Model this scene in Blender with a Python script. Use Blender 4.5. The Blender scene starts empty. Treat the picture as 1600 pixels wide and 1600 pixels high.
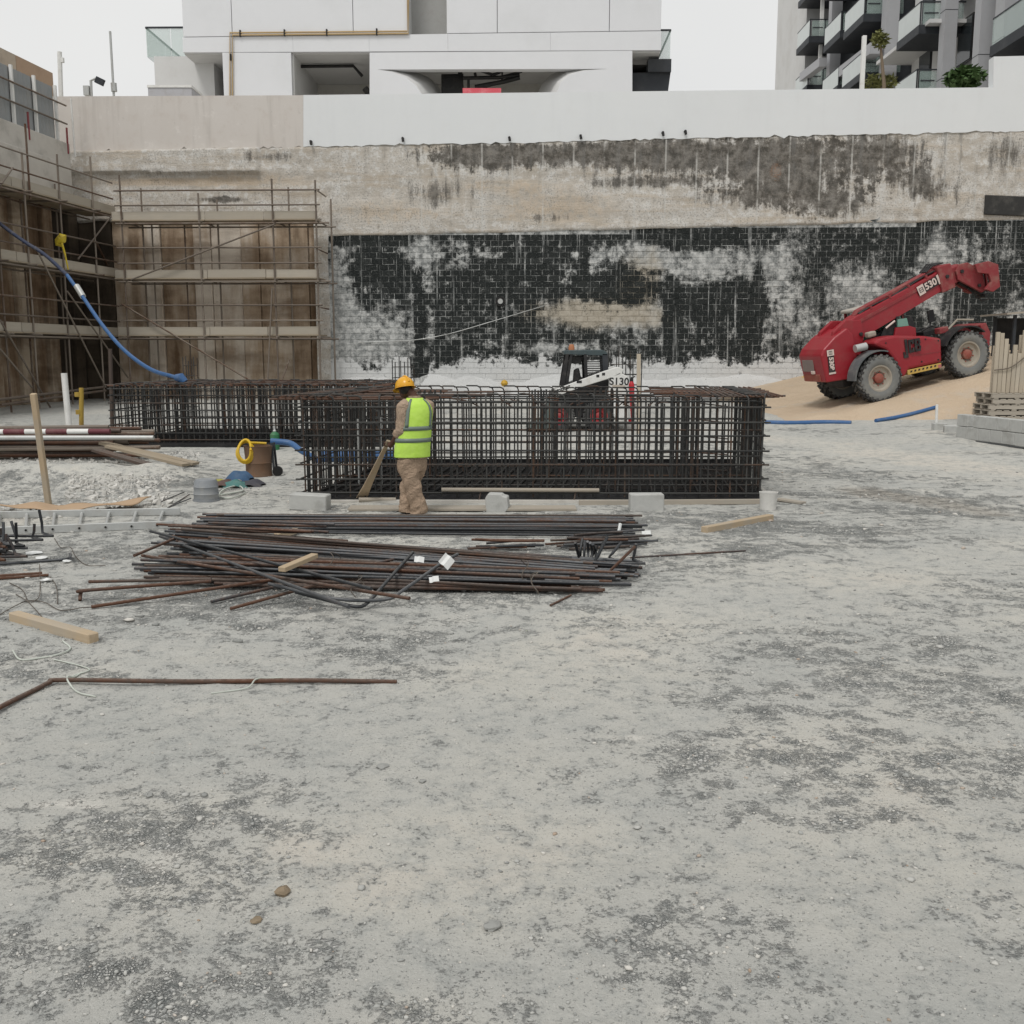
import bpy, bmesh, math, random
import numpy as np
from mathutils import Vector, Matrix, Quaternion
random.seed(11)
rng = np.random.default_rng(11)
S = bpy.context.scene
COL = S.collection
R = math.radians

# ------------------------------------------------------------------ camera
CAM_H = 2.0
PITCH = math.atan(245 / 1600)
cd = bpy.data.cameras.new('camera')
cam = bpy.data.objects.new('camera', cd)
COL.objects.link(cam)
cam.location = (0, 0, CAM_H)
cam.rotation_euler = (R(90) - PITCH, 0, 0)
cd.sensor_width = 36
cd.lens = 36
cd.clip_start = 0.1
cd.clip_end = 2000
S.camera = cam

# ------------------------------------------------------------------ overcast sky and a very soft sun
SUN_EL, SUN_AZ = R(58), R(205)          # azimuth clockwise from +Y: behind the camera, a little to the left
w = bpy.data.worlds.new('World')
S.world = w
w.use_nodes = True
wn = w.node_tree
wn.nodes.clear()
wo = wn.nodes.new('ShaderNodeOutputWorld')
bg = wn.nodes.new('ShaderNodeBackground')
sky = wn.nodes.new('ShaderNodeTexSky')
sky.sky_type = 'NISHITA'
sky.sun_disc = False
sky.sun_elevation = SUN_EL
sky.sun_rotation = SUN_AZ
sky.dust_density = 4
hs = wn.nodes.new('ShaderNodeHueSaturation')
hs.inputs['Saturation'].default_value = 0.12
wn.links.new(sky.outputs[0], hs.inputs['Color'])
tcw = wn.nodes.new('ShaderNodeTexCoord')
nzw = wn.nodes.new('ShaderNodeTexNoise')
nzw.inputs['Scale'].default_value = 2.2
nzw.inputs['Detail'].default_value = 4
wn.links.new(tcw.outputs['Generated'], nzw.inputs['Vector'])
rpw = wn.nodes.new('ShaderNodeValToRGB')
rpw.color_ramp.elements[0].position = 0.35
rpw.color_ramp.elements[0].color = (7.2, 7.25, 7.25, 1)
rpw.color_ramp.elements[1].position = 0.7
rpw.color_ramp.elements[1].color = (8.0, 8.0, 7.88, 1)
wn.links.new(nzw.outputs[0], rpw.inputs[0])
mxw = wn.nodes.new('ShaderNodeMix')
mxw.data_type = 'RGBA'
mxw.inputs[0].default_value = 0.93
wn.links.new(hs.outputs[0], mxw.inputs[6])
wn.links.new(rpw.outputs[0], mxw.inputs[7])
wn.links.new(mxw.outputs[2], bg.inputs[0])
bg.inputs[1].default_value = 0.1
wn.links.new(bg.outputs[0], wo.inputs[0])

sl = bpy.data.lights.new('sun', 'SUN')
sun = bpy.data.objects.new('sun', sl)
COL.objects.link(sun)
sl.energy = 1.5
sl.angle = R(16)
sl.color = (1.0, 0.97, 0.93)
sd = Vector((math.sin(SUN_AZ) * math.cos(SUN_EL), math.cos(SUN_AZ) * math.cos(SUN_EL), math.sin(SUN_EL)))
sun.rotation_euler = sd.to_track_quat('Z', 'Y').to_euler()
sun.location = sd * 60

S.view_settings.view_transform = 'Standard'
S.view_settings.look = 'None'
S.view_settings.exposure = 0.12
S.view_settings.gamma = 1
S.view_settings.use_curve_mapping = False
S.render.engine = 'CYCLES'
S.cycles.max_bounces = 6
S.cycles.transparent_max_bounces = 8

# ------------------------------------------------------------------ measuring helpers (photo pixel -> point of the place)
FV = Vector((0, math.cos(PITCH), -math.sin(PITCH)))
UV = Vector((0, math.sin(PITCH), math.cos(PITCH)))
EYE = Vector((0, 0, CAM_H))

def ray(x, y):
    return FV + Vector(((x - 800) / 1600, 0, 0)) + UV * ((800 - y) / 1600)

def hit(x, y, p0, n):
    d = ray(x, y)
    return EYE + d * ((Vector(p0) - EYE).dot(n) / d.dot(n))

def at(x, y, Y):
    d = ray(x, y)
    return EYE + d * (Y / d.y)

# ------------------------------------------------------------------ numpy noise
_perm = np.random.default_rng(3).random((256, 256))

def vnoise(x, y):
    xi = np.floor(x).astype(int); yi = np.floor(y).astype(int)
    fx = x - xi; fy = y - yi
    fx = fx * fx * (3 - 2 * fx); fy = fy * fy * (3 - 2 * fy)
    a = _perm[xi & 255, yi & 255]; b = _perm[(xi + 1) & 255, yi & 255]
    c = _perm[xi & 255, (yi + 1) & 255]; d = _perm[(xi + 1) & 255, (yi + 1) & 255]
    return (a * (1 - fx) + b * fx) * (1 - fy) + (c * (1 - fx) + d * fx) * fy

def fbm(x, y, o=4, g=0.5):
    s = 0; a = 1; t = 0
    for i in range(o):
        s = s + a * (vnoise(x * 2 ** i + 17.3 * i, y * 2 ** i - 9.1 * i) - 0.5); t += a; a *= g
    return s / t

def sstep(x, a, b):
    t = np.clip((x - a) / (b - a), 0, 1)
    return t * t * (3 - 2 * t)

def ground_z(X, Y):
    X = np.asarray(X, float); Y = np.asarray(Y, float)
    z = 0.45 * sstep(Y, 15, 36)
    z = z + 0.05 * fbm(X * 0.35, Y * 0.35, 3) * sstep(Y, 3, 9)
    z = z + 0.030 * fbm(X * 1.7, Y * 1.7, 3)
    z = z + 0.016 * fbm(X * 9, Y * 9, 4, 0.65)
    # spoil bank and shallow trench on the left of the cages
    r = np.exp(-((Y - 16.6 - 0.15 * (X + 7)) / 0.75) ** 2) * sstep(-X, 4.4, 6.2) * (0.75 + 0.9 * fbm(X * .9, Y * .9, 3))
    z = z + 0.30 * r
    t = np.exp(-((Y - 14.3) / 0.9) ** 2) * sstep(-X, 5.2, 6.6)
    z = z - 0.12 * t
    # wheel ruts where the track bends to the right
    c = 13.2 + 0.055 * (X - 6.5) ** 2
    ru = np.exp(-((Y - c) / 0.35) ** 2) + np.exp(-((Y - c - 1.7) / 0.35) ** 2)
    z = z - 0.05 * ru * sstep(X, 4.5, 6.5)
    z = z + 0.18 * sstep(X, 7, 12) * sstep(Y, 14, 24)
    return z

def gz(X, Y):
    return float(ground_z(X, Y))

def gp(x, y, dz=0.0):
    Y = 10.0
    d = ray(x, y); z = 0.0
    for _ in range(25):
        t = (z - CAM_H) / d.z
        p = EYE + d * t
        z = 0.5 * z + 0.5 * gz(p.x, min(p.y, 40))
    p.z = gz(p.x, p.y) + dz
    return p

# ------------------------------------------------------------------ node material builder
class NB:
    def __init__(s, name, rough=0.85, spec=0.25, metal=0.0):
        m = bpy.data.materials.new(name); m.use_nodes = True
        s.m = m; s.nt = m.node_tree; s.nt.nodes.clear()
        s.out = s.n('OutputMaterial'); s.b = s.n('BsdfPrincipled')
        s.nt.links.new(s.b.outputs[0], s.out.inputs[0])
        s.b.inputs['Roughness'].default_value = rough
        s.b.inputs['Specular IOR Level'].default_value = spec
        s.b.inputs['Metallic'].default_value = metal
        s._pos = None
    def n(s, t):
        return s.nt.nodes.new('ShaderNode' + t)
    def put(s, sock, v):
        if isinstance(v, bpy.types.NodeSocket): s.nt.links.new(v, sock)
        elif isinstance(v, (tuple, list)) and sock.type == 'RGBA': sock.default_value = (*v[:3], 1)
        elif isinstance(v, (tuple, list)): sock.default_value = v
        else: sock.default_value = v
    def pos(s):
        if s._pos is None: s._pos = s.n('NewGeometry').outputs['Position']
        return s._pos
    def obj(s): return s.n('TexCoord').outputs['Object']
    def rand(s): return s.n('ObjectInfo').outputs['Random']
    def sep(s, v):
        k = s.n('SeparateXYZ'); s.put(k.inputs[0], v); return k.outputs
    def comb(s, x, y, z):
        k = s.n('CombineXYZ')
        for i, v in enumerate((x, y, z)): s.put(k.inputs[i], v)
        return k.outputs[0]
    def mapv(s, v, scale=(1, 1, 1), rot=(0, 0, 0), loc=(0, 0, 0)):
        k = s.n('Mapping'); s.put(k.inputs[0], v)
        k.inputs['Scale'].default_value = scale; k.inputs['Rotation'].default_value = rot; k.inputs['Location'].default_value = loc
        return k.outputs[0]
    def ma(s, op, a, b=0.0, c=None, clamp=False):
        k = s.n('Math'); k.operation = op; k.use_clamp = clamp
        s.put(k.inputs[0], a); s.put(k.inputs[1], b)
        if c is not None: s.put(k.inputs[2], c)
        return k.outputs[0]
    def mul(s, a, b): return s.ma('MULTIPLY', a, b)
    def add(s, a, b): return s.ma('ADD', a, b)
    def sub(s, a, b): return s.ma('SUBTRACT', a, b)
    def mx(s, a, b): return s.ma('MAXIMUM', a, b)
    def noise(s, scale, detail=5, rough=0.6, vec=None, dist=0.0):
        k = s.n('TexNoise'); s.put(k.inputs['Vector'], vec if vec is not None else s.pos())
        k.inputs['Scale'].default_value = scale; k.inputs['Detail'].default_value = detail
        k.inputs['Roughness'].default_value = rough; k.inputs['Distortion'].default_value = dist
        return k.outputs[0]
    def vor(s, scale, vec=None, feature='F1', out='Distance', rnd=1.0):
        k = s.n('TexVoronoi'); k.feature = feature; s.put(k.inputs['Vector'], vec if vec is not None else s.pos())
        k.inputs['Scale'].default_value = scale; k.inputs['Randomness'].default_value = rnd
        return k.outputs[out]
    def sm(s, x, a, b, lo=0.0, hi=1.0):
        k = s.n('MapRange'); k.interpolation_type = 'SMOOTHSTEP'; s.put(k.inputs[0], x)
        k.inputs[1].default_value = a; k.inputs[2].default_value = b; k.inputs[3].default_value = lo; k.inputs[4].default_value = hi
        return k.outputs[0]
    def lin(s, x, a, b, lo, hi):
        k = s.n('MapRange'); s.put(k.inputs[0], x)
        k.inputs[1].default_value = a; k.inputs[2].default_value = b; k.inputs[3].default_value = lo; k.inputs[4].default_value = hi
        return k.outputs[0]
    def ramp(s, x, stops):
        k = s.n('ValToRGB'); s.put(k.inputs[0], x); e = k.color_ramp.elements
        while len(e) < len(stops): e.new(0.5)
        for i, (p, c) in enumerate(stops): e[i].position = p; e[i].color = (*c, 1)
        return k.outputs[0]
    def mix(s, f, a, b, mode='MIX'):
        k = s.n('Mix'); k.data_type = 'RGBA'; k.blend_type = mode
        s.put(k.inputs[0], f); s.put(k.inputs[6], a); s.put(k.inputs[7], b)
        return k.outputs[2]
    def bump(s, h, strength=0.5, dist=0.02):
        k = s.n('Bump'); s.put(k.inputs['Height'], h); k.inputs['Strength'].default_value = strength; k.inputs['Distance'].default_value = dist
        s.nt.links.new(k.outputs[0], s.b.inputs['Normal'])
    def col(s, c): s.put(s.b.inputs['Base Color'], c)
    def rgh(s, c): s.put(s.b.inputs['Roughness'], c)

def mat_worn(name, c, rough=0.6, dirt=(0.25, 0.22, 0.18), amt=0.35, scale=3.0, metal=0.0, spec=0.3, var=0.12, bump=0.0, coord='pos'):
    """a plain colour with tone variation, dust and small wear"""
    k = NB(name, rough, spec, metal)
    v = k.pos() if coord == 'pos' else k.obj()
    n1 = k.noise(scale, 6, 0.65, v); n2 = k.noise(scale * 9, 4, 0.6, v)
    lo = tuple(max(0, x * (1 - var)) for x in c); hi = tuple(min(1, x * (1 + var)) for x in c)
    base = k.mix(n2, lo, hi)
    k.col(k.mix(k.mul(k.sm(n1, 0.45, 0.75), amt), base, dirt))
    k.rgh(k.lin(n2, 0, 1, max(0.05, rough - 0.12), min(1, rough + 0.12)))
    if bump: k.bump(n2, bump, 0.01)
    return k.m

# ------------------------------------------------------------------ mesh and object helpers
def setp(o, parent):
    if parent is not None:
        o.parent = parent
        o.matrix_parent_inverse = parent.matrix_basis.inverted()

def tag(o, label=None, cat=None, group=None, kind=None):
    if label: o['label'] = label
    if cat: o['category'] = cat
    if group: o['group'] = group
    if kind: o['kind'] = kind
    return o

def thing(name, loc, label, cat, group=None, M=None):
    o = bpy.data.objects.new(name, None); COL.objects.link(o)
    o.empty_display_size = 0.2
    if M is not None: o.matrix_basis = M
    else: o.location = loc
    return tag(o, label, cat, group)

def link(name, me, parent=None, M=None):
    o = bpy.data.objects.new(name, me); COL.objects.link(o)
    if M is not None: o.matrix_basis = M
    setp(o, parent)
    return o

class MB:
    def __init__(s): s.v = []; s.f = []
    def add(s, vs, fs):
        b = len(s.v); s.v += [tuple(p) for p in vs]; s.f += [tuple(b + i for i in q) for q in fs]; return s
    def box(s, c, d, rot=None):
        x, y, z = (q / 2 for q in d)
        vs = [Vector(p) for p in ((-x, -y, -z), (x, -y, -z), (x, y, -z), (-x, y, -z), (-x, -y, z), (x, -y, z), (x, y, z), (-x, y, z))]
        if rot is not None: vs = [rot @ p for p in vs]
        c = Vector(c)
        return s.add([p + c for p in vs], [(0, 3, 2, 1), (4, 5, 6, 7), (0, 1, 5, 4), (1, 2, 6, 5), (2, 3, 7, 6), (3, 0, 4, 7)])
    def bar(s, a, b, wd, ht, up=(0, 0, 1)):
        a = Vector(a); b = Vector(b); d = (b - a); L = d.length; d.normalize()
        r = d.cross(Vector(up)); r.normalize(); u = r.cross(d)
        rot = Matrix((d, -r, u)).transposed()
        return s.box((a + b) / 2, (L, wd, ht), rot)
    def tube(s, pts, rad, n=8, cap=True, flat=1.0):
        pts = [Vector(p) for p in pts]; k = len(pts)
        if not hasattr(rad, '__len__'): rad = [rad] * k
        vs = []; fs = []
        t0 = (pts[1] - pts[0]).normalized()
        u = t0.orthogonal().normalized()
        for i, p in enumerate(pts):
            t = (pts[min(i + 1, k - 1)] - pts[max(i - 1, 0)]).normalized()
            u = (u - t * u.dot(t)).normalized(); v2 = t.cross(u)
            for j in range(n):
                a = 2 * math.pi * j / n
                vs.append(p + (u * math.cos(a) + v2 * math.sin(a) * flat) * rad[i])
        for i in range(k - 1):
            for j in range(n):
                q = (j + 1) % n
                fs.append((i * n + j, i * n + q, (i + 1) * n + q, (i + 1) * n + j))
        if cap:
            fs.append(tuple(reversed(range(n)))); fs.append(tuple((k - 1) * n + j for j in range(n)))
        return s.add(vs, fs)
    def lathe(s, prof, n=24, M=None, cap=False):
        """prof: (r, z) pairs turned about local Z"""
        vs = []; fs = []
        for r, z in prof:
            for j in range(n):
                a = 2 * math.pi * j / n; vs.append(Vector((r * math.cos(a), r * math.sin(a), z)))
        for i in range(len(prof) - 1):
            for j in range(n):
                q = (j + 1) % n; fs.append((i * n + j, i * n + q, (i + 1) * n + q, (i + 1) * n + j))
        if cap:
            fs.append(tuple(reversed(range(n)))); fs.append(tuple((len(prof) - 1) * n + j for j in range(n)))
        if M is not None: vs = [M @ p for p in vs]
        return s.add(vs, fs)
    def prism(s, poly, fn, w0, w1):
        """2-D outline poly; fn(a, b, w) -> 3-D; thickness from w0 to w1"""
        n = len(poly)
        vs = [fn(a, b, w0) for a, b in poly] + [fn(a, b, w1) for a, b in poly]
        fs = [tuple(range(n)), tuple(reversed(range(n, 2 * n)))]
        for i in range(n):
            j = (i + 1) % n; fs.append((j, i, n + i, n + j))
        return s.add(vs, fs)
    def mesh(s, name, mat=None, smooth=False, sharp=35):
        me = bpy.data.meshes.new(name); me.from_pydata(s.v, [], s.f)
        bm = bmesh.new(); bm.from_mesh(me)
        big = [f for f in bm.faces if len(f.verts) > 4]
        if big: bmesh.ops.triangulate(bm, faces=big)
        bmesh.ops.recalc_face_normals(bm, faces=bm.faces)
        bm.to_mesh(me); bm.free()
        if mat: me.materials.append(mat)
        if smooth:
            for p in me.polygons: p.use_smooth = True
            me.set_sharp_from_angle(angle=R(sharp))
        return me
    def obj(s, name, mat, parent=None, M=None, smooth=False, bevel=0.0, seg=2, sharp=35):
        o = link(name, s.mesh(name, mat, smooth, sharp), parent, M)
        if bevel:
            b = o.modifiers.new('bevel', 'BEVEL'); b.width = bevel; b.segments = seg; b.limit_method = 'ANGLE'; b.angle_limit = R(30)
        return o

_rods = {}
def rod_mesh(mat, n=8):
    k = (mat.name, n)
    if k not in _rods:
        m = MB(); m.tube([(0, 0, 0), (0, 0, 1)], 1.0, n)
        _rods[k] = m.mesh('rod', mat, True, 50)
    return _rods[k]

def rod(name, a, b, r, mat, parent=None, n=8):
    a = Vector(a); b = Vector(b); d = b - a
    o = bpy.data.objects.new(name, rod_mesh(mat, n)); COL.objects.link(o)
    o.matrix_basis = Matrix.LocRotScale(a, Vector((0, 0, 1)).rotation_difference(d.normalized()), Vector((r, r, d.length)))
    setp(o, parent)
    return o

_boxes = {}
def ubox(name, c, d, mat, parent=None, rot=None, bevel=0.0, kind=None):
    """box object of its own; alike sizes share mesh data; c is its centre"""
    k = (mat.name, tuple(round(q, 3) for q in d), bevel)
    if k not in _boxes:
        m = MB(); m.box((0, 0, 0), d)
        me = m.mesh(name, mat)
        if bevel:
            bm = bmesh.new(); bm.from_mesh(me)
            bmesh.ops.bevel(bm, geom=list(bm.edges), offset=bevel, segments=1, affect='EDGES')
            bm.to_mesh(me); bm.free()
        _boxes[k] = me
    o = bpy.data.objects.new(name, _boxes[k]); COL.objects.link(o)
    o.matrix_basis = Matrix.LocRotScale(Vector(c), rot if rot is not None else Quaternion(), None)
    setp(o, parent)
    return o

def board(name, a, b, wd, ht, mat, parent=None, bevel=0.0, up=(0, 0, 1)):
    """a straight timber from a to b (centre line)"""
    a = Vector(a); b = Vector(b); d = b - a; L = d.length; d.normalize()
    r = d.cross(Vector(up)); r.normalize(); u = r.cross(d)
    q = Matrix((d, -r, u)).transposed().to_quaternion()
    return ubox(name, (a + b) / 2, (L, wd, ht), mat, parent, q, bevel)

def text_mesh(txt, size, mat, extrude=0.003, bold=0.0):
    cu = bpy.data.curves.new('lettering', 'FONT'); cu.body = txt; cu.size = size; cu.extrude = extrude
    cu.align_x = 'CENTER'; cu.align_y = 'CENTER'; cu.offset = bold
    o = bpy.data.objects.new('lettering', cu); COL.objects.link(o)
    bpy.context.view_layer.update()
    me = bpy.data.meshes.new_from_object(o.evaluated_get(bpy.context.evaluated_depsgraph_get()))
    bpy.data.objects.remove(o)
    me.materials.clear(); me.materials.append(mat)
    return me

def frame(o, xdir, ydir):
    """matrix with local x and y along the given directions, text faces x cross y"""
    x = Vector(xdir).normalized(); y = Vector(ydir); y = (y - x * y.dot(x)).normalized(); z = x.cross(y)
    m = Matrix((x, y, z)).transposed().to_4x4(); m.translation = Vector(o)
    return m

def wire(name, pts, r, mat, parent=None, n=6, sub=6):
    """smooth bent bar, hose or rope through points (Catmull-Rom)"""
    P = [Vector(p) for p in pts]
    if sub > 1 and len(P) > 2:
        Q = [P[0] * 2 - P[1]] + P + [P[-1] * 2 - P[-2]]; out = []
        for i in range(1, len(Q) - 2):
            a, b, c, d = Q[i - 1], Q[i], Q[i + 1], Q[i + 2]
            for k in range(sub):
                t = k / sub
                out.append(0.5 * ((2 * b) + (c - a) * t + (2 * a - 5 * b + 4 * c - d) * t * t + (3 * b - a - 3 * c + d) * t ** 3))
        out.append(P[-1]); P = out
    m = MB(); m.tube(P, r, n)
    return m.obj(name, mat, parent, smooth=True, sharp=60)

# ================================================================== planes of the place
WA = math.atan(0.036)
W0 = Vector((-15.2, 37.2, 0)); WD = Vector((math.cos(WA), -math.sin(WA), 0)); WN = Vector((-math.sin(WA), -math.cos(WA), 0))
WROT = Quaternion((0, 0, 1), -WA)
def WP(u, z, off=0.0): return W0 + WD * u + WN * off + Vector((0, 0, z))
def uz(x, y, off=0.0):
    p = hit(x, y, W0 + WN * off, WN); return (p - W0).dot(WD), p.z
PXM = 37 / 1600                                      # metres per photo pixel on the back wall
LD = Vector((-0.113, -1, 0)).normalized(); LN = Vector((1, -0.113, 0)).normalized()
def LP(v, z, off=0.0): return W0 + LD * v + LN * off + Vector((0, 0, z))
def vz(x, y, off=0.0):
    p = hit(x, y, W0 + LN * off, LN); return (p - W0).dot(LD), p.z

# ================================================================== materials of the setting
def gravel_patches():
    """stony patches seen on the ground: photo position, radii in pixels"""
    out = []
    for x, y, rx, ry in ((430, 1510, 150, 60), (250, 1330, 230, 110), (1120, 1490, 110, 90), (1330, 1200, 210, 70), (1080, 1200, 140, 55),
                         (1000, 1480, 170, 60), (600, 1010, 160, 40), (430, 930, 520, 60), (1000, 900, 260, 80), (1330, 1000, 300, 60), (1180, 830, 200, 45),
                         (200, 850, 260, 40), (1480, 1080, 160, 50), (120, 1480, 140, 60), (780, 1560, 120, 40), (1270, 740, 120, 25), (390, 775, 130, 28), (90, 765, 150, 26), (330, 735, 110, 16), (1400, 780, 160, 40)):
        c = gp(x, y); e = gp(min(x + rx, 1590), y); n = gp(x, min(y + ry, 1599))
        out.append((c.x, c.y, max(0.15, abs(e.x - c.x)), max(0.12, abs(n.y - c.y))))
    return out
PATCH = gravel_patches()

def path_mask(X, Y, pts, wd):
    P = [gp(*q) for q in pts]; d = np.full(np.shape(X), 1e9)
    for a, b in zip(P[:-1], P[1:]):
        ux, uy = b.x - a.x, b.y - a.y; L2 = ux * ux + uy * uy
        t = np.clip(((X - a.x) * ux + (Y - a.y) * uy) / L2, 0, 1)
        d = np.minimum(d, np.hypot(X - a.x - ux * t, Y - a.y - uy * t))
    return sstep(-(d / wd + 1.6 * fbm(X * 1.1, Y * 1.1, 3)), -1.2, -0.2)
def track_mask(X, Y):
    return np.maximum(path_mask(X, Y, ((1205, 688), (1330, 698), (1450, 715), (1600, 742)), 1.1), 0.8 * path_mask(X, Y, ((1600, 850), (1300, 905), (1050, 960), (900, 1040), (760, 1160), (700, 1320)), 0.75))

def gravel_mask(X, Y):
    """0..1 where crushed stone shows through the dust (streaky, along the wheel tracks)"""
    ca, sa = math.cos(R(24)), math.sin(R(24))
    U = X * ca - Y * sa; V = X * sa + Y * ca
    n = fbm(U * 0.55, V * 1.5, 5, 0.62) * 2.2 + 0.9 * fbm(X * 3.1, Y * 3.7, 4, 0.65)
    wob = fbm(X * 1.6, Y * 1.9, 5, 0.66)
    g = np.zeros_like(X)
    for cx, cy, rx, ry in PATCH:
        d = np.sqrt(((X - cx) / (rx * 1.25)) ** 2 + ((Y - cy) / (ry * 1.25)) ** 2) + wob * 3.4
        g = np.maximum(g, sstep(-d, -1.9, 0.3))
    hf = fbm(X * 5.5, Y * 6.5, 4, 0.7)
    g = np.clip((0.44 - 0.12 * sstep(-Y, -6, -4)) * g + 0.50 * sstep(n, -0.2, 0.8) + 0.75 * hf + 0.03, 0, 1)
    return g * (1 - 0.85 * track_mask(X, Y))

def build_ground_mat():
    k = NB('gravel_ground', 0.95, 0.12)
    p = k.pos(); px, py, pz = k.sep(p)
    def attr(nm):
        a = k.n('Attribute'); a.attribute_name = nm; return a.outputs['Fac']
    gm = attr('gravel'); tone = attr('tone'); lime = attr('lime')
    fine = k.noise(30, 6, 0.78); mid = k.noise(6, 5, 0.72)
    wv = k.n('VectorMath'); wv.operation = 'ADD'; k.put(wv.inputs[0], p)
    wn_ = k.n('TexNoise'); k.put(wn_.inputs['Vector'], p); wn_.inputs['Scale'].default_value = 60; wn_.inputs['Detail'].default_value = 2
    wsc = k.n('VectorMath'); wsc.operation = 'SCALE'; k.put(wsc.inputs[0], wn_.outputs['Color']); wsc.inputs['Scale'].default_value = 0.012
    k.put(wv.inputs[1], wsc.outputs[0]); pv = wv.outputs[0]
    def cells(sc):
        q = []
        for feat in ('F1', 'DISTANCE_TO_EDGE'):
            v = k.n('TexVoronoi'); v.voronoi_dimensions = '2D'; v.feature = feat; k.put(v.inputs['Vector'], pv); v.inputs['Scale'].default_value = sc; q.append(v)
        return k.sep(q[0].outputs['Color'])[0], q[1].outputs['Distance']
    ca, ea = cells(44); cb, eb = cells(88)
    szs = k.sm(k.noise(3.5, 3, 0.6), 0.44, 0.56)
    cell = k.add(k.mul(ca, szs), k.mul(cb, k.sub(1.0, szs))); edg = k.add(k.mul(ea, szs), k.mul(eb, k.sub(1.0, szs)))
    dust = k.ramp(tone, [(0.0, (0.385, 0.39, 0.37)), (0.4, (0.44, 0.437, 0.408)), (0.75, (0.49, 0.478, 0.435)), (1.0, (0.53, 0.50, 0.445))])
    dust = k.mix(k.mul(k.sm(mid, 0.45, 0.62), 0.5), dust, (0.315, 0.326, 0.316))
    spm = k.add(k.mul(k.sm(mid, 0.40, 0.62), 0.5), k.mul(gm, 0.25))
    dust = k.mix(k.mul(k.sm(fine, 0.53, 0.62), k.mul(spm, 0.95)), dust, (0.15, 0.156, 0.152))
    chip = k.noise(85, 3, 0.6)
    dust = k.mix(k.mul(k.sm(chip, 0.60, 0.66), 0.7), dust, (0.13, 0.135, 0.132))
    dust = k.mix(k.mul(k.sm(fine, 0.46, 0.38), 0.5), dust, (0.50, 0.495, 0.465))
    stone = k.ramp(cell, [(0.0, (0.18, 0.193, 0.19)), (0.35, (0.34, 0.352, 0.342)), (0.75, (0.50, 0.50, 0.478)), (1.0, (0.64, 0.633, 0.605))])
    stone = k.mix(k.mul(k.sm(edg, 0.15, 0.02), 0.75), stone, (0.12, 0.13, 0.129))
    gsel = k.sm(k.add(gm, k.add(k.add(k.mul(k.sub(mid, 0.5), 2.2), k.mul(k.sub(cell, 0.5), 0.45)), k.mul(k.sub(fine, 0.5), 1.0))), 0.34, 0.74)
    c = k.mix(k.mul(gsel, 0.82), dust, stone)
    ls = k.sm(k.add(lime, k.mul(k.sub(mid, 0.5), 1.2)), 0.45, 0.85)
    c = k.mix(k.mul(attr('rut'), 0.55), c, (0.31, 0.275, 0.23))
    k.col(k.mix(k.mul(ls, 0.85), c, (0.68, 0.655, 0.60)))
    h = k.add(k.mul(k.sm(edg, 0.0, 0.3), k.mul(gsel, 0.8)), k.add(k.mul(fine, 0.7), k.mul(mid, 0.5)))
    k.bump(h, 1.0, 0.02)
    return k.m

def mat_sand():
    k = NB('sand', 0.95, 0.1)
    n = k.noise(1.3, 6, 0.6); f = k.noise(30, 4, 0.7)
    c = k.mix(n, (0.47, 0.37, 0.265), (0.56, 0.45, 0.335)); c = k.mix(k.mul(k.sm(f, 0.5, 0.8), 0.4), c, (0.40, 0.30, 0.2))
    g = k.sm(k.noise(0.8, 5, 0.65, k.mapv(k.pos(), loc=(4, 9, 2))), 0.52, 0.66)
    k.col(k.mix(k.mul(g, 0.5), c, (0.47, 0.43, 0.37)))
    k.bump(k.add(k.mul(n, 0.8), k.add(k.mul(f, 0.35), k.noise(6, 4, .65))), 0.9, 0.07)
    return k.m

def wall_uv(k):
    """u (along the back wall) and z in metres"""
    d = k.n('VectorMath'); d.operation = 'DOT_PRODUCT'
    s = k.n('VectorMath'); s.operation = 'SUBTRACT'; k.put(s.inputs[0], k.pos()); s.inputs[1].default_value = W0
    k.put(d.inputs[0], s.outputs[0]); d.inputs[1].default_value = WD
    z = k.sep(k.pos())[2]
    return d.outputs['Value'], z

def ell(k, u, z, wn, cx, cy, rx, ry, warp=0.9, lo=1.1, hi=0.5):
    cu, cz = uz(cx, cy)
    dx = k.ma('DIVIDE', k.sub(u, cu), rx * PXM); dy = k.ma('DIVIDE', k.sub(z, cz), ry * PXM)
    d = k.ma('SQRT', k.add(k.mul(dx, dx), k.mul(dy, dy)))
    return k.sm(k.add(d, k.mul(k.sub(wn, 0.5), warp * 2)), lo, hi)

def bias(k, u, z, wn, items):
    """sum of soft signed patches (photo centre, radii in pixels, weight)"""
    t = None
    for cx, cy, rx, ry, wt in items:
        m = k.mul(ell(k, u, z, wn, cx, cy, rx, ry, 1.25, 1.45, 0.1), wt)
        t = m if t is None else k.add(t, m)
    return t

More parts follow.
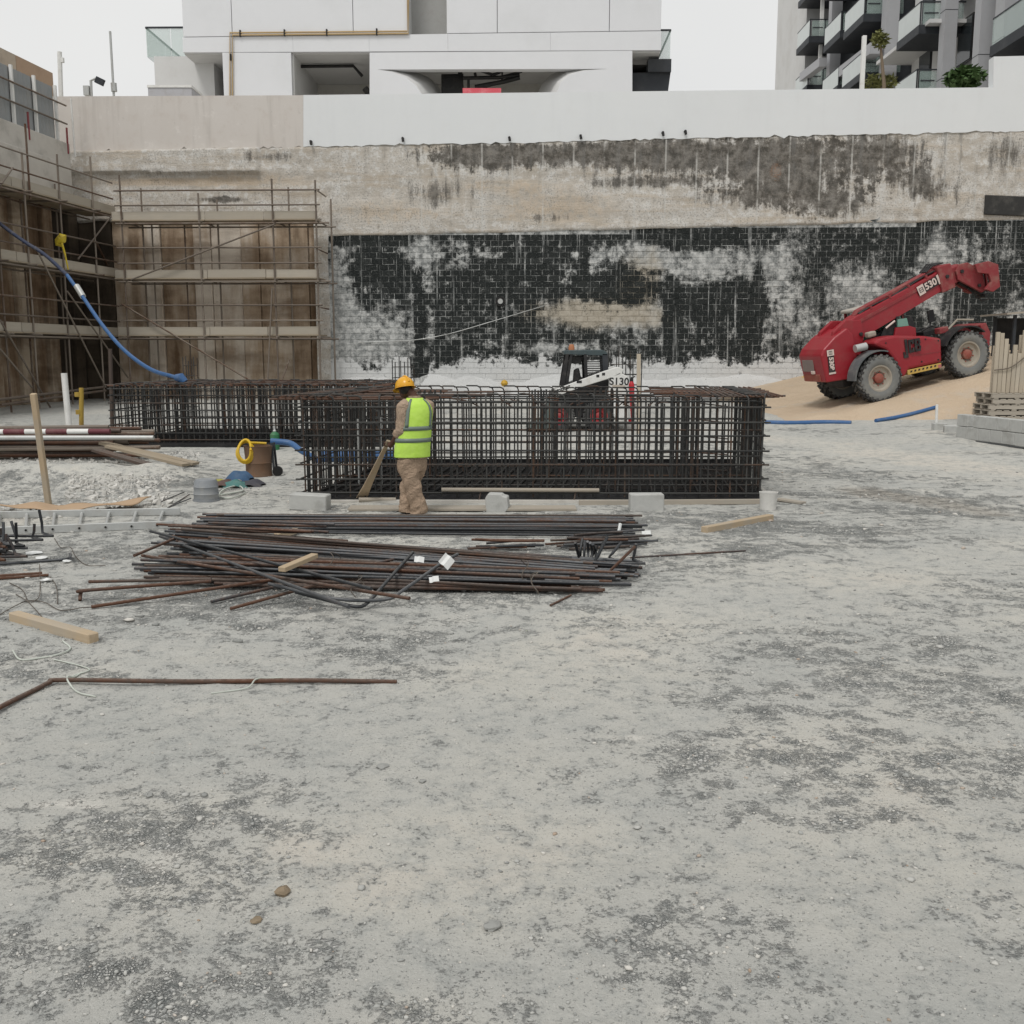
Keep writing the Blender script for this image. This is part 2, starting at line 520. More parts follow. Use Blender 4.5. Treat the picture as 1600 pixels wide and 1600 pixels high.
def block_wall_mat(name, mortar):
    """bitumen-painted blockwork with lime wash-out; mortar joints carry more of the white"""
    k = NB(name, 0.85, 0.08)
    u, z = wall_uv(k)
    v2 = k.comb(u, 0.0, z)
    wn = k.noise(0.75, 6, 0.68, v2); wf = k.noise(3.6, 7, 0.75, v2); ws = k.noise(1.0, 7, 0.7, k.comb(k.mul(u, 2.4), 0.0, k.mul(z, 0.28)))
    tiny = k.noise(22, 4, 0.75, v2)
    drp = k.noise(1.0, 5, 0.65, k.comb(k.mul(u, 7.5), 0.0, k.mul(z, 0.22)))
    fld = k.add(k.add(k.mul(wn, 0.34), k.mul(wf, 0.46)), k.add(k.mul(ws, 0.26), k.mul(tiny, 0.16)))
    wq = k.add(k.mul(wn, .5), k.mul(wf, .5))
    bs = bias(k, u, z, wq, ((530, 480, 30, 140, .17), (590, 530, 85, 50, .15), (655, 405, 26, 70, .11), (725, 400, 70, 34, .08), (930, 490, 110, 28, .14), (1110, 412, 100, 30, .14),
        (1015, 450, 34, 80, .11), (1225, 450, 45, 100, .10), (1345, 445, 66, 40, .13), (1460, 450, 26, 90, .14), (960, 400, 70, 18, .10), (880, 545, 90, 12, .13), (1520, 400, 90, 34, .08), (1590, 520, 40, 60, .13), (1290, 500, 60, 40, .06),
        (655, 505, 8, 62, -.35), (912, 425, 9, 50, -.3), (1046, 500, 9, 56, -.3), (1183, 490, 10, 64, -.3), (590, 425, 66, 30, -.12), (985, 450, 62, 34, -.2), (1130, 475, 58, 34, -.16), (1085, 375, 70, 16, -.14), (560, 374, 80, 9, -.2), (800, 430, 90, 50, -.05), (1400, 520, 90, 30, -.08)))
    fld = k.add(fld, bs)
    black = k.mix(tiny, (0.007, 0.009, 0.009), (0.03, 0.034, 0.033))
    if not mortar:
        r = k.rand(); r2 = k.ma('FRACT', k.mul(r, 13.7))
        black = k.mix(k.mul(r, 0.3), black, (0.07, 0.075, 0.072))
        f = k.sm(k.add(fld, k.mul(k.sub(r2, 0.5), 0.06)), 0.605, 0.72)
        f = k.mx(f, k.mul(k.sm(tiny, 0.55, 0.66), 0.28))
        f = k.mx(f, k.mul(k.sm(drp, 0.57, 0.66), 0.75))
    else:
        f = k.mx(k.sm(fld, 0.50, 0.62), k.add(0.03, k.mul(k.sm(wf, 0.40, 0.58), 0.75)))
        f = k.mx(f, k.sm(drp, 0.57, 0.66))
    dusty = k.mix(k.sm(wf, .38, .64), (0.24, 0.25, 0.248), (0.60, 0.605, 0.59))
    beige = k.mx(ell(k, u, z, wn, 930, 490, 120, 32, 0.8), ell(k, u, z, wn, 1000, 450, 40, 60, 0.9))
    dusty = k.mix(k.mul(beige, 0.75), dusty, (0.43, 0.375, 0.29))
    c = k.mix(k.mul(f, 0.92), black, dusty)
    # white lime splash along the foot, ragged upper edge
    zb = uz(800, 563)[1]
    edge = k.add(k.sub(zb, z), k.add(k.mul(k.sub(wn, 0.5), 1.8), k.add(k.mul(k.sub(wf, 0.5), 2.0), k.mul(k.sub(ws, 0.5), 1.0))))
    edge = k.sub(edge, k.mul(ell(k, u, z, wn, 655, 560, 16, 55, 0.5), 1.6))
    sp = k.sm(edge, -0.10, 0.14)
    white = k.mix(wf, (0.46, 0.47, 0.47), (0.72, 0.725, 0.72))
    white = k.mix(k.mul(k.sm(k.add(k.mul(tiny, .6), k.mul(wf, .4)), 0.565, 0.62), 0.75), white, (0.09, 0.095, 0.095))
    c = k.mix(sp, c, white)
    k.col(c)
    k.bump(k.add(k.mul(tiny, 0.4), k.add(wf, sp)), 0.6, 0.03)
    return k.m

def band_mat():
    """rough old concrete under the parapet: beige plaster remains, mould, soot streaks"""
    k = NB('weathered_concrete', 0.92, 0.15)
    u, z = wall_uv(k); v2 = k.comb(u, 0.0, z)
    wn = k.noise(0.8, 7, 0.66, v2); wf = k.noise(3.0, 8, 0.76, v2); tiny = k.noise(17, 5, 0.75, v2)
    ws = k.noise(1.0, 7, 0.72, k.comb(k.mul(u, 3.2), 0.0, k.mul(z, 0.45)))
    lay = k.noise(1.0, 7, 0.7, k.comb(k.mul(u, 0.35), 0.0, k.mul(z, 2.8)))
    c = k.mix(k.sm(wn, .35, .65), (0.47, 0.43, 0.375), (0.56, 0.535, 0.495))
    c = k.mix(k.mul(k.sm(wf, 0.50, 0.57), .85), c, (0.63, 0.62, 0.595))
    c = k.mix(k.mul(k.sm(wf, 0.45, 0.38), .6), c, (0.33, 0.30, 0.26))
    c = k.mix(k.mul(k.sm(lay, 0.5, 0.62), 0.55), c, (0.48, 0.41, 0.325))
    sand = bias(k, u, z, wn, ((870, 325, 120, 28, .16), (600, 330, 120, 30, .12), (760, 290, 140, 14, .12), (250, 285, 140, 8, .2), (420, 280, 90, 14, .14)))
    c = k.mix(k.mul(k.sm(k.add(k.mul(wf, .6), k.add(k.mul(wn, .4), sand)), 0.56, 0.68), 0.65), c, (0.49, 0.39, 0.28))
    gb = bias(k, u, z, wf, ((960, 240, 320, 24, .17), (1090, 250, 170, 40, .10), (1240, 265, 100, 62, .18), (1380, 240, 75, 40, .17), (760, 245, 95, 22, .15), (690, 300, 70, 26, .12), (1300, 320, 75, 28, .13), (1430, 285, 66, 26, .12),
        (1570, 240, 45, 32, .12), (1010, 285, 130, 10, .12), (1150, 310, 100, 18, .10), (420, 245, 60, 10, .12), (340, 312, 60, 6, .16), (860, 340, 60, 8, .10), (1480, 310, 60, 20, .08)))
    gf = k.add(k.add(k.mul(ws, 0.42), k.mul(wf, 0.36)), k.add(k.mul(wn, 0.14), k.mul(tiny, 0.12)))
    grime = k.sm(k.add(gf, gb), 0.575, 0.67)
    c = k.mix(k.mul(grime, 0.9), c, k.mix(k.sm(wf, .4, .6), (0.05, 0.046, 0.04), (0.19, 0.175, 0.155)))
    zt = uz(800, 214)[1]
    drip = k.mul(k.sm(ws, 0.52, 0.62), k.mul(k.sm(z, zt - 2.4, zt - 0.3), k.sm(u, 9.0, 12.0)))
    c = k.mix(k.mul(drip, 0.55), c, (0.20, 0.195, 0.185))
    spots = k.mul(k.sm(tiny, 0.53, 0.59), k.sm(wn, 0.40, 0.56))
    c = k.mix(k.mul(spots, 0.55), c, (0.13, 0.128, 0.12))
    vj = k.ma('ABSOLUTE', k.sub(k.ma('FRACT', k.ma('DIVIDE', u, 1.05)), 0.5))
    pale = k.mul(k.mul(k.sm(vj, 0.04, 0.012), k.sm(wn, 0.42, 0.56)), k.sm(u, 10.5, 12.5))
    c = k.mix(k.mul(pale, 0.65), c, (0.55, 0.54, 0.51))
    c = k.mix(k.mul(k.mul(ell(k, u, z, wf, 1212, 268, 10, 14, 0.8), k.sm(tiny, .46, .56)), 0.45), c, (0.36, 0.2, 0.12))
    k.col(c)
    k.bump(k.add(k.add(wf, k.mul(lay, 0.7)), k.mul(tiny, 0.4)), 0.9, 0.05)
    return k.m

def parapet_mat(name, a, b, stain):
    k = NB(name, 0.8, 0.2)
    u, z = wall_uv(k); v2 = k.comb(u, 0.0, z)
    n = k.noise(0.5, 5, 0.6, v2); f = k.noise(5, 6, 0.65, v2); s = k.noise(1.0, 5, 0.6, k.comb(k.mul(u, 3.0), 0.0, k.mul(z, 0.25)))
    c = k.mix(n, a, b)
    c = k.mix(k.mul(k.sm(s, 0.5, 0.75), stain), c, tuple(x * 0.72 for x in a))
    c = k.mix(k.mul(k.sm(f, 0.62, 0.75), stain), c, tuple(x * 0.55 for x in a))
    m2 = k.noise(1.7, 7, 0.72, v2)
    c = k.mix(k.mul(k.sm(m2, 0.5, 0.66), stain * 1.1), c, tuple(x * y for x, y in zip(b, (0.84, 0.80, 0.77))))
    c = k.mix(k.mul(k.sm(m2, 0.44, 0.34), stain * 0.9), c, tuple(min(1, x * 1.13) for x in b))
    k.col(c); k.bump(f, 0.15, 0.01)
    return k.m

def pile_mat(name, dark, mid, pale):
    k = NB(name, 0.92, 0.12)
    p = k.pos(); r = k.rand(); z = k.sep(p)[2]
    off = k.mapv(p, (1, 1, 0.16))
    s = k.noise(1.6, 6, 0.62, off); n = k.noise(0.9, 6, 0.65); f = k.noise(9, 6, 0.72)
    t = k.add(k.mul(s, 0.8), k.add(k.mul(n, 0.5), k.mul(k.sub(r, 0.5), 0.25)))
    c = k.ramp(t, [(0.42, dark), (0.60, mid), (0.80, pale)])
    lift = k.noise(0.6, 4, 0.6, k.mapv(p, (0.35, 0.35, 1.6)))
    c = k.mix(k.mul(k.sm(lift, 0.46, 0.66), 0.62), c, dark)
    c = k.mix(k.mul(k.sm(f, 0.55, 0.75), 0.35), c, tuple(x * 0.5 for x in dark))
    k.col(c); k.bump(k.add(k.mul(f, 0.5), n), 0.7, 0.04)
    return k.m

def concrete_mat(name, a, b, bump=0.4, sc=3.0, stain=(0.2, 0.19, 0.17)):
    k = NB(name, 0.9, 0.2)
    n = k.noise(sc, 7, 0.65); f = k.noise(sc * 12, 4, 0.7); l = k.noise(sc * 0.4, 4, 0.6)
    c = k.mix(n, a, b); c = k.mix(k.mul(k.sm(f, 0.6, 0.75), 0.45), c, stain); c = k.mix(k.mul(k.sm(l, 0.5, 0.7), 0.35), c, stain)
    k.col(c); k.bump(k.add(n, k.mul(f, 0.5)), bump, 0.012)
    return k.m

def wood_mat(name, a, b, sc=6.0, grey=0.3, rough=0.8):
    k = NB(name, rough, 0.2)
    o = k.obj(); r = k.rand()
    g = k.noise(sc, 6, 0.7, k.mapv(k.comb(k.add(k.sep(o)[0], k.mul(r, 17.0)), k.sep(o)[1], k.sep(o)[2]), (0.35, 6, 6)))
    n = k.noise(2.0, 5, 0.6)
    c = k.mix(g, a, b); c = k.mix(k.mul(r, 0.4), c, tuple(x * 0.75 for x in a)); c = k.mix(k.mul(k.sm(n, 0.45, 0.7), grey), c, (0.34, 0.32, 0.28))
    k.col(c); k.bump(g, 0.35, 0.004)
    return k.m

def steel_mat(name, c0, c1, rust, rmin, rmax, metal=0.35, rough=0.55, dust=0.25):
    """bar or tube steel: mill scale to rust, differing from bar to bar"""
    k = NB(name, rough, 0.35, metal)
    r = k.rand(); p = k.pos()
    n = k.noise(2.2, 6, 0.68); f = k.noise(32, 4, 0.7)
    base = k.mix(r, c0, c1)
    rr = k.lin(k.ma('FRACT', k.mul(r, 7.31)), 0, 1, rmin, rmax)
    m = k.sm(k.add(k.mul(n, 0.8), k.add(rr, k.mul(k.sub(f, 0.5), 0.4))), 0.62, 0.95)
    rc = k.mix(f, tuple(x * 0.55 for x in rust), rust)
    c = k.mix(m, base, rc)
    nz = k.sep(k.n('NewGeometry').outputs['Normal'])[2]
    c = k.mix(k.mul(k.mul(k.sm(nz, 0.3, 1.0), k.sm(f, 0.35, 0.7)), dust), c, (0.34, 0.32, 0.29))
    k.col(c); k.rgh(k.lin(m, 0, 1, rough, 0.9)); k.put(k.b.inputs['Metallic'], k.lin(m, 0, 1, metal, 0.0))
    k.bump(f, 0.4, 0.003)
    return k.m

M_ground = build_ground_mat(); M_sand = mat_sand()
M_block = block_wall_mat('bitumen_block', False); M_mortar = block_wall_mat('limed_mortar', True)
M_band = band_mat()
M_par_beige = parapet_mat('beige_plaster', (0.54, 0.50, 0.46), (0.61, 0.58, 0.55), 0.5)
M_par_white = parapet_mat('white_painted_wall', (0.66, 0.68, 0.69), (0.72, 0.735, 0.74), 0.08)
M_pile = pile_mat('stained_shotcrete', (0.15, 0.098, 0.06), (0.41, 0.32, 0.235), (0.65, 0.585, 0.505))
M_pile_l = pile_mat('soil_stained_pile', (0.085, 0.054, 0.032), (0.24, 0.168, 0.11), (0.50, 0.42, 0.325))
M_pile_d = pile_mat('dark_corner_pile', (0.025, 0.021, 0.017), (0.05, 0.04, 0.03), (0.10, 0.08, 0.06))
M_conc = concrete_mat('pale_concrete', (0.46, 0.44, 0.40), (0.58, 0.56, 0.52))
M_cblock = concrete_mat('grey_concrete_block', (0.36, 0.365, 0.35), (0.50, 0.50, 0.48), 0.6, 9)
M_plank = wood_mat('weathered_plank', (0.27, 0.215, 0.15), (0.42, 0.36, 0.275), 5, 0.35)
M_timber = wood_mat('pale_timber', (0.36, 0.27, 0.17), (0.54, 0.44, 0.315), 5, 0.5)
M_ply = wood_mat('ply_sheet', (0.36, 0.245, 0.15), (0.46, 0.335, 0.225), 2.5, 0.1)
M_grey_wood = wood_mat('grey_timber', (0.33, 0.29, 0.235), (0.47, 0.43, 0.37), 5, 0.4)
M_rebar = steel_mat('mill_scale_rebar', (0.035, 0.038, 0.042), (0.10, 0.105, 0.112), (0.115, 0.058, 0.036), 0.0, 0.40, 0.45, 0.5, 0.3)
M_rebar_rust = steel_mat('rusty_rebar', (0.055, 0.044, 0.04), (0.09, 0.068, 0.055), (0.125, 0.06, 0.036), 0.15, 0.55, 0.2, 0.7, 0.3)
M_cage = steel_mat('cage_rebar', (0.028, 0.029, 0.029), (0.06, 0.06, 0.057), (0.12, 0.066, 0.04), 0.0, 0.4, 0.2, 0.7, 0.12)
M_toe = wood_mat('bleached_toe_board', (0.36, 0.32, 0.26), (0.50, 0.46, 0.39), 4, 0.3)
M_scaf = steel_mat('scaffold_tube', (0.13, 0.105, 0.085), (0.24, 0.205, 0.17), (0.13, 0.07, 0.042), 0.0, 0.45, 0.2, 0.65, 0.25)
M_black = mat_worn('black_pipe', (0.012, 0.012, 0.012), 0.5, amt=0.1)
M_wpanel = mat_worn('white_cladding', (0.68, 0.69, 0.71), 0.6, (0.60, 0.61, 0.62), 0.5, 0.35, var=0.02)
M_wshade = mat_worn('white_render_and_reveal_shade', (0.58, 0.58, 0.575), 0.8, (0.45, 0.44, 0.42), 0.5, 0.5, var=0.03)
M_slate = mat_worn('dark_slate_paint', (0.030, 0.034, 0.040), 0.6, (0.10, 0.10, 0.10), 0.3, 1.0)
M_fin = mat_worn('light_grey_paint', (0.38, 0.385, 0.40), 0.7, (0.30, 0.30, 0.30), 0.3, 0.6, var=0.04)
M_brass = mat_worn('ochre_gas_pipe', (0.44, 0.32, 0.17), 0.5, amt=0.2)
M_fence = mat_worn('grey_sheet_metal', (0.27, 0.285, 0.29), 0.6, (0.34, 0.33, 0.31), 0.5, 1.2, var=0.06)
M_wht = mat_worn('white_paint', (0.70, 0.70, 0.68), 0.55, (0.4, 0.37, 0.32), 0.35, 4)
M_redw = mat_worn('red_lead_paint', (0.22, 0.035, 0.045), 0.6)
M_gal = mat_worn('aluminium', (0.46, 0.47, 0.46), 0.45, (0.36, 0.34, 0.31), 0.6, 5, metal=0.35)
M_orange_ply = mat_worn('hoarding_ply', (0.40, 0.285, 0.20), 0.8, (0.30, 0.20, 0.13), 0.5, 1.5)

def glass_mat(name, c, a=0.45, rough=0.08):
    k = NB(name, rough, 0.5)
    k.col(k.mix(k.noise(1.5, 3), c, tuple(min(1, x * 1.2) for x in c)))
    k.b.inputs['Alpha'].default_value = a
    return k.m
M_glass = glass_mat('green_tinted_glass', (0.40, 0.50, 0.47), 0.33)
M_glass_d = glass_mat('dark_window_glass', (0.03, 0.036, 0.04), 1.0)
M_glass_w = glass_mat('frosted_glass', (0.52, 0.56, 0.55), 0.92, 0.25)

# ================================================================== ground
def axis(segs):
    out = []
    for a, b, st in segs:
        n = max(1, int(round((b - a) / st))); out += list(np.linspace(a, b, n, endpoint=False))
    return np.array(out + [segs[-1][1]])

def grid_mesh(name, X, Y, Z, mat):
    ny, nx = Z.shape
    co = np.stack([X, Y, Z], -1).reshape(-1, 3)
    i = np.arange(ny * nx).reshape(ny, nx)
    q = np.stack([i[:-1, :-1], i[:-1, 1:], i[1:, 1:], i[1:, :-1]], -1).reshape(-1, 4)
    me = bpy.data.meshes.new(name)
    me.vertices.add(len(co)); me.vertices.foreach_set('co', co.ravel())
    me.loops.add(q.size); me.loops.foreach_set('vertex_index', q.ravel())
    me.polygons.add(len(q)); me.polygons.foreach_set('loop_start', np.arange(0, q.size, 4))
    me.polygons.foreach_set('use_smooth', np.ones(len(q), bool))
    me.update(calc_edges=True); me.validate()
    me.materials.append(mat)
    return me

gx = axis([(-400, -60, 40), (-60, -16, 4), (-16, -8, 0.25), (-8, -4.2, 0.05), (-4.2, 4.2, 0.024), (4.2, 8, 0.05), (8, 16, 0.2), (16, 60, 4), (60, 400, 40)])
gy = axis([(-400, -40, 40), (-40, 0, 4), (0, 2.2, 0.3), (2.2, 7, 0.022), (7, 12, 0.035), (12, 20, 0.07), (20, 38, 0.25), (38, 60, 3), (60, 400, 40)])
GX, GY = np.meshgrid(gx, gy)
ground = link('ground', grid_mesh('ground', GX, GY, ground_z(np.clip(GX, -60, 60), np.clip(GY, -20, 40)), M_ground))
tag(ground, kind='structure')
def add_attr(me, nm, a):
    q = me.attributes.new(nm, 'FLOAT', 'POINT'); q.data.foreach_set('value', np.ascontiguousarray(a, np.float32).ravel())
add_attr(ground.data, 'gravel', gravel_mask(GX, GY))
add_attr(ground.data, 'rut', path_mask(GX, GY, ((1350, 770), (1450, 785), (1560, 805)), 0.55) * 0.9)
add_attr(ground.data, 'tone', np.clip(0.45 + 0.4 * track_mask(GX, GY) + 1.1 * fbm(GX * 0.5, GY * 0.8, 4, 0.6) + 0.5 * fbm(GX * 2.3, GY * 3.0, 4, 0.6), 0, 1))
_l1 = 0.62 * sstep(-GX, 5.0, 6.2) * sstep(GY, 15.7, 16.4) * sstep(-GY, -17.6, -16.9)
_l2 = sstep(GX, 3.6, 5.5) * sstep(GY, 11.0, 11.6) * sstep(-GY, -13.4, -12.2) * 0.95
_l3 = sstep(-GX, 5.6, 6.6) * sstep(GY, 12.2, 12.9) * sstep(-GY, -14.2, -13.2)
_l4 = np.zeros_like(GX)
for _x, _y, _rx, _ry in ((1000, 1153, 34, 13), (250, 1350, 40, 22), (115, 1256, 70, 12), (1190, 1215, 26, 9), (1030, 1580, 40, 18), (1270, 1158, 20, 8), (820, 845, 60, 8)):
    _c = gp(_x, _y); _e = gp(_x + _rx, _y); _n = gp(_x, min(_y + _ry, 1599))
    _d = np.sqrt(((GX - _c.x) / max(.05, _e.x - _c.x)) ** 2 + ((GY - _c.y) / max(.05, abs(_n.y - _c.y))) ** 2) + 1.6 * fbm(GX * 4, GY * 4, 3)
    _l4 = np.maximum(_l4, 0.66 * sstep(-_d, -1.7, -0.2))
add_attr(ground.data, 'lime', np.clip(_l4 + _l1 * (0.65 + 1.2 * fbm(GX * 1.3, GY * 1.3, 4)) + _l2 * np.clip(2.6 * fbm(GX * 0.4, GY * 1.9, 4, 0.6), 0, 1) + _l3 * (0.5 + 1.4 * fbm(GX * 1.3, GY * 1.3, 4)), 0, 1))

# loose stones lying on it
def pebbles():
    g = (1 + 5 ** 0.5) / 2
    iv = np.array([(-1, g, 0), (1, g, 0), (-1, -g, 0), (1, -g, 0), (0, -1, g), (0, 1, g), (0, -1, -g), (0, 1, -g), (g, 0, -1), (g, 0, 1), (-g, 0, -1), (-g, 0, 1)], float)
    iv /= np.linalg.norm(iv[0])
    it = np.array([(0, 11, 5), (0, 5, 1), (0, 1, 7), (0, 7, 10), (0, 10, 11), (1, 5, 9), (5, 11, 4), (11, 10, 2), (10, 7, 6), (7, 1, 8), (3, 9, 4), (3, 4, 2), (3, 2, 6), (3, 6, 8), (3, 8, 9), (4, 9, 5), (2, 4, 11), (6, 2, 10), (8, 6, 7), (9, 8, 1)])
    P = []
    def scatter(n, y0, y1, pw, lo, med, sg, grow):
        Y = y0 + (y1 - y0) * rng.random(n) ** pw; X = (rng.random(n) * 2 - 1) * (Y * 0.6 + 0.4)
        k = rng.random(n) < (lo + (1 - lo) * gravel_mask(X, Y) ** 2.2)
        X = X[k]; Y = Y[k]
        P.append(np.column_stack([X, Y, rng.lognormal(math.log(med), sg, len(X)) * (1 + Y * grow)]))
    scatter(120000, 2.4, 7.5, 1.25, 0.05, 0.0033, 0.45, 0.03)
    scatter(30000, 7.0, 18, 1.2, 0.05, 0.0062, 0.45, 0.03)
    scatter(500, 2.5, 12, 1.2, 0.12, 0.009, 0.35, 0.0)
    P = np.concatenate(P); n = len(P)
    sc = P[:, 2:3, None] * (0.65 + 0.7 * rng.random((n, 1, 3))) * np.array([1.35, 1.05, 0.7])
    v = iv[None] * (0.6 + 0.7 * rng.random((n, 12, 1))) * sc
    a = rng.random(n) * 6.28; ca, sa = np.cos(a), np.sin(a)
    x = v[:, :, 0] * ca[:, None] - v[:, :, 1] * sa[:, None]; y = v[:, :, 0] * sa[:, None] + v[:, :, 1] * ca[:, None]
    v = np.stack([x + P[:, 0:1], y + P[:, 1:2], v[:, :, 2] + (ground_z(P[:, 0], P[:, 1]) + P[:, 2] * 0.25)[:, None]], -1)
    f = (it[None] + (np.arange(n) * 12)[:, None, None]).reshape(-1, 3)
    me = bpy.data.meshes.new('loose_stones')
    me.vertices.add(n * 12); me.vertices.foreach_set('co', v.ravel())
    me.loops.add(f.size); me.loops.foreach_set('vertex_index', f.ravel())
    me.polygons.add(len(f)); me.polygons.foreach_set('loop_start', np.arange(0, f.size, 3))
    me.update(calc_edges=True)
    at_ = me.attributes.new('tone', 'FLOAT', 'POINT'); at_.data.foreach_set('value', np.repeat(rng.random(n), 12))
    k = NB('stone_chips', 0.95, 0.15)
    an = k.n('Attribute'); an.attribute_name = 'tone'
    c = k.ramp(an.outputs['Fac'], [(0.0, (0.17, 0.18, 0.178)), (0.45, (0.32, 0.33, 0.32)), (0.85, (0.46, 0.46, 0.437)), (0.97, (0.60, 0.58, 0.535)), (1.0, (0.33, 0.23, 0.16))])
    k.col(k.mix(k.mul(k.noise(60, 4), 0.5), c, (0.42, 0.405, 0.37)))
    me.materials.append(k.m)
    o = link('loose_stones', me)
    tag(o, 'grey crushed stone chips scattered over the dusty ground', 'gravel', kind='stuff')
pebbles()

# ================================================================== sand bank that the loader stands on
TH_HEAD, TH_PITCH = R(13), R(13.5)
TH_A = Vector((9.893, 28.0, 1.382))                  # centre of the near rear wheel
TF = Vector((math.cos(TH_HEAD) * math.cos(TH_PITCH), math.sin(TH_HEAD) * math.cos(TH_PITCH), math.sin(TH_PITCH)))
TL = Vector((-math.sin(TH_HEAD), math.cos(TH_HEAD), 0)); TU = TF.cross(TL)

def sand_z(X, Y):
    dx = X - TH_A.x; dy = Y - TH_A.y
    s = dx * math.cos(TH_HEAD) + dy * math.sin(TH_HEAD); l = -dx * math.sin(TH_HEAD) + dy * math.cos(TH_HEAD)
    top = 0.775 + math.tan(TH_PITCH) * s
    top = np.where(s < -1.2, 0.775 - 0.24 * 1.2 + 0.05 * (s + 1.2), top)
    top = np.where(s > 5.0, 0.775 + 0.24 * 5 + 0.10 * (s - 5), top)
    top = top - 0.10 * sstep(-s, 1.4, 4.0)
    n = fbm(X * 0.8, Y * 0.8, 3) * 0.25
    near = -0.45 - 0.05 * s + n
    cut = np.maximum(0, near - l)
    z = top - cut * (0.30 + 0.03 * np.clip(s, 0, 6))
    wob = 0.10 * fbm(X * 1.5, Y * 1.5, 4, .6)
    return z + np.where(np.abs(l - 0.95) < 1.35, wob * 0.25, wob)

sx = np.linspace(4.5, 26, 150); sy = np.linspace(22.5, 37.0, 110)
SX, SY = np.meshgrid(sx, sy)
SZ = sand_z(SX, SY)
GZs = ground_z(SX, SY)
fade = sstep(SX + 0.9 * fbm(SX * .9, SY * .9, 3), 6.0, 8.2)
SZ = GZs - 0.12 + (SZ - GZs + 0.12) * fade
SZ = np.maximum(SZ, GZs - 0.3)
tag(link('sand_bank', grid_mesh('sand_bank', SX, SY, SZ, M_sand)), kind='structure')
def sandz(x, y): return max(float(sand_z(np.array(x), np.array(y))), gz(x, y))

# upper ground behind the retaining walls
up = MB()
up.add([WP(-120, 10.25, -0.35), WP(160, 10.25, -0.35), WP(160, 10.25, -260), WP(-120, 10.25, -260)], [(0, 1, 2, 3)])
tag(up.obj('street_ground', M_conc), kind='structure')

# ================================================================== back retaining wall
wall = thing('retaining_wall', WP(17, 0.3, 0), 'long stained retaining wall with white parapet and black blockwork behind the site', 'wall')
def wfn(u, z, off): return WP(u, z, off)
def parapet(name, xs, mat, off, steps=()):
    poly = []
    for x, y in xs: poly.append(uz(x, y))
    m = MB(); m.prism(poly, wfn, -0.35, off); return m.obj(name, mat, wall, bevel=0.02)
rgd = random.Random(2)
def ragged(x0, y0, x1, y1, n, amp): return [(x0 + (x1 - x0) * i / n, y0 + (y1 - y0) * i / n + (rgd.gauss(0, amp) if 0 < i < n else 0)) for i in range(n + 1)]
parapet('parapet', ragged(60, 240, 474, 231, 60, 1.6) + [(474, 149), (60, 151)], M_par_beige, 0.02)
parapet('parapet', ragged(474.4, 230, 1600, 205, 150, 1.1) + [(1900, 198), (1900, 80), (1552, 89), (1551, 137), (474.4, 149)], M_par_white, 0.045)
for p_ in [o for o in wall.children if o.name.startswith('parapet')]: p_.modifiers.clear()

U_SPLIT = uz(508, 450)[0]; U_END = uz(1900, 450)[0]
def band_low(u):
    x0, z0 = uz(510, 372); x1, z1 = uz(1600, 345)
    zz = z0 + (z1 - z0) * (u - x0) / (x1 - x0)
    lo = uz(300, 346)[1]
    return np.where(u < U_SPLIT, lo, zz) + 0.09 * fbm(u * 1.3, u * 0 + 4.2, 4, 0.6)
def band_high(u):
    x0, z0 = uz(110, 240); x1, z1 = uz(1600, 206)
    return z0 + (z1 - z0) * (u - x0) / (x1 - x0) + 0.14
bu = np.arange(-0.4, U_END, 0.07); bt = np.linspace(0, 1, 44)
BU, BT = np.meshgrid(bu, bt)
BZ = band_low(BU) * (1 - BT) + band_high(BU) * BT
BW = 0.02 + 0.10 * fbm(BU * 0.8, BZ * 1.2, 5, 0.6) + 0.05 * fbm(BU * 0.25, BZ * 3.0, 3)
cap_z = uz(250, 271)[1]
BW = BW + np.where((BZ > cap_z) & (BU < uz(405, 270)[0]), 0.16, 0.0)          # the old beam overhangs on the left
BW = np.where(BT > 0.955, -0.02, BW); BW = np.where(BT < 0.001, -0.12, BW)
Pw = np.array(W0)[None, None] + BU[..., None] * np.array(WD) + BW[..., None] * np.array(WN)
link('rough_band', grid_mesh('rough_band', Pw[..., 0], Pw[..., 1], BZ, M_band), wall)

# black blockwork: mortar backing and proud blocks
mb_ = MB(); mb_.prism([(U_SPLIT - 0.1, -0.3), (U_END, -0.3), (U_END, 7.4), (U_SPLIT - 0.1, 7.4)], wfn, -0.5, -0.022)
mb_.obj('mortar_backing', M_mortar, wall)
BLK_L, BLK_H = 0.40, 0.20
cand = []
z = 0.35; row = 0
while z < 6.9:
    u = U_SPLIT + 0.05 + (0.2 if row % 2 else 0.0)
    while u < U_END - 0.5:
        if z + BLK_H < float(band_low(np.array(u + 0.2))) + 0.1: cand.append((u + BLK_L / 2, z + BLK_H / 2))
        u += BLK_L
    z += BLK_H; row += 1
def px_of(p):
    v = p - EYE; d = v.dot(FV); return 800 + 1600 * v.x / d, 800 - 1600 * v.dot(UV) / d
bm_var = []
for i in range(4):
    m = MB(); m.box((0, 0, 0), (BLK_L - 0.016 - 0.004 * (i % 2), 0.08, BLK_H - 0.014 - 0.004 * (i // 2)))
    me = m.mesh('block', M_block); b_ = bmesh.new(); b_.from_mesh(me)
    bmesh.ops.bevel(b_, geom=[e for e in b_.edges if all(v.co.y < 0 for v in e.verts)], offset=0.010, segments=1, affect='EDGES')
    b_.to_mesh(me); b_.free(); bm_var.append(me)
vis = []
for (u, z) in cand:
    x, y = px_of(WP(u, z))
    if 515 < x < 1235 and 372 < y < 540: vis.append((u, z))
random.shuffle(vis); singles = set(sorted(vis[:300]))
rest = MB()
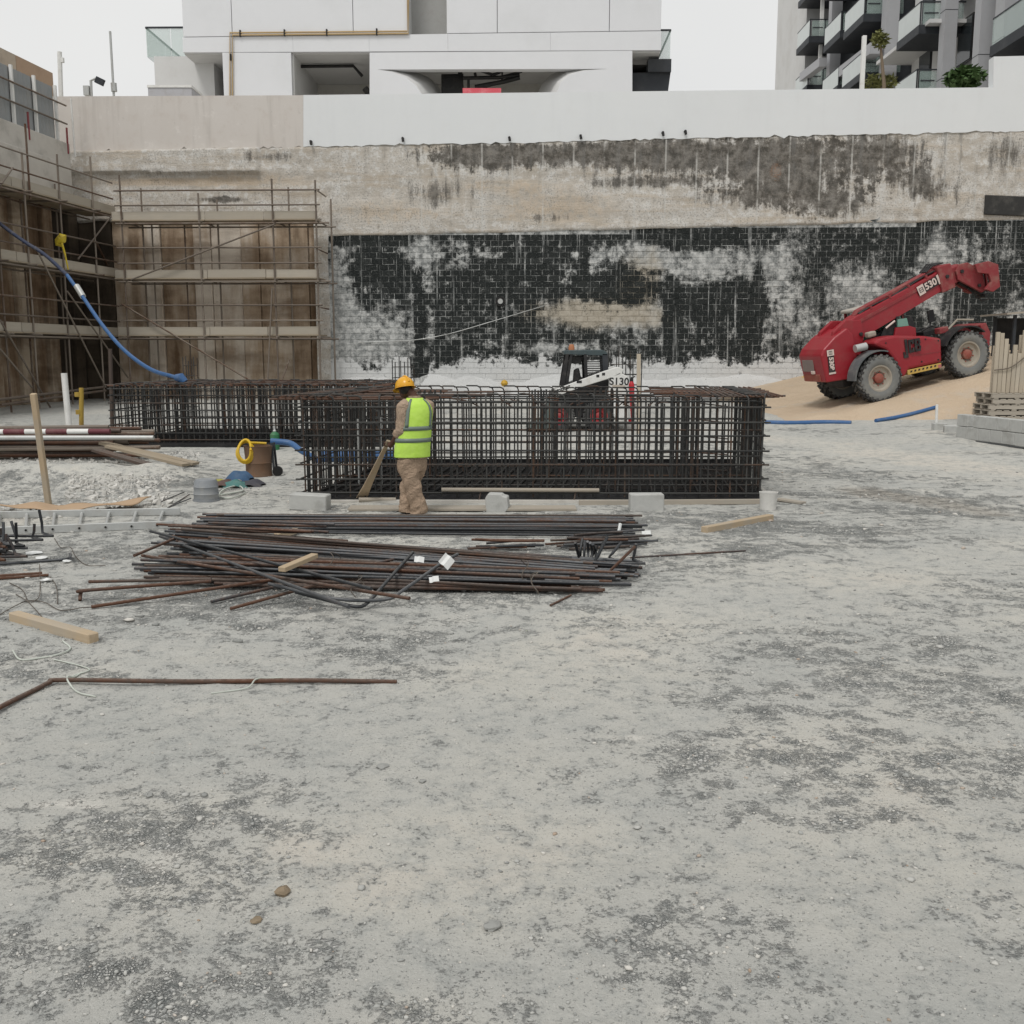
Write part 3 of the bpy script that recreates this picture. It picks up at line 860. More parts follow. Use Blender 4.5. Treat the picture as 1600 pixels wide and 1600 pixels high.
for (u, z) in cand:
    off = -0.049 + random.uniform(-0.005, 0.007)
    if (u, z) in singles:
        link('block', bm_var[random.randrange(4)], wall, Matrix.LocRotScale(WP(u, z, off), WROT, None))
    else:
        rest.box(WP(u, z, off), (BLK_L - 0.018, 0.08, BLK_H - 0.016), WROT.to_matrix())
ro = rest.obj('block_field', M_block, wall); ro['kind'] = 'stuff'

# limed bulge along the foot of the wall
fu = np.arange(U_SPLIT - 0.15, U_END, 0.08); ft = np.linspace(0, 1, 26)
FU, FT = np.meshgrid(fu, ft)
topz = 1.35 + 0.5 * fbm(fu * 0.6, fu * 0, 4, 0.6)
FZ = 0.1 + FT * (topz[None] - 0.1)
FW = 0.30 * (1 - FT) ** 0.8 - 0.06 + 0.16 * fbm(FU * 1.2, FZ * 1.8, 4, 0.6) * (1 - FT) ** 0.5
Pw = np.array(W0)[None, None] + FU[..., None] * np.array(WD) + FW[..., None] * np.array(WN)
link('lime_foot', grid_mesh('lime_foot', Pw[..., 0], Pw[..., 1], FZ, M_mortar), wall)

# pale edge strip where the blockwork ends, and stained shotcrete bays left of it
em = MB(); n = 40
pts = []
for i in range(n + 1):
    zz = 0.2 + i * (band_low(np.array(0.5)) - 0.2) / n
    pts.append((U_SPLIT + 0.03 + 0.12 * float(fbm(np.array(zz * 1.1), np.array(2.2), 4)), float(zz)))
em.prism([(U_SPLIT - 0.34, 0.2)] + [(a + .12, b) for a, b in pts] + [(U_SPLIT - 0.34, pts[-1][1])], wfn, -0.3, 0.03)
em.obj('edge_strip', M_band, wall)
ztop = uz(300, 347)[1] + 0.25
u = -0.75; i = 0
while u < U_SPLIT - 0.36:
    wd = (1.12 if i % 2 == 0 else 0.62) * random.uniform(0.94, 1.06); wd = min(wd, U_SPLIT - 0.345 - u)
    if wd < 0.08: break
    m = MB(); dep = -0.13 if i % 2 == 0 else -0.05
    m.prism([(u, -0.1), (u + wd - 0.012, -0.1), (u + wd - 0.012, ztop), (u, ztop)], wfn, -0.5, dep + random.uniform(-0.012, 0.012))
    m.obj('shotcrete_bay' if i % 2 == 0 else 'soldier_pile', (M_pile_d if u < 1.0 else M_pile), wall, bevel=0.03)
    u += wd; i += 1

# small pipe ends and fixings low on the parapet, lamp on the blockwork
for x, y in ((487, 222), (630, 217), (796, 216), (907, 213), (1035, 208), (1070, 206)):
    u, z = uz(x, y)
    m = MB(); m.tube([WP(u, z, 0.05), WP(u, z, 0.16), WP(u + 0.02, z - 0.12, 0.17)], 0.045, 8)
    m.obj('drain_spout', M_black, wall, smooth=True)
u, z = uz(782, 471)
lamp = thing('site_lamp', WP(u, z, 0.02), 'small round lamp with black housing on the black blockwork', 'lamp')
m = MB(); m.tube([WP(u, z, -0.03), WP(u, z, 0.1)], 0.17, 16); m.obj('housing', M_black, lamp, smooth=True)
m = MB(); m.tube([WP(u, z, 0.1), WP(u, z, 0.13)], 0.09, 16); m.obj('lens', M_gal, lamp, smooth=True)
pts = [uz(560, 535), uz(640, 532), (uz(700, 522)), uz(770, 502), uz(850, 478)]
tag(wire('cable', [WP(a, b, 0.05) for a, b in pts], 0.014, M_gal), 'thin pale cable running slantwise up across the black blockwork', 'cable')
# black stain on the wall at the right edge, added as a thin plate
a = uz(1538, 305); b = uz(1640, 340); m = MB()
m.prism([(a[0], a[1]), (b[0], a[1] - 0.1), (b[0], b[1]), (a[0], b[1] + 0.1)], wfn, 0.02, 0.10)
tag(m.obj('black_stain_plate', mat_worn('black_stain', (0.035, 0.035, 0.034), 0.8, (0.2, 0.19, 0.17), 0.4, 2.0), None, bevel=0.03), 'black stain built as a thin plate on the pale wall band near the right edge', 'sheet')

# ================================================================== left retaining wall
lw = thing('retaining_wall', LP(6, 0.3, 0), 'brown soil-stained pile wall with concrete capping beam on the left side', 'wall')
def lfn(v, z, off): return LP(v, z, off)
zc0 = vz(60, 318)[1]; zc1 = vz(0, 186)[1]
v = -0.8; i = 0
while v < 16:
    wd = (1.05 if i % 2 == 0 else 0.6) * random.uniform(0.95, 1.05)
    m = MB(); m.prism([(v, -0.1), (v + wd - 0.015, -0.1), (v + wd - 0.015, zc0 + 0.1), (v, zc0 + 0.1)], lfn, -0.5, (-0.14 if i % 2 == 0 else 0.0) + random.uniform(-0.015, 0.015))
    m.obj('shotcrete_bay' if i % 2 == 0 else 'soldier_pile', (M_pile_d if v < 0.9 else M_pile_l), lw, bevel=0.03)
    v += wd; i += 1
m = MB(); m.prism([(0.6, zc0), (18, zc0), (18, zc1), (0.6, zc1)], lfn, -0.55, 0.12); m.obj('capping_beam', M_conc, lw, bevel=0.03)
m = MB(); m.prism([(1.9, zc0 + 0.05), (18, zc0 + 0.05), (18, zc1 - 0.75), (1.9, zc1 - 0.75)], lfn, 0.12, 0.30); m.obj('beam_step', M_conc, lw, bevel=0.03)

# sheet fence on top of it
fen = thing('sheet_fence', LP(4, zc1, -0.1), 'grey sheet metal fence with white posts on top of the left wall', 'fence')
ft_ = vz(0, 96)[1]
for i in range(9):
    v0 = 1.15 + i * 1.25
    m = MB()
    n = 10; pr = []
    for j in range(n + 1): pr.append((v0 + j * 1.2 / n, -0.06 if j % 2 else -0.085))
    vs = [LP(a, zc1, o) for a, o in pr] + [LP(a, ft_, o) for a, o in pr] + [LP(a, zc1, o - 0.03) for a, o in pr] + [LP(a, ft_, o - 0.03) for a, o in pr]
    q = n + 1; fs = []
    for j in range(n): fs += [(j, j + 1, q + j + 1, q + j), (2 * q + j + 1, 2 * q + j, 3 * q + j, 3 * q + j + 1), (q + j, q + j + 1, 3 * q + j + 1, 3 * q + j)]
    m.add(vs, fs); m.obj('panel', M_fence, fen)
    m = MB(); m.bar(LP(v0 - 0.025, zc1 - 0.3, 0.0), LP(v0 - 0.025, ft_ + 0.05, 0.0), 0.09, 0.09, up=(0, 1, 0)); m.obj('post', M_wht, fen)
for zz in (zc1 + 0.65, zc1 + 1.25):
    rod('rail', LP(0.6, zz, 0.06), LP(13, zz, 0.06), 0.03, M_scaf, fen)
for v0 in (0.75, 3.05, 5.1, 5.9):
    rod('red_post', LP(v0, zc1 - 0.35, 0.12), LP(v0, zc1 + 0.5, 0.12), 0.035, M_redw, fen)
rod('upright', LP(-0.05 + 0.5, zc1 - 0.4, 0.2), LP(0.5, zc1 + 1.5, 0.2), 0.035, M_wht, fen)
hv0, hz0 = vz(82, 111, -2.6); hz1 = vz(0, 74, -2.6)[1]
hrd = thing('ply_hoarding', LP(hv0 + 3, zc1, -2.6), 'orange-brown plywood hoarding rising behind the grey sheet fence', 'hoarding')
for i in range(5):
    m = MB(); m.prism([(hv0 + i * 2.4, zc1 - 0.5), (hv0 + (i + 1) * 2.4 - 0.02, zc1 - 0.5), (hv0 + (i + 1) * 2.4 - 0.02, hz1), (hv0 + i * 2.4, hz1)], lfn, -2.75, -2.6)
    m.obj('panel', M_orange_ply if i == 0 else mat_worn('hoarding_ply_pale', (0.45, 0.38, 0.30), 0.8, amt=0.4), hrd)

# ================================================================== scaffolding
SOFF, SIN = 1.45, 0.35
def scf(x, y): u, z = uz(x, y, SOFF); return u, z
DZ = [scf(300, y)[1] for y in (525, 436, 345)]           # deck levels
sc = thing('scaffolding', WP(4, 0.4, 1), 'tube scaffolding with three plank decks in front of the back wall, left corner', 'scaffolding')
def gW(u, o):
    p = WP(u, 0, o); return gz(p.x, p.y)
us = [scf(x, 450)[0] for x in (196, 316, 430, 497)]
topz = scf(300, 285)[1]
for i, u in enumerate(us):
    rod('standard', WP(u, gW(u, SOFF), SOFF), WP(u, topz + (0.25, -0.35, 0.1, 0.05)[i], SOFF), 0.032, M_scaf, sc)
    rod('standard', WP(u + 0.28, gW(u, SIN), SIN), WP(u + 0.28, topz - 0.4 * (i % 2), SIN), 0.032, M_scaf, sc)
for u in (us[0] + 0.6, us[1] - 0.9):
    rod('standard', WP(u, gW(u, SIN), SIN), WP(u, DZ[2], SIN), 0.028, M_scaf, sc)
for di, dz in enumerate(DZ):
    for o in (SOFF, SIN):
        rod('ledger', WP(us[0] - 0.2, dz - 0.09, o + 0.05), WP(us[3] + 0.45, dz - 0.09, o + 0.05), 0.028, M_scaf, sc)
    for h in ((0.52, 1.03) if di < 2 else (0.5, 0.98)):
        rod('guard_rail', WP(us[0] - 0.2, dz + h, SOFF + 0.05), WP(us[3] + 0.15, dz + h, SOFF + 0.05), 0.026, M_scaf, sc)
    for u in us:
        rod('transom', WP(u + 0.08, dz - 0.03, 0.15), WP(u + 0.08, dz - 0.03, SOFF + 0.3), 0.028, M_scaf, sc)
    rod('end_rail', WP(us[3] + 0.08, dz + 0.95, 0.2), WP(us[3] + 0.08, dz + 0.95, SOFF + 0.1), 0.026, M_scaf, sc)
    segs = [us[0] - 0.35, us[1] + 0.2, us[2] - 0.3, us[3] + 0.05]
    for j in range(3):
        for q in range(5):
            board('deck_board', WP(segs[j] + 0.0, dz + 0.02 + 0.006 * j, 0.45 + q * 0.225), WP(segs[j + 1] - 0.02, dz + 0.02 + 0.006 * j, 0.45 + q * 0.225), 0.215, 0.04, M_plank, sc)
        board('toe_board', WP(segs[j], dz + 0.18, SOFF - 0.06 + 0.012 * (j % 2)), WP(segs[j + 1] - 0.02, dz + 0.18 + random.uniform(-.015, .015), SOFF - 0.06 + 0.012 * (j % 2)), 0.035, 0.27, M_toe, sc)
def sp(x, y, o=SOFF + 0.12): u, z = uz(x, y, o); return WP(u, z, o)
for a, b in (((205, 437), (430, 350)), ((190, 475), (400, 600)), ((425, 450), (418, 600)), ((452, 562), (440, 596))):
    rod('brace', sp(*a), sp(*b), 0.028, M_scaf, sc)
tb = sp(150, 378); tg = gp(262, 606)
rod('raker', tb, (tg.x, tg.y, gz(tg.x, tg.y) - 0.05), 0.04, M_scaf, sc)

LOFF, LIN = 1.5, 0.4
ls = thing('scaffolding', LP(4, 0.4, 1), 'tube scaffolding with plank decks along the brown left wall', 'scaffolding')
def gL(v, o):
    p = LP(v, 0, o); return gz(p.x, p.y)
def lp(x, y, o=LOFF): v, z = vz(x, y, o); return LP(v, z, o)
LDZ = [vz(100, y, LOFF)[1] for y in (523, 421, 315)]
vs_ = [vz(x, 400, LOFF)[0] for x in (150, 99, 45, 0)] + [vz(0, 400, LOFF)[0] + 2.0, vz(0, 400, LOFF)[0] + 4.0]
ltop = vz(33, 205, LOFF)[1]
for i, v in enumerate(vs_):
    rod('standard', LP(v, gL(v, LOFF), LOFF), LP(v, ltop - 0.3 * (i % 3), LOFF), 0.032, M_scaf, ls)
    rod('standard', LP(v + 0.35, gL(v, LIN), LIN), LP(v + 0.35, ltop - 0.9 - 0.2 * (i % 2), LIN), 0.032, M_scaf, ls)
rod('standard', LP(vs_[2] - 0.25, LDZ[2] - 0.2, LOFF + .02), LP(vs_[2] - 0.25, ltop + 0.25, LOFF + .02), 0.032, M_scaf, ls)
vm = vs_[-1] + 1
for di, dz in enumerate(LDZ):
    for o in (LOFF, LIN):
        rod('ledger', LP(0.2, dz - 0.09, o + 0.05), LP(vm, dz - 0.09, o + 0.05), 0.028, M_scaf, ls)
    for h in (0.52, 1.05):
        rod('guard_rail', LP(0.6, dz + h, LOFF + 0.05), LP(vm, dz + h, LOFF + 0.05), 0.026, M_scaf, ls)
    for v in vs_:
        rod('transom', LP(v + 0.08, dz - 0.03, 0.15), LP(v + 0.08, dz - 0.03, LOFF + 0.3), 0.028, M_scaf, ls)
    e = [0.3, 3.9, 6.4, 9.0, 12.0]
    for j in range(4):
        for q in range(5):
            board('deck_board', LP(e[j], dz + 0.02 + 0.006 * (j % 2), 0.5 + q * 0.225), LP(e[j + 1] - 0.02, dz + 0.02 + 0.006 * (j % 2), 0.5 + q * 0.225), 0.215, 0.04, M_plank, ls)
        board('toe_board', LP(e[j], dz + 0.18, LOFF - 0.06 + 0.012 * (j % 2)), LP(e[j + 1] - 0.02, dz + 0.18, LOFF - 0.06 + 0.012 * (j % 2)), 0.035, 0.27, M_toe, ls)
for a, b in (((0, 500), (95, 665)), ((0, 545), (50, 605)), ((55, 385), (165, 605)), ((0, 290), (20, 262)), ((122, 405), (176, 335)), ((105, 455), (200, 590))):
    p0 = lp(a[0], a[1], LOFF + 0.14); p1 = lp(b[0], b[1], LOFF + 0.14)
    rod('brace', p0, p1, 0.028, M_scaf, ls)
    if a == (0, 500):
        pass
g1 = gp(0, 650); g2 = gp(164, 628)
rod('guide_rail', (g1.x, g1.y, g1.z + 0.45), (g2.x, g2.y, g2.z + 0.5), 0.04, M_scaf, ls)
rod('guide_rail', (g1.x, g1.y + 0.1, g1.z + 0.30), (g2.x, g2.y + 0.1, g2.z + 0.38), 0.04, M_scaf, ls)

# yellow strap tied to the scaffold
M_yel = mat_worn('yellow_cloth', (0.55, 0.42, 0.03), 0.7, amt=0.25)
yp = lp(93, 372, LOFF + 0.2)
m = MB()
pts = [yp + Vector((math.sin(i * 1.3) * 0.10, 0.02 * i, 0.12 - 0.07 * i)) for i in range(6)]
m.tube(pts, [0.03, 0.12, 0.15, 0.12, 0.10, 0.04], 8)
m.tube([yp + Vector((0.05, 0, -0.1)), yp + Vector((0.14, 0, -0.5)), yp + Vector((0.2, 0.02, -0.95))], [0.04, 0.03, 0.02], 6)
tag(m.obj('strap', M_yel, None, smooth=True), 'yellow cloth strap tied to the left scaffolding', 'strap')

# blue hose sagging from the scaffold
M_blue = mat_worn('blue_hose', (0.045, 0.115, 0.26), 0.45, (0.2, 0.22, 0.25), 0.3, 6)
M_blued = mat_worn('dark_blue_hose', (0.03, 0.04, 0.075), 0.6)
hp = [lp(-90, 262, LOFF + .08), at(-30, 325, 29.8), at(30, 372, 29.2), at(70, 398, 28.8), at(105, 430, 28.2), at(128, 462, 27.6), at(160, 508, 26.8), at(195, 548, 25.8), at(235, 577, 24.6), at(275, 590, 23.2)]
hose = thing('concrete_hose', hp[-1], 'thick blue hose hanging in a curve from the left scaffolding down to the rear cage', 'hose')
wire('dark_sleeve', hp[:5], 0.05, M_blued, hose, 10)
wire('hose', hp[4:], 0.05, M_blue, hose, 10)
m = MB(); m.tube([hp[4] * 0.35 + hp[5] * 0.65 + Vector((0, 0, .06)), hp[5] + Vector((0.03, 0, -.03))], 0.08, 12); m.obj('coupling', M_gal, hose, smooth=True)
m = MB(); m.tube([hp[-1], hp[-1] + Vector((0.12, -0.05, 0.0)), hp[-1] + Vector((0.22, -0.06, -0.1))], [0.075, 0.11, 0.08], 12); m.obj('nozzle', M_blue, hose, smooth=True)

# ================================================================== white building behind the parapet
F0 = Vector((0, 46, 0)); FA = math.atan(0.014)
FD = Vector((math.cos(FA), -math.sin(FA), 0)); FN = Vector((-math.sin(FA), -math.cos(FA), 0))
def FP(u, z, off=0.0): return F0 + FD * u + FN * off + Vector((0, 0, z))
def fuz(x, y, off=0.0):
    p = hit(x, y, F0 + FN * off, FN); return (p - F0).dot(FD), p.z
def ffn(u, z, off): return FP(u, z, off)
wb = thing('white_building', FP(-2, 10.25, -4), 'white clad building with carved underside and black pipes above the parapet', 'building')
zt = 21.0
def fpanel(name, x0, x1, t0, t1, mat=None, w0=-0.18, w1=0.0, bevel=0.012):
    """facade piece given by its photo extent; t0, t1 give upper and lower edge at a photo x"""
    f0 = t0 if callable(t0) else (lambda x: t0); f1 = t1 if callable(t1) else (lambda x: t1)
    pl = [fuz(x0, f1(x0)), fuz(x1, f1(x1))]
    pl += [(pl[1][0], zt), (pl[0][0], zt)] if f0(x0) < 0 else [(pl[1][0], fuz(x1, f0(x1))[1]), (pl[0][0], fuz(x0, f0(x0))[1])]
    m = MB(); m.prism(pl, ffn, w0, w1)
    return m.obj(name, mat or M_wpanel, wb, bevel=bevel)
ly = lambda x: 58 - 10 * (x - 285) / 748
G_ = 0.45
for x0, x1 in ((286, 363), (363, 552), (552, 639), (698, 777), (777, 952), (952, 1033)):
    fpanel('cladding_panel', x0 + G_, x1 - G_, -1, lambda x: ly(x) - G_)
for x0, x1 in ((286, 458), (458, 577), (577, 700), (700, 860), (860, 1033)):
    fpanel('cladding_panel', x0 + 0.05, x1 - 0.05, lambda x: ly(x) + G_, lambda x: 82 - 3.5 * (x - 285) / 748)
# lower cladding with its openings
fpanel('cladding_panel', 351, 457.5, 82.1, 175)
m = MB()
def fpoly(ps): return [fuz(x, y) for x, y in ps]
LC = [(590, 108.5), (612, 112.5), (634, 121), (650, 133), (659, 147), (661, 175)]
RC = [(950, 107.5), (912, 110.5), (890, 117), (876, 129), (869, 147), (867, 175)]
m.prism(fpoly([(577.5, 82.0), (988, 79.2), (988, 175)] + RC[::-1] + LC + [(577.5, 175)]), ffn, -0.45, -0.002)
m.obj('carved_panel', M_wpanel, wb)
for crv, sg in ((LC, 1), (RC, -1)):
    P2 = [Vector(fuz(*q)) for q in crv]; fine_ = []
    for i in range(len(P2) - 1):
        for k_ in range(5): fine_.append(P2[i].lerp(P2[i + 1], k_ / 5))
    fine_.append(P2[-1]); n = len(fine_); rows = []
    for j in range(9):
        th = math.pi / 2 * j / 8; row = []
        for i, q in enumerate(fine_):
            t_ = (fine_[min(i + 1, n - 1)] - fine_[max(i - 1, 0)]).normalized(); nn = Vector((-t_.y, t_.x)) * sg
            rad = 0.95 * min(1, i / (n * .45)); row.append(FP(q.x + nn.x * rad * (j / 8), q.y + nn.y * rad * (j / 8), -0.003 - rad * 2.6 * (j / 8) ** 1.35))
        rows.append(row)
    m = MB(); m.add([q for r_ in rows for q in r_], [(a_ * n + i, a_ * n + i + 1, (a_ + 1) * n + i + 1, (a_ + 1) * n + i) for a_ in range(8) for i in range(n - 1)])
    m.obj('flared_reveal', M_wshade, wb, smooth=True, sharp=80)  # darker white than the carved panel: shade of the flare put into the colour
# structure behind
def fbox(name, x0, x1, z0, z1, w0, w1, mat, ref=100):
    ua = fuz(x0, ref)[0]; ub = fuz(x1, ref)[0]
    m = MB(); m.prism([(ua, z0), (ub, z0), (ub, z1), (ua, z1)], ffn, w0, w1); return m.obj(name, mat, wb)
Z84 = fuz(640, 82)[1]; Z57 = fuz(640, 66)[1]
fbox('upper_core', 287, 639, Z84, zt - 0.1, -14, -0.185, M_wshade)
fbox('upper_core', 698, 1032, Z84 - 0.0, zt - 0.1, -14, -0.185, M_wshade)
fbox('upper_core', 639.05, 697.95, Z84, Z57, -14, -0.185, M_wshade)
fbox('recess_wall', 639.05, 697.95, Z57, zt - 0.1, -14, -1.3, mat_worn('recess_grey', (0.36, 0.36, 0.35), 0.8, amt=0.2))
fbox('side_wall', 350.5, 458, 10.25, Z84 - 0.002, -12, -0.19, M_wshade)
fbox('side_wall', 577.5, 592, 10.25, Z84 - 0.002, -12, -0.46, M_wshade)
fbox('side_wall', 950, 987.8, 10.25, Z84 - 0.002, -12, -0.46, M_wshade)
fbox('rear_wall', 300, 1020, 10.25, Z84 - 0.004, -12.4, -5.2, mat_worn('carport_wall', (0.50, 0.49, 0.46), 0.8, amt=0.2))
# plumbing hung under the slabs
def fp3(x, y, off): u, z = fuz(x, y, off); return FP(u, z, off)
for pts, off, r in ([(462, 104), (552, 103), (566, 119)], -1.6, 0.07), ([(540, 84), (560, 88), (577, 91)], -1.2, 0.07), ([(570, 138), (577, 147)], -1.0, 0.14):
    m = MB(); m.tube([fp3(x, y, off) for x, y in pts], r, 8); m.obj('drain_pipe', M_black, wb, smooth=True)
for pts, r in (([(742, 136), (785, 128), (812, 121)], 0.10), ([(724, 122), (780, 121), (812, 117)], 0.08), ([(744, 122), (742, 114)], 0.06), ([(750, 110), (770, 117)], 0.06), ([(770, 117), (785, 112), (784, 127), (745, 140)], 0.07), ([(787, 119), (815, 112), (817, 108)], 0.055), ([(732, 139), (732, 121)], 0.06)):
    m = MB(); m.tube([fp3(x, y, -1.1) for x, y in pts], r, 8); m.obj('drain_pipe', M_black, wb, smooth=True)
m = MB(); a = fp3(707, 134, -1.6); m.box(a, (0.95, 0.6, 0.85)); m.box(a + Vector((0.35, 0, .45)), (0.2, 0.3, 0.2)); m.obj('fan_unit', M_black, wb, bevel=0.03)
m = MB(); m.bar(fp3(690, 119, -1.3), fp3(724, 118, -1.3), 0.12, 0.12); m.obj('duct_rail', M_black, wb)
# ochre gas pipes on the facade
for d in (0.0, 4.0):
    P_ = [(637 + d * 0.4, -20), (637 + d * 0.4, 49.5 + d * 0.9), (360 + d * 1.0, 52 + d * 0.9), (360 + d, 165)]
    m = MB(); m.tube([FP(*fuz(x, max(y, -20)), 0.07) for x, y in P_], 0.035, 8); m.obj('gas_pipe', M_brass, wb, smooth=True)
for x, y in ((376, 53), (445, 52), (511, 51.5), (589, 50.5), (361, 90)):
    m = MB(); m.box(FP(*fuz(x, y), 0.06), (0.06, 0.1, 0.26)); m.obj('pipe_clip', M_black, wb)
# left terrace, its glass rail, the small white topped box
fbox('terrace_wall', 222, 318, 10.25, fuz(260, 88, -1.5)[1], -9, -1.5, M_wshade)
tz = fuz(260, 88, -1.5)[1]
ua = fuz(228.5, 60, -1.6)[0]; ub = fuz(300, 60, -1.6)[0]; tz1 = fuz(260, 43, -1.6)[1]
m = MB(); m.bar(FP(ua, tz1, -1.6), FP(ub, tz1, -1.6), 0.06, 0.07); m.bar(FP(ua, tz1, -1.6), FP(ua + 0.02, tz1, -9), 0.06, 0.07); m.obj('hand_rail', M_slate, wb)
for k_ in range(2):
    m = MB(); m.prism([(ua + k_ * 1.1, tz), (ua + k_ * 1.1 + 1.07, tz), (ua + k_ * 1.1 + 1.07, tz1 - 0.04), (ua + k_ * 1.1, tz1 - 0.04)], ffn, -1.615, -1.6); m.obj('glass_pane', M_glass, wb)
for k_ in range(3):
    m = MB(); m.add([FP(ua, tz, -1.7 - 2.4 * k_), FP(ua, tz, -4.05 - 2.4 * k_), FP(ua, tz1 - 0.04, -4.05 - 2.4 * k_), FP(ua, tz1 - 0.04, -1.7 - 2.4 * k_)], [(0, 1, 2, 3)])
    g_ = m.obj('glass_pane', M_glass, wb); s_ = g_.modifiers.new('thick', 'SOLIDIFY'); s_.thickness = 0.015
# right balcony
zb0 = fuz(1040, 147, -0.6)[1]; zb1 = fuz(1040, 92, -0.6)[1]; zr = fuz(1040, 46, -0.6)[1]
ua = fuz(1033.5, 100)[0]; ub = fuz(1049, 100, -0.6)[0]
m = MB(); m.prism([(ua - 0.5, fuz(1040, 112, -.6)[1]), (ub, fuz(1040, 112, -.6)[1]), (ub, zb1), (ua - 0.5, zb1)], ffn, -5, -0.6); m.obj('balcony_edge', M_slate, wb)
m = MB(); m.prism([(ua - 1.2, 10.3), (ub - 0.45, 10.3), (ub, fuz(1040, 112, -.6)[1] - 0.002), (ua - 1.2, fuz(1040, 112, -.6)[1] - 0.002)], ffn, -5, -0.8); m.obj('balcony_base', M_slate, wb)
m = MB(); m.bar(FP(ua, zr, -0.7), FP(ub - 0.05, zr, -0.7), 0.06, 0.07); m.bar(FP(ub - 0.05, zr, -0.7), FP(ub - 0.05, zr, -5), 0.06, 0.07); m.obj('hand_rail', M_slate, wb)
m = MB(); m.prism([(ua, zb1), (ub - 0.05, zb1), (ub - 0.05, zr - 0.04), (ua, zr - 0.04)], ffn, -0.72, -0.7); m.obj('glass_pane', M_glass, wb)
m = MB(); m.prism([(ua - 1.3, fuz(1000, 101, -1.2)[1]), (ua - 0.2, fuz(1000, 101, -1.2)[1]), (ua - 0.2, Z84), (ua - 1.3, Z84)], ffn, -4, -1.2); m.obj('soffit_beam', mat_worn('soffit_grey', (0.32, 0.31, 0.30), 0.8), wb)
m = MB(); m.bar(fp3(990, 117, -1.0), fp3(1018, 116, -1.0), 0.16, 0.14); m.obj('drain_pipe', M_black, wb)
# red banner edge behind the parapet
m = MB(); m.bar(at(723, 145, 39.5), at(783, 145, 39.5), 0.04, 0.32)
tag(m.obj('red_banner', mat_worn('red_banner', (0.62, 0.10, 0.13), 0.6, (0.75, 0.45, 0.45), 0.4, 3), None), 'red banner edge showing above the white parapet', 'banner')
# roof box left of the building
bx = thing('roof_box', at(262, 150, 40), 'small grey box with bright white lid behind the beige parapet', 'box')
a0 = at(231, 137, 40); a1 = at(299, 137, 40); zz = 10.25
m = MB(); m.prism([(a0.x, zz), (a1.x, zz), (a1.x, a0.z), (a0.x, a0.z)], lambda a, b, c: Vector((a, 40 + c, b)), 0, 1.3); m.obj('housing', mat_worn('box_grey', (0.42, 0.42, 0.44), 0.7), bx)
m = MB(); m.prism([(a0.x - .02, a0.z + .002), (a1.x + .02, a0.z + .002), (a1.x + .02, a0.z + 0.09), (a0.x - .02, a0.z + 0.09)], lambda a, b, c: Vector((a, 39.97 + c, b)), 0, 1.36); m.obj('lid', M_wht, bx)

# posts and floodlight on the beige parapet
p = at(94, 150, 38.6); m = MB(); m.tube([Vector((p.x, p.y, 10.25)), at(93, 81, 38.6)], 0.085, 8); m.box(at(97, 94, 38.6), (0.12, 0.12, 0.16))
tag(m.obj('white_post', M_wht, None), 'white post with small fitting standing behind the left end of the parapet', 'post')
p = at(178, 150, 39); m = MB(); m.tube([Vector((p.x, p.y, 10.25)), at(172, 49, 39)], 0.045, 8); m.tube([at(178.5, 143, 39), at(177.5, 130, 39)], 0.11, 8)
tag(m.obj('thin_mast', M_gal, None, smooth=True), 'thin grey mast rising left of the white building', 'mast')
fl = thing('floodlight', at(141, 150, 38.5), 'small floodlight on a bracket behind the beige parapet', 'floodlight')
p = at(142, 150, 38.5); m = MB(); m.tube([Vector((p.x, p.y, 10.25)), at(142, 126, 38.5), at(150, 123, 38.5)], 0.05, 8); m.obj('bracket', M_gal, fl)
m = MB(); m.box(at(136, 142, 38.5), (0.2, 0.2, 0.32)); m.obj('control_box', M_gal, fl)
m = MB(); m.box((0, 0, 0), (0.30, 0.14, 0.22), Matrix.Rotation(R(25), 3, 'Y')); m.obj('lamp_head', M_slate, fl, M=Matrix.Translation(at(156, 127, 38.4)))

# ================================================================== dark apartment block on the right
XB = 21.5
ab = thing('apartment_building', (XB + 5, 62, 10.25), 'dark slate apartment block with grey columns and glass balconies at upper right', 'building')
def Yx(x): return XB * 1600 / (x - 800)
m = MB(); m.box((XB + 8, (Yx(1600) - 12 + 78) / 2, 20), (12, 78 - Yx(1600) + 12, 21)); m.obj('core_wall', M_slate, ab)
m = MB(); m.box((XB + 6, 82.5, 20), (12.6, 8.6, 21)); m.obj('gable_wall', M_wshade, ab)
m = MB(); m.box((XB - 0.35, 80.3, 17.6), (0.4, 13, 0.5)); m.obj('string_course', M_fin, ab)
for x, wd in ((1276, 0.7), (1357, 0.75), (1443, 0.62), (1496, 0.65), (1533, 0.9)):
    Y = Yx(x) if x < 1480 else Yx(x)
    m = MB(); m.box((XB, Y, 20.0), (wd, wd, 20.6)); m.obj('column', M_fin, ab)
    for zz in (15.5, 18.7):
        m = MB(); m.box((XB, Y, zz), (wd + 0.01, wd + 0.01, 0.03)); m.obj('joint', M_slate, ab)
m = MB(); m.box((XB, Yx(1256), 20), (0.22, 0.22, 20)); m.obj('column', M_wht, ab)
FLH = 3.2
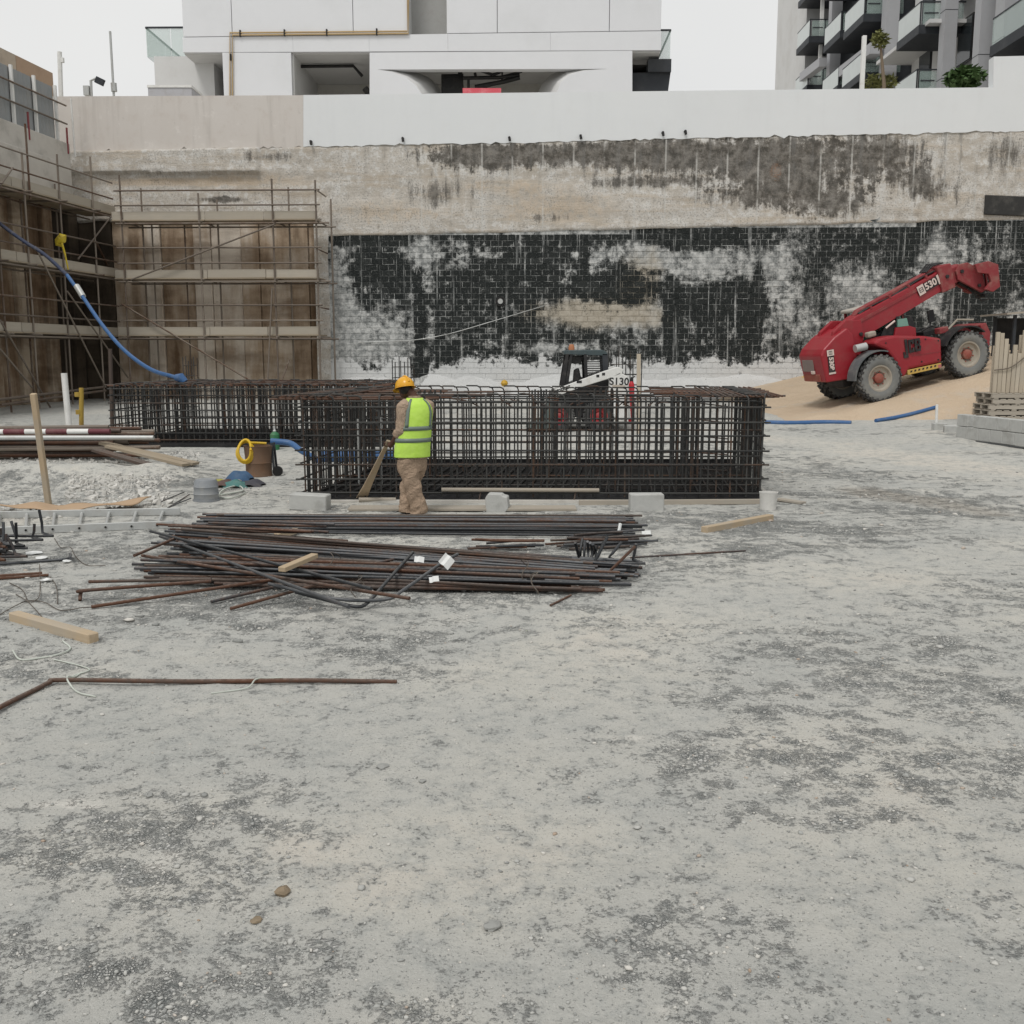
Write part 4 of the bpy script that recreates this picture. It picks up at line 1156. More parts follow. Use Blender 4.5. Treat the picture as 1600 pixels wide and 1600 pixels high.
def balcony(Y, z, ln, out, big=False):
    """slab, glass front towards the site, glass end towards the camera, rails"""
    x0 = XB - out
    m = MB(); m.box(((x0 + XB + 2) / 2, Y, z), (XB + 2 - x0, ln, 0.42)); m.obj('balcony_slab', M_slate, ab)
    m = MB(); m.box((x0 + 0.06, Y, z + 0.76), (0.03, ln - 0.1, 1.06)); m.obj('balcony_glass', M_glass_w if not big else M_glass, ab)
    m = MB(); m.box(((x0 + XB + 1.0) / 2 + 0.1, Y - ln / 2 + 0.06, z + 0.74), (XB + 0.8 - x0, 0.03, 1.0)); g_ = m.obj('balcony_glass', M_glass, ab)
    m = MB()
    m.box(((x0 + XB + 1.0) / 2 + 0.1, Y - ln / 2 + 0.05, z + 1.30), (XB + 1.0 - x0, 0.06, 0.06))
    m.box((x0 + 0.07, Y - ln / 2 + 0.05, z + 0.77), (0.06, 0.06, 1.1)); m.box((x0 + 1.1, Y - ln / 2 + 0.05, z + 0.77), (0.06, 0.06, 1.1))
    m.box((x0 + 0.6, Y - ln / 2 + 0.045, z + 0.78), (0.7, 0.05, 0.05)); m.box((x0 + 0.07, Y, z + 1.3), (0.06, ln, 0.06))
    m.obj('balcony_rail', M_slate, ab)
def zpx(x, y): return at(x, y, Yx(x)).z
for xc, y0, ln, out, n in ((1250, 72, 3.2, 1.0, 4), (1302, 66, 3.4, 1.3, 4), (1335, 43, 3.6, 1.3, 4), (1418, 60, 3.0, 1.2, 3), (1585, 62, 3.4, 1.4, 2)):
    z0 = zpx(xc, y0)
    for i in range(-1, n):
        zz = z0 + (i - 1) * FLH
        if zz > 11: balcony(Yx(xc), zz, ln, out, xc > 1500)
# windows and pale recess walls between
for x0, x1 in ((1312, 1350), (1366, 1432)):
    ya = Yx(x1); yb = Yx(x0)
    m = MB(); m.box((XB + 1.5, (ya + yb) / 2, 20), (1.0, yb - ya, 20.5)); m.obj('recess_wall', M_slate if x0 < 1350 else M_wshade, ab)
for i in range(7):
    Y = Yx(1605) - 4 + i * 5.0
    for zz in (14.2, 17.4, 20.6):
        m = MB(); m.box((XB + 1.98 if Y < 51 else XB + 0.98, Y, zz), (0.06, 1.7, 2.2)); w_ = m.obj('window', M_black, ab)
        m = MB(); m.box((XB + 1.94 if Y < 51 else XB + 0.94, Y, zz), (0.04, 1.5, 2.0)); m.obj('pane', M_glass_d, w_)
m = MB(); m.bar((XB - 1.0, Yx(1283), zpx(1283, 97)), (XB - 1.0, Yx(1253), zpx(1253, 121)), 0.5, 0.55); m.obj('canopy_edge', M_fin, ab)
m = MB(); m.bar((XB - 0.9, Yx(1362), zpx(1362, 75)), (XB - 0.9, Yx(1305), zpx(1305, 120)), 0.7, 0.6); m.obj('canopy_edge', M_fin, ab)
m = MB(); m.box((XB + 0.3, Yx(1400), zpx(1400, 68) - 0.0), (2.4, 7.5, 0.18)); m.obj('soffit', M_wshade, ab)

p = at(1346, 150, 38.0); m = MB(); m.box((p.x, 38.0, (10.25 + at(1346, 56, 38).z) / 2), (0.14, 0.14, at(1346, 56, 38).z - 10.25))
tag(m.obj('white_post', M_wht, None, bevel=0.01), 'slim white post rising above the right part of the parapet', 'post')

# planting behind the parapet
M_leaf = NB('leaf', 0.7, 0.25); _r = M_leaf.noise(6, 3); M_leaf.col(M_leaf.mix(_r, (0.035, 0.075, 0.025), (0.085, 0.14, 0.045))); M_leaf = M_leaf.m
M_leafy = NB('dry_leaf', 0.7, 0.25); _r = M_leafy.noise(6, 3); M_leafy.col(M_leafy.mix(_r, (0.09, 0.10, 0.03), (0.17, 0.17, 0.06))); M_leafy = M_leafy.m
M_bark = mat_worn('bark', (0.18, 0.14, 0.10), 0.9, amt=0.3)
def shrub(name, base, zb, crown, label, cat, mat, n=260, lf=0.16, arch=False):
    t = thing(name, (base.x, base.y, zb), label, cat)
    m = MB()
    c0 = Vector(crown[0]); m.tube([(base.x, base.y, zb), (base.x * .5 + c0.x * .5 + .05, base.y, (zb + c0.z) / 2), c0], [0.09, 0.07, 0.04], 8); m.obj('trunk', M_bark, t, smooth=True)
    m = MB(); rr = random.Random(len(name) + n)
    for _ in range(n):
        c = Vector(crown[0]); e = crown[1]
        d = Vector((rr.gauss(0, 1), rr.gauss(0, 1), rr.gauss(0, 1))).normalized() * (rr.random() ** 0.5)
        q = c + Vector((d.x * e[0], d.y * e[1], d.z * e[2]))
        a = Vector((rr.gauss(0, 1), rr.gauss(0, 1), rr.gauss(0, .6))).normalized() * lf * rr.uniform(.6, 1.3); b = a.cross(Vector((rr.gauss(0, 1), rr.gauss(0, 1), 1))).normalized() * lf * 0.35
        m.add([q - a, q + b, q + a, q - b], [(0, 1, 2, 3)])
    m.obj('crown', mat, t)
p = at(1386, 140, 39); shrub('palm_shrub', p, 10.25, (at(1375, 62, 39), (0.30, 0.3, 0.32)), 'narrow shrub with a ball of dry leaves above the parapet', 'shrub', M_leafy, 240, 0.12)
p = at(1375, 140, 39.5); shrub('low_shrub', p, 10.25, (at(1376, 128, 39.5), (0.7, 0.5, 0.28)), 'low olive shrub on the parapet below the ball of dry leaves', 'shrub', M_leafy, 260, 0.13)
p = at(1508, 140, 39); shrub('green_bush', p, 10.25, (at(1508, 122, 39), (0.72, 0.6, 0.4)), 'dark green spreading bush behind the parapet near the raised wall end', 'bush', M_leaf, 380, 0.22)

# ================================================================== reinforcement cages
BD = Vector((0.113, 1, 0)).normalized()
M_cage_d = steel_mat('dark_mat_bar', (0.012, 0.012, 0.012), (0.022, 0.021, 0.02), (0.05, 0.028, 0.018), 0.0, 0.3, 0.1, 0.8, 0.02)  # darker, nearly dustless bar steel for the bottom mats
_hook = {}
def hook_mesh(h, r, mat):
    k = (round(h, 2), r, mat.name)
    if k not in _hook:
        m = MB(); m.tube([(0, 0, 0), (0, 0, h - 0.07), (0, 0.02, h - 0.02), (0, 0.07, h), (0, 0.26, h)], r, 6)
        _hook[k] = m.mesh('hooked_bar', mat, True, 60)
    return _hook[k]

def cage(label, o, la, lb, h, sa, sb, levels, seed, r=0.0125):
    rr = random.Random(seed)
    t = thing('rebar_cage', o, label, 'rebar cage', 'rebar cages of the footings')
    z0 = 0.06
    def cp(a, b, z): return o + Vector((1, 0, 0)) * a + BD * b + Vector((0, 0, z))
    na = int(la / sa); nb = int(lb / sb)
    def hook(a, b, ang, hh=h):
        p = cp(a + rr.uniform(-.012, .012), b, z0)
        q = Quaternion((0, 0, 1), ang) @ Quaternion((1, 0, 0), rr.uniform(-.012, .012)) @ Quaternion((0, 1, 0), rr.uniform(-.012, .012))
        link('vertical_bar', hook_mesh(hh, r, M_cage), t, Matrix.LocRotScale(p, q, (1, 1, 1 + rr.uniform(-.012, .012))))
    for i in range(na + 1):
        a = la * i / na
        hook(a, 0, rr.choice((0.9, 1.2, 1.5, -0.4, 0.2)) + rr.uniform(-.3, .3))
        hook(a, lb, math.pi / 2 + rr.uniform(-.3, .3))
    for i in range(1, nb):
        b = lb * i / nb
        for a, g in ((0, -math.pi / 2), (la, math.pi / 2)):
            hook(a, b, g + rr.uniform(-.3, .3))
    for z in levels:
        j = lambda: rr.uniform(-0.012, 0.012)
        rod('ring_bar', cp(-0.12, -0.02, z + j()), cp(la + 0.1, -0.02, z + j()), r, M_cage, t, 6)
        rod('ring_bar', cp(-0.1, lb + 0.02, z + j()), cp(la + 0.1, lb + 0.02, z + j()), r, M_cage, t, 6)
        rod('ring_bar', cp(-0.02, -0.1, z + 0.025 + j()), cp(-0.02, lb + 0.1, z + 0.025 + j()), r, M_cage, t, 6)
        rod('ring_bar', cp(la + 0.02, -0.1, z + 0.025 + j()), cp(la + 0.02, lb + 0.1, z + 0.025 + j()), r, M_cage, t, 6)
    # bottom mat: two directions
    for i in range(1, int(lb / 0.19)):
        b = i * 0.19
        rod('mat_bar', cp(0.02, b, z0 + 0.03), cp(la - 0.02, b, z0 + 0.03), r * 1.2, M_cage_d, t, 6)
    for i in range(1, int(la / 0.16)):
        a = i * 0.16
        rod('mat_bar', cp(a, 0.02, z0 + 0.065), cp(a, lb - 0.02, z0 + 0.065), r * 1.2, M_cage_d, t, 6)
    return t, cp, rr

O1 = Vector((-2.86, 14.05, 0.0))
lev = [0.12 + 0.195 * i for i in range(7)]
c1, cp1, r1 = cage('front rebar cage of the footing, behind the worker', O1, 6.30, 3.85, 1.40, 0.205, 0.11, lev, 4)
# inner stirrup rows
for b in (0.16, 1.3, 2.6):
    for i in range(30):
        a = 0.1 + i * 0.21 + r1.uniform(-.02, .02)
        rod('stirrup', cp1(a, b, 0.1), cp1(a + r1.uniform(-.015, .015), b, 1.34), 0.0115, M_cage, c1, 6)
    for z in lev[::2]:
        rod('ring_bar', cp1(0, b + .02, z + .08), cp1(6.3, b + .02, z + .08 + r1.uniform(-.02, .02)), 0.0115, M_cage, c1, 6)
# layered bars lying on top at both ends, rusty
top = 1.40
for i in range(13):
    b = 0.05 + i * 0.30
    rod('top_bar', cp1(5.0 + r1.uniform(-.5, .3), b, top + 0.02 + r1.uniform(0, .03)), cp1(6.62 + r1.uniform(-.15, .12), b + r1.uniform(-.05, .05), top + 0.02 + r1.uniform(0, .03)), 0.0135, M_rebar_rust, c1, 6)
for i in range(12):
    a = 5.6 + i * 0.085
    rod('top_bar', cp1(a, -0.1, top + 0.05), cp1(a, 3.95, top + 0.05), 0.0135, M_rebar_rust, c1, 6)
for i in range(13):
    b = 0.05 + i * 0.30
    rod('top_bar', cp1(-0.45 + r1.uniform(-.2, .15), b, top + 0.0 + r1.uniform(0, .03)), cp1(1.7 + r1.uniform(-.3, .9), b + r1.uniform(-.05, .05), top + 0.0 + r1.uniform(0, .03)), 0.0135, M_rebar_rust, c1, 6)
for i in range(8):
    a = -0.35 + i * 0.1
    rod('top_bar', cp1(a, -0.1, top + 0.045), cp1(a, 3.9, top + 0.045), 0.0135, M_rebar_rust, c1, 6)
# tangle of short hooked tops along the front edge
for i in range(26):
    a = 2.0 + i * 0.135; s = r1.choice((-1, 1))
    rod('tie_end', cp1(a, 0.02 + r1.uniform(0, .3), top - 0.05 + r1.uniform(0, .06)), cp1(a + s * r1.uniform(.08, .22), 0.02 + r1.uniform(-.05, .3), top + r1.uniform(-.14, .04)), 0.009, M_rebar_rust, c1, 6)
rod('top_bar', cp1(1.6, 0.05, top - 0.04), cp1(6.2, 0.02, top - 0.02), 0.014, M_cage, c1, 6)
rod('top_bar', cp1(1.6, 3.8, top - 0.02), cp1(6.2, 3.82, top - 0.02), 0.014, M_cage, c1, 6)
# column starters standing inside
for a0, b0, na_, sp_ in ((5.12, 1.1, 6, 0.075), (2.95, 2.0, 5, 0.09), (3.9, 2.6, 5, 0.09), (1.1, 1.6, 6, 0.08)):
    for i in range(na_):
        for b in (b0, b0 + 0.5):
            rod('starter_bar', cp1(a0 + i * sp_, b + 0.04 * (i % 2), 0.12), cp1(a0 + i * sp_, b + 0.04 * (i % 2), 1.46), 0.015, M_cage, c1, 6)
for i in range(5):
    rod('starter_tie', cp1(5.5, 0.9, 0.35 + 0.24 * i), cp1(5.95, 1.3, 0.28 + 0.24 * i), 0.009, M_rebar_rust, c1, 6)
# black lined pit floor and pad under it
M_memb = mat_worn('black_membrane', (0.014, 0.014, 0.015), 0.7, (0.08, 0.075, 0.07), 0.3, 2)
pd = thing('footing_pad', O1, 'concrete pad with black lining under the front cage', 'pad')
m = MB(); m.prism([(-0.2, -0.16), (6.5, -0.16), (6.5, 4.05), (-0.2, 4.05)], lambda a, b, z: cp1(a, b, z), -0.15, 0.03); m.obj('slab', M_conc, pd)
m = MB(); m.prism([(-0.08, -0.05), (6.38, -0.05), (6.38, 3.95), (-0.08, 3.95)], lambda a, b, z: cp1(a, b, z), 0.03, 0.036); m.obj('lining', M_memb, pd)
# kerb of black lined block round the pad seen through the bars
for a0, a1, b in ((-0.05, 6.3, 3.98),):
    m = MB(); m.bar(cp1(a0, b, 0.11), cp1(a1, b, 0.11), 0.06, 0.16); m.obj('upstand', M_memb, pd)

p = gp(168, 700); O2 = Vector((-8.35, 21.6, gz(-6, 22)))
lev2 = [0.12 + 0.155 * i for i in range(8)]
c2, cp2, r2 = cage('rear rebar cage beyond the timber stack, left of the worker', O2, 5.45, 3.2, 1.24, 0.125, 0.15, lev2, 9, 0.0145)
for i in range(12):
    b = 0.05 + i * 0.27
    rod('top_bar', cp2(-0.25 + r2.uniform(-.2, .4), b, 1.25 + r2.uniform(0, .04)), cp2(5.6 + r2.uniform(-.8, .2), b + r2.uniform(-.05, .05), 1.25 + r2.uniform(0, .04)), 0.015, M_rebar_rust, c2, 6)
for i in range(18):
    a = 0.1 + i * 0.30
    rod('top_bar', cp2(a, -0.1, 1.295), cp2(a, 3.3, 1.295), 0.014, M_rebar_rust, c2, 6)
for i in range(150):
    a = r2.uniform(0.1, 5.35); b = r2.uniform(0.2, 3.0)
    rod('starter_bar', cp2(a, b, 0.1), cp2(a + r2.uniform(-.05, .05), b, 1.25 + r2.uniform(-.1, .10)), 0.016, M_cage, c2, 6)
m = MB(); m.prism([(-0.2, -0.2), (5.65, -0.2), (5.65, 3.4), (-0.2, 3.4)], lambda a, b, z: cp2(a, b, z), -0.15, 0.05)
tag(m.obj('footing_pad', M_memb, None), 'black lined pad under the rear cage', 'pad')

# small column cages further back
def column_cage(x, y, Y, hpx, label, n=4, w_=0.45):
    p = at(x, y, Y); zb = gz(p.x, p.y); zt_ = at(x, hpx, Y).z
    t = thing('column_cage', (p.x, p.y, zb), label, 'rebar cage', 'column starter cages')
    for i in range(n):
        for j in range(2):
            rod('vertical_bar', (p.x + (i / (n - 1) - .5) * w_, p.y + (j - .5) * w_, zb), (p.x + (i / (n - 1) - .5) * w_ + random.uniform(-.03, .03), p.y + (j - .5) * w_, zt_ + random.uniform(-.1, .1)), 0.014, M_cage, t, 6)
    z = zb + 0.3
    while z < zt_:
        for q in ((-1, -1, 1, -1), (1, -1, 1, 1), (1, 1, -1, 1), (-1, 1, -1, -1)):
            rod('tie', (p.x + q[0] * w_ / 2, p.y + q[1] * w_ / 2, z), (p.x + q[2] * w_ / 2, p.y + q[3] * w_ / 2, z), 0.009, M_cage, t, 6)
        z += 0.28
    return t
column_cage(631, 640, 27.0, 560, 'slim column cage rising behind the worker\'s hard hat', 4, 0.5)
column_cage(975, 640, 28.5, 545, 'slim column cage behind the white loader', 5, 0.8)
column_cage(298, 600, 28.0, 560, 'slim column cage beside the end of the blue hose', 3, 0.3)

# ================================================================== things around the front cage
def blk(name, x, y, d, rz, label, cat='concrete block', mat=None, bevel=0.012, tilt=0.0):
    p = gp(x, y)
    o = ubox(name, (p.x, p.y + d[1] / 2, p.z + d[2] / 2 - 0.012), d, mat or M_cblock, None, Quaternion((0, 0, 1), rz) @ Quaternion((0, 1, 0), tilt), bevel)
    return tag(o, label, cat, 'concrete blocks along the cage')
blk('concrete_block', 482, 797, (0.50, 0.24, 0.21), R(-6), 'long pale concrete block at the left end of the front cage', tilt=R(2))
blk('concrete_block', 1011, 799, (0.44, 0.2, 0.235), R(2), 'pale square-cornered concrete block in front of the middle right of the cage')
# broken block end
p = gp(776, 800); m = MB()
prof = [(-0.14, 0.0), (-0.15, 0.19), (-0.12, 0.24), (0.06, 0.235), (0.075, 0.215), (0.135, 0.20), (0.15, 0.05), (0.10, -0.01)]
m.prism(prof, lambda a, b, c: Vector((p.x + a + 0.1 * c, p.y + c, p.z + b - 0.01)), 0.0, 0.24)
tag(m.obj('concrete_block', M_cblock, None, bevel=0.015), 'broken round-edged concrete lump in front of the cage', 'concrete block', 'concrete blocks along the cage')
# white speckled pail at the right corner
p = gp(1203, 797)
bk = thing('pail', p, 'white mortar-spattered pail at the right corner of the front cage', 'pail')
M_spat = concrete_mat('spattered_white', (0.55, 0.54, 0.51), (0.68, 0.67, 0.64), 0.4, 14, (0.26, 0.25, 0.23))
m = MB(); Mt = Matrix.Translation(p + Vector((0, 0.1, -0.01))); m.lathe([(0.001, 0), (0.105, 0), (0.118, 0.22), (0.124, 0.235), (0.112, 0.235), (0.1, 0.03), (0.001, 0.03)], 20, Mt); m.obj('body', M_spat, bk, smooth=True)
m = MB(); m.tube([p + Vector((0.12 * math.cos(a), 0.1 - 0.12 * abs(math.sin(a)) * 0.3, 0.215 - 0.06 * math.sin(a))) for a in np.linspace(0, math.pi, 9)], 0.004, 5); m.obj('handle', M_gal, bk)

# boards along the foot of the cage
a = gp(545, 797); b = gp(900, 797)
tag(board('edge_board', a + Vector((0, .05, .02)), b + Vector((0, .05, .02)), 0.30, 0.035, M_grey_wood, None, 0.004), 'wide grey board lying under the worker\'s feet along the cage', 'board')
a = gp(905, 790); b = gp(1190, 788)
tag(board('edge_board', a + Vector((0, .06, .03)), b + Vector((0, .06, .03)), 0.05, 0.07, M_grey_wood, None, 0.004), 'narrow grey batten along the right half of the cage foot', 'board')
a = at(690, 765, 14.0); b = at(936, 766, 14.0)
tag(rod('wooden_pole', a, b, 0.028, M_grey_wood, None, 10), 'round wooden pole resting level against the front of the cage', 'pole')
for x in (748, 895):
    g_ = gp(x, 783)
    o = rod('pole_support', (g_.x, 13.98, g_.z - 0.02), (g_.x + .03, 14.02, at(x, 768, 14).z), 0.012, M_rebar_rust, None, 6)
    tag(o, 'short rusty peg propping the left end of the level pole' if x < 800 else 'short rusty peg propping the right end of the level pole', 'peg')
a = gp(560, 786); b = gp(618, 786)
tag(rod('wooden_pole', a + Vector((0, .05, .04)), b + Vector((0, .05, .04)), 0.03, M_grey_wood, None, 10), 'short wooden pole on the ground between plank tip and worker', 'pole')
a = gp(1215, 783); b = gp(1255, 788)
tag(board('board', a + Vector((0, 0, .03)), b + Vector((0, 0, .02)), 0.14, 0.025, M_grey_wood, None), 'short grey board right of the white pail', 'board')
a = gp(1100, 832); b = gp(1204, 812)
tag(board('timber', a + Vector((0, 0, .03)), b + Vector((0, 0, .03)), 0.09, 0.075, M_timber, None, 0.006), 'pale timber offcut on the gravel right of the long bars', 'timber')
a = gp(22, 968); b = gp(147, 1004)
tag(board('timber', a + Vector((0, 0, .025)), b + Vector((0, 0, .028)), 0.085, 0.08, M_timber, None, 0.008), 'pale timber offcut lying alone at the left edge of the foreground', 'timber')

# scaffold pole segments seen inside the cage
for x, y0, y1, lab in ((559, 655, 775, 'thin pale pipe standing inside the left part of the front cage'), (594, 652, 775, 'thin grey pipe inside the front cage, left of the worker')):
    q = gp(x, 772); Yq = 15.0
    p1 = at(x, y0, Yq)
    tag(rod('pipe', (p1.x, Yq, 0.03), p1, 0.016, M_gal, None, 8), lab, 'pipe')
# blue tubs and pipe beyond the cage
a = at(500, 718, 19.0); b = at(660, 722, 19.2)
ga, gb = gz(a.x, a.y), gz(b.x, b.y)
tag(rod('blue_pipe', (a.x, a.y, ga + 0.09), (b.x, b.y, gb + 0.09), 0.11, M_blue, None, 14), 'thick blue pipe on the ground behind the front cage left half', 'pipe')
a = at(432, 700, 18.6); b = at(462, 706, 18.4)
o = wire('blue_pipe', [Vector((a.x - .1, a.y, gz(a.x, a.y) + 0.42)), Vector((a.x + .25, a.y, gz(a.x, a.y) + 0.38)), Vector((b.x + .1, b.y, gz(b.x, b.y) + 0.28)), Vector((b.x + .45, b.y, gz(b.x, b.y) + 0.08))], 0.055, M_blue, None, 10)
tag(o, 'blue pipe end bending down beside the green cylinder', 'pipe')
# ================================================================== bar heaps in front
def bundle(name, label, A, B, n, halfw, layers, r, mat_pick, seed, lj=0.35, hooks=0.0, bow=0.02, skew=0.10, taper=1.0):
    rr = random.Random(seed)
    A = Vector(A); B = Vector(B); d = (B - A); L = d.length; d.normalize(); s = Vector((0, 0, 1)).cross(d)
    t = thing(name, (A + B) / 2, label, 'rebar bundle', 'heaps of loose rebar')
    for i in range(n):
        k = rr.random(); off = (rr.random() + rr.random() - 1) * halfw
        zmax = max(0.0, 1 - (off / halfw) ** 2) * layers
        z = r + rr.random() * zmax * r * 2
        a = A - d * rr.uniform(-lj, lj) + s * off; b = B + d * rr.uniform(-lj, lj) + s * (off + rr.gauss(0, skew * .7))
        za = max(gz(a.x, a.y), gz(b.x, b.y)) * 0.5 + 0.5 * gz((a.x + b.x) / 2, (a.y + b.y) / 2)
        a.z = za + z + rr.uniform(-.012, .012); b.z = za + r + (z - r) * taper + rr.uniform(-.010, .010)
        mt = mat_pick(rr)
        if rr.random() < hooks:
            e = d * 0.02; up_ = Vector((rr.uniform(-.1, .25), rr.uniform(-.1, .1), 0.22 + rr.uniform(-.05, .05)))
            wire('bar', [a, (a + b) / 2, b - d * 0.05, b + Vector((0, 0, 0.04)), b + up_], r, mt, t, 6, 3)
        else:
            c = (a + b) / 2 + Vector((0, 0, rr.uniform(-bow, bow) * 0.3)) + s * rr.uniform(-bow, bow) * 2
            m_ = MB(); m_.tube([a, a * .5 + c * .5 + (c - (a + b) / 2) * .25, c, b * .5 + c * .5 + (c - (a + b) / 2) * .25, b], r, 7); m_.obj('bar', mt, t, smooth=True, sharp=60)
    return t
mixed = lambda rr: M_rebar if rr.random() < 0.78 else M_rebar_rust
rusty = lambda rr: M_rebar_rust if rr.random() < 0.45 else M_rebar
A = gp(300, 822); B = gp(985, 835)
b1 = bundle('rebar_bundle', 'long straight grey bar bundle, rearmost heap at the worker\'s feet', (A.x + .35, 11.85, 0), (B.x - 0.1, 11.75, 0), 64, 0.46, 5.5, 0.0135, mixed, 21, 0.34)
A = gp(228, 870); B = gp(925, 880)
b2 = bundle('rebar_bundle', 'thick dark bar bundle in the middle of the front heap with upturned ends', (-3.1, 9.9, 0), (0.85, 9.22, 0), 92, 0.36, 10.0, 0.0145, mixed, 22, 0.34, 0.06, 0.02, 0.14, 0.42)
b3 = bundle('rebar_bundle', 'rusty bar bundle along the front edge of the near heap', (-2.95, 8.95, 0), (0.55, 8.7, 0), 66, 0.34, 6.5, 0.0145, rusty, 23, 0.5, 0.0, 0.02, 0.12, 0.6)
b4 = bundle('rebar_bundle', 'rusty short bars spread at the left end of the near heap', (-3.35, 10.45, 0), (-1.9, 10.0, 0), 26, 0.36, 12.0, 0.013, rusty, 24, 0.3)
b5 = bundle('rebar_bundle', 'rusty short bars at the right end of the long bundle', (0.55, 10.55, 0), (1.35, 10.75, 0), 16, 0.26, 5.0, 0.013, rusty, 25, 0.2)
b6 = bundle('rebar_bundle', 'small rusty bar bundle with cranked ends between the two heaps', (-0.35, 10.45, 0), (0.25, 10.55, 0), 10, 0.16, 4.0, 0.013, rusty, 26, 0.12)
# crossing loose bars on the heap: photo start, photo end, height above ground, bend points
loose = [((235, 830), (580, 920), 0.26, 'long bar crossing the front heap from upper left, topmost'), ((250, 838), (545, 948), 0.22, 'bar crossing the front heap from upper left, just under the topmost'),
         ((222, 868), (640, 935), 0.20, 'bar slanting across the left half of the front heap'), ((143, 952), (430, 905), 0.10, 'bar sticking out to the lower left of the front heap'),
         ((330, 944), (640, 868), 0.16, 'bar slanting up to the right in the heap, shorter one'), ((360, 955), (500, 912), 0.12, 'short bar at the lower middle front of the heap'),
         ((140, 925), (330, 905), 0.12, 'rusty bar with hooked tip poking out left of the heap'), ((210, 868), (300, 830), 0.25, 'short bar at the left shoulder of the front heap'),
         ((860, 948), (892, 932), 0.02, 'short rusty stub in front of the heap right end'), ((985, 873), (1165, 862), 0.02, 'thin bar lying right of the heap on gravel')]
for i, (a, b, h, lab) in enumerate(loose):
    p = gp(*a); q = gp(*b)
    da = EYE - p; db = EYE - q
    p2 = p + da * (h / da.z) * 0.9; q2 = q + db * (h / db.z) * 0.9
    if i in (3, 4, 5): p2 = p + Vector((0, 0, 0.02)); 
    if i == 6: p2 = p + Vector((0, 0, 0.09)); q2 = q + db * (0.12 / db.z)
    if i in (8, 9): p2 = p + Vector((0, 0, .012)); q2 = q + Vector((0, 0, .012))
    tag(rod('loose_bar', p2, q2, 0.0145 if i < 8 else 0.009, M_rebar if i in (0, 1, 4, 9) else M_rebar_rust, None, 8), lab, 'rebar', 'loose bars on the front heap')
def hp_(x, y, h):
    g_ = gp(x, y); d_ = EYE - g_; return g_ + d_ * (h / d_.z)
tag(wire('bent_bar', [hp_(462, 925, .1), hp_(520, 940, .05), hp_(560, 948, .03), hp_(578, 938, .06), hp_(610, 902, .15), hp_(645, 863, .22)], 0.015, M_rebar, None, 8, 4), 'grey bar bent into a V at the front of the heap', 'rebar', 'loose bars on the front heap')
tag(wire('bent_bar', [hp_(420, 912, .14), hp_(520, 935, .09), hp_(600, 937, .06), hp_(630, 922, .12), hp_(690, 880, .2), hp_(715, 866, .22)], 0.015, M_rebar, None, 8, 4), 'grey cranked bar in the middle of the front heap below the white tags', 'rebar', 'loose bars on the front heap')
for k_, x in enumerate((905, 911, 917, 923, 929)):
    tag(wire('upturned_bar', [hp_(780, 884 + k_, .08), hp_(x - 14, 876 + k_, .09), hp_(x, 872 + k_, .12), hp_(x + 2, 860, .2), hp_(x + 5 - 2 * k_, 842 + 2 * k_, .3)], 0.0135, M_rebar, None, 7, 3), ('leftmost', 'second', 'middle', 'fourth', 'rightmost')[k_] + ' of five upturned bar ends at the right of the front heap', 'rebar', 'upturned bars at the right end of the heap')
tag(wire('hooked_bar', [hp_(125, 938, 0.01), hp_(127, 926, .07), hp_(140, 922, .1), hp_(330, 908, .12)], 0.015, M_rebar_rust, None, 8, 4), 'rusty bar ending in a hook at the far left of the front heap', 'rebar', 'loose bars on the front heap')
# timber spacers and paper tags on the heap
a = hp_(440, 890, .27); b = hp_(492, 868, .30)
tag(board('timber_spacer', a, b, 0.07, 0.04, M_timber, None, 0.004), 'pale timber stick lying on top of the dark bar heap', 'timber')
a = gp(432, 845, .05); b = gp(462, 836, .05)
tag(board('timber_spacer', a, b, 0.07, 0.06, M_timber, None, 0.004), 'short timber spacer between rear and front bar heaps', 'timber')
M_tag = mat_worn('paper_tag', (0.68, 0.69, 0.68), 0.7, amt=0.15)
for i, (x, y, s1, s2, rz, lab) in enumerate(((655, 874, .085, .055, 5, 'small square white tag on the front heap, left of the diamond tag'), (698, 877, .11, .11, 42, 'white diamond-shaped tag hanging on the front heap'), (678, 905, .08, .05, -12, 'small white tag low on the front heap'),
                                (1010, 833, .10, .06, -6, 'white tag on the ground at the right end of the rear bundle'), (968, 825, .035, .12, 15, 'narrow white tag strip at the right end of the rear bundle'))):
    p = hp_(x, y, 0.24 if i < 2 else (0.16 if i == 2 else 0.10 if i == 4 else .03))
    m = MB(); q = Matrix.Rotation(R(rz), 3, 'Y') @ Matrix.Rotation(R(-35), 3, 'X')
    n = 4; vs = []; fs = []
    for iy in range(n + 1):
        for ix in range(n + 1):
            vs.append(q @ Vector(((ix / n - .5) * s1, 0.008 * math.sin(ix * 2.1) , (iy / n - .5) * s2)) + p)
    for iy in range(n):
        for ix in range(n): fs.append((iy * (n + 1) + ix, iy * (n + 1) + ix + 1, (iy + 1) * (n + 1) + ix + 1, (iy + 1) * (n + 1) + ix))
    m.add(vs, fs); o = m.obj('paper_tag', M_tag, None); sm_ = o.modifiers.new('t', 'SOLIDIFY'); sm_.thickness = 0.002
    tag(o, lab, 'tag', 'paper tags on the bars')
M_wire = mat_worn('tie_wire', (0.10, 0.085, 0.07), 0.7)
for i, (x, y) in enumerate(((395, 845), (520, 868), (820, 880), (560, 905), (835, 900))):
    c = hp_(x, y, 0.22)
    pts = [c + Vector((0.03 * math.sin(a * 3 + i), 0.22 * math.cos(a), -0.08 + 0.10 * math.sin(a))) for a in np.linspace(-.2, math.pi + .2, 12)]
    wire('tie_wire', pts, 0.004, M_wire, (b2 if i < 3 else b3), 5, 2)

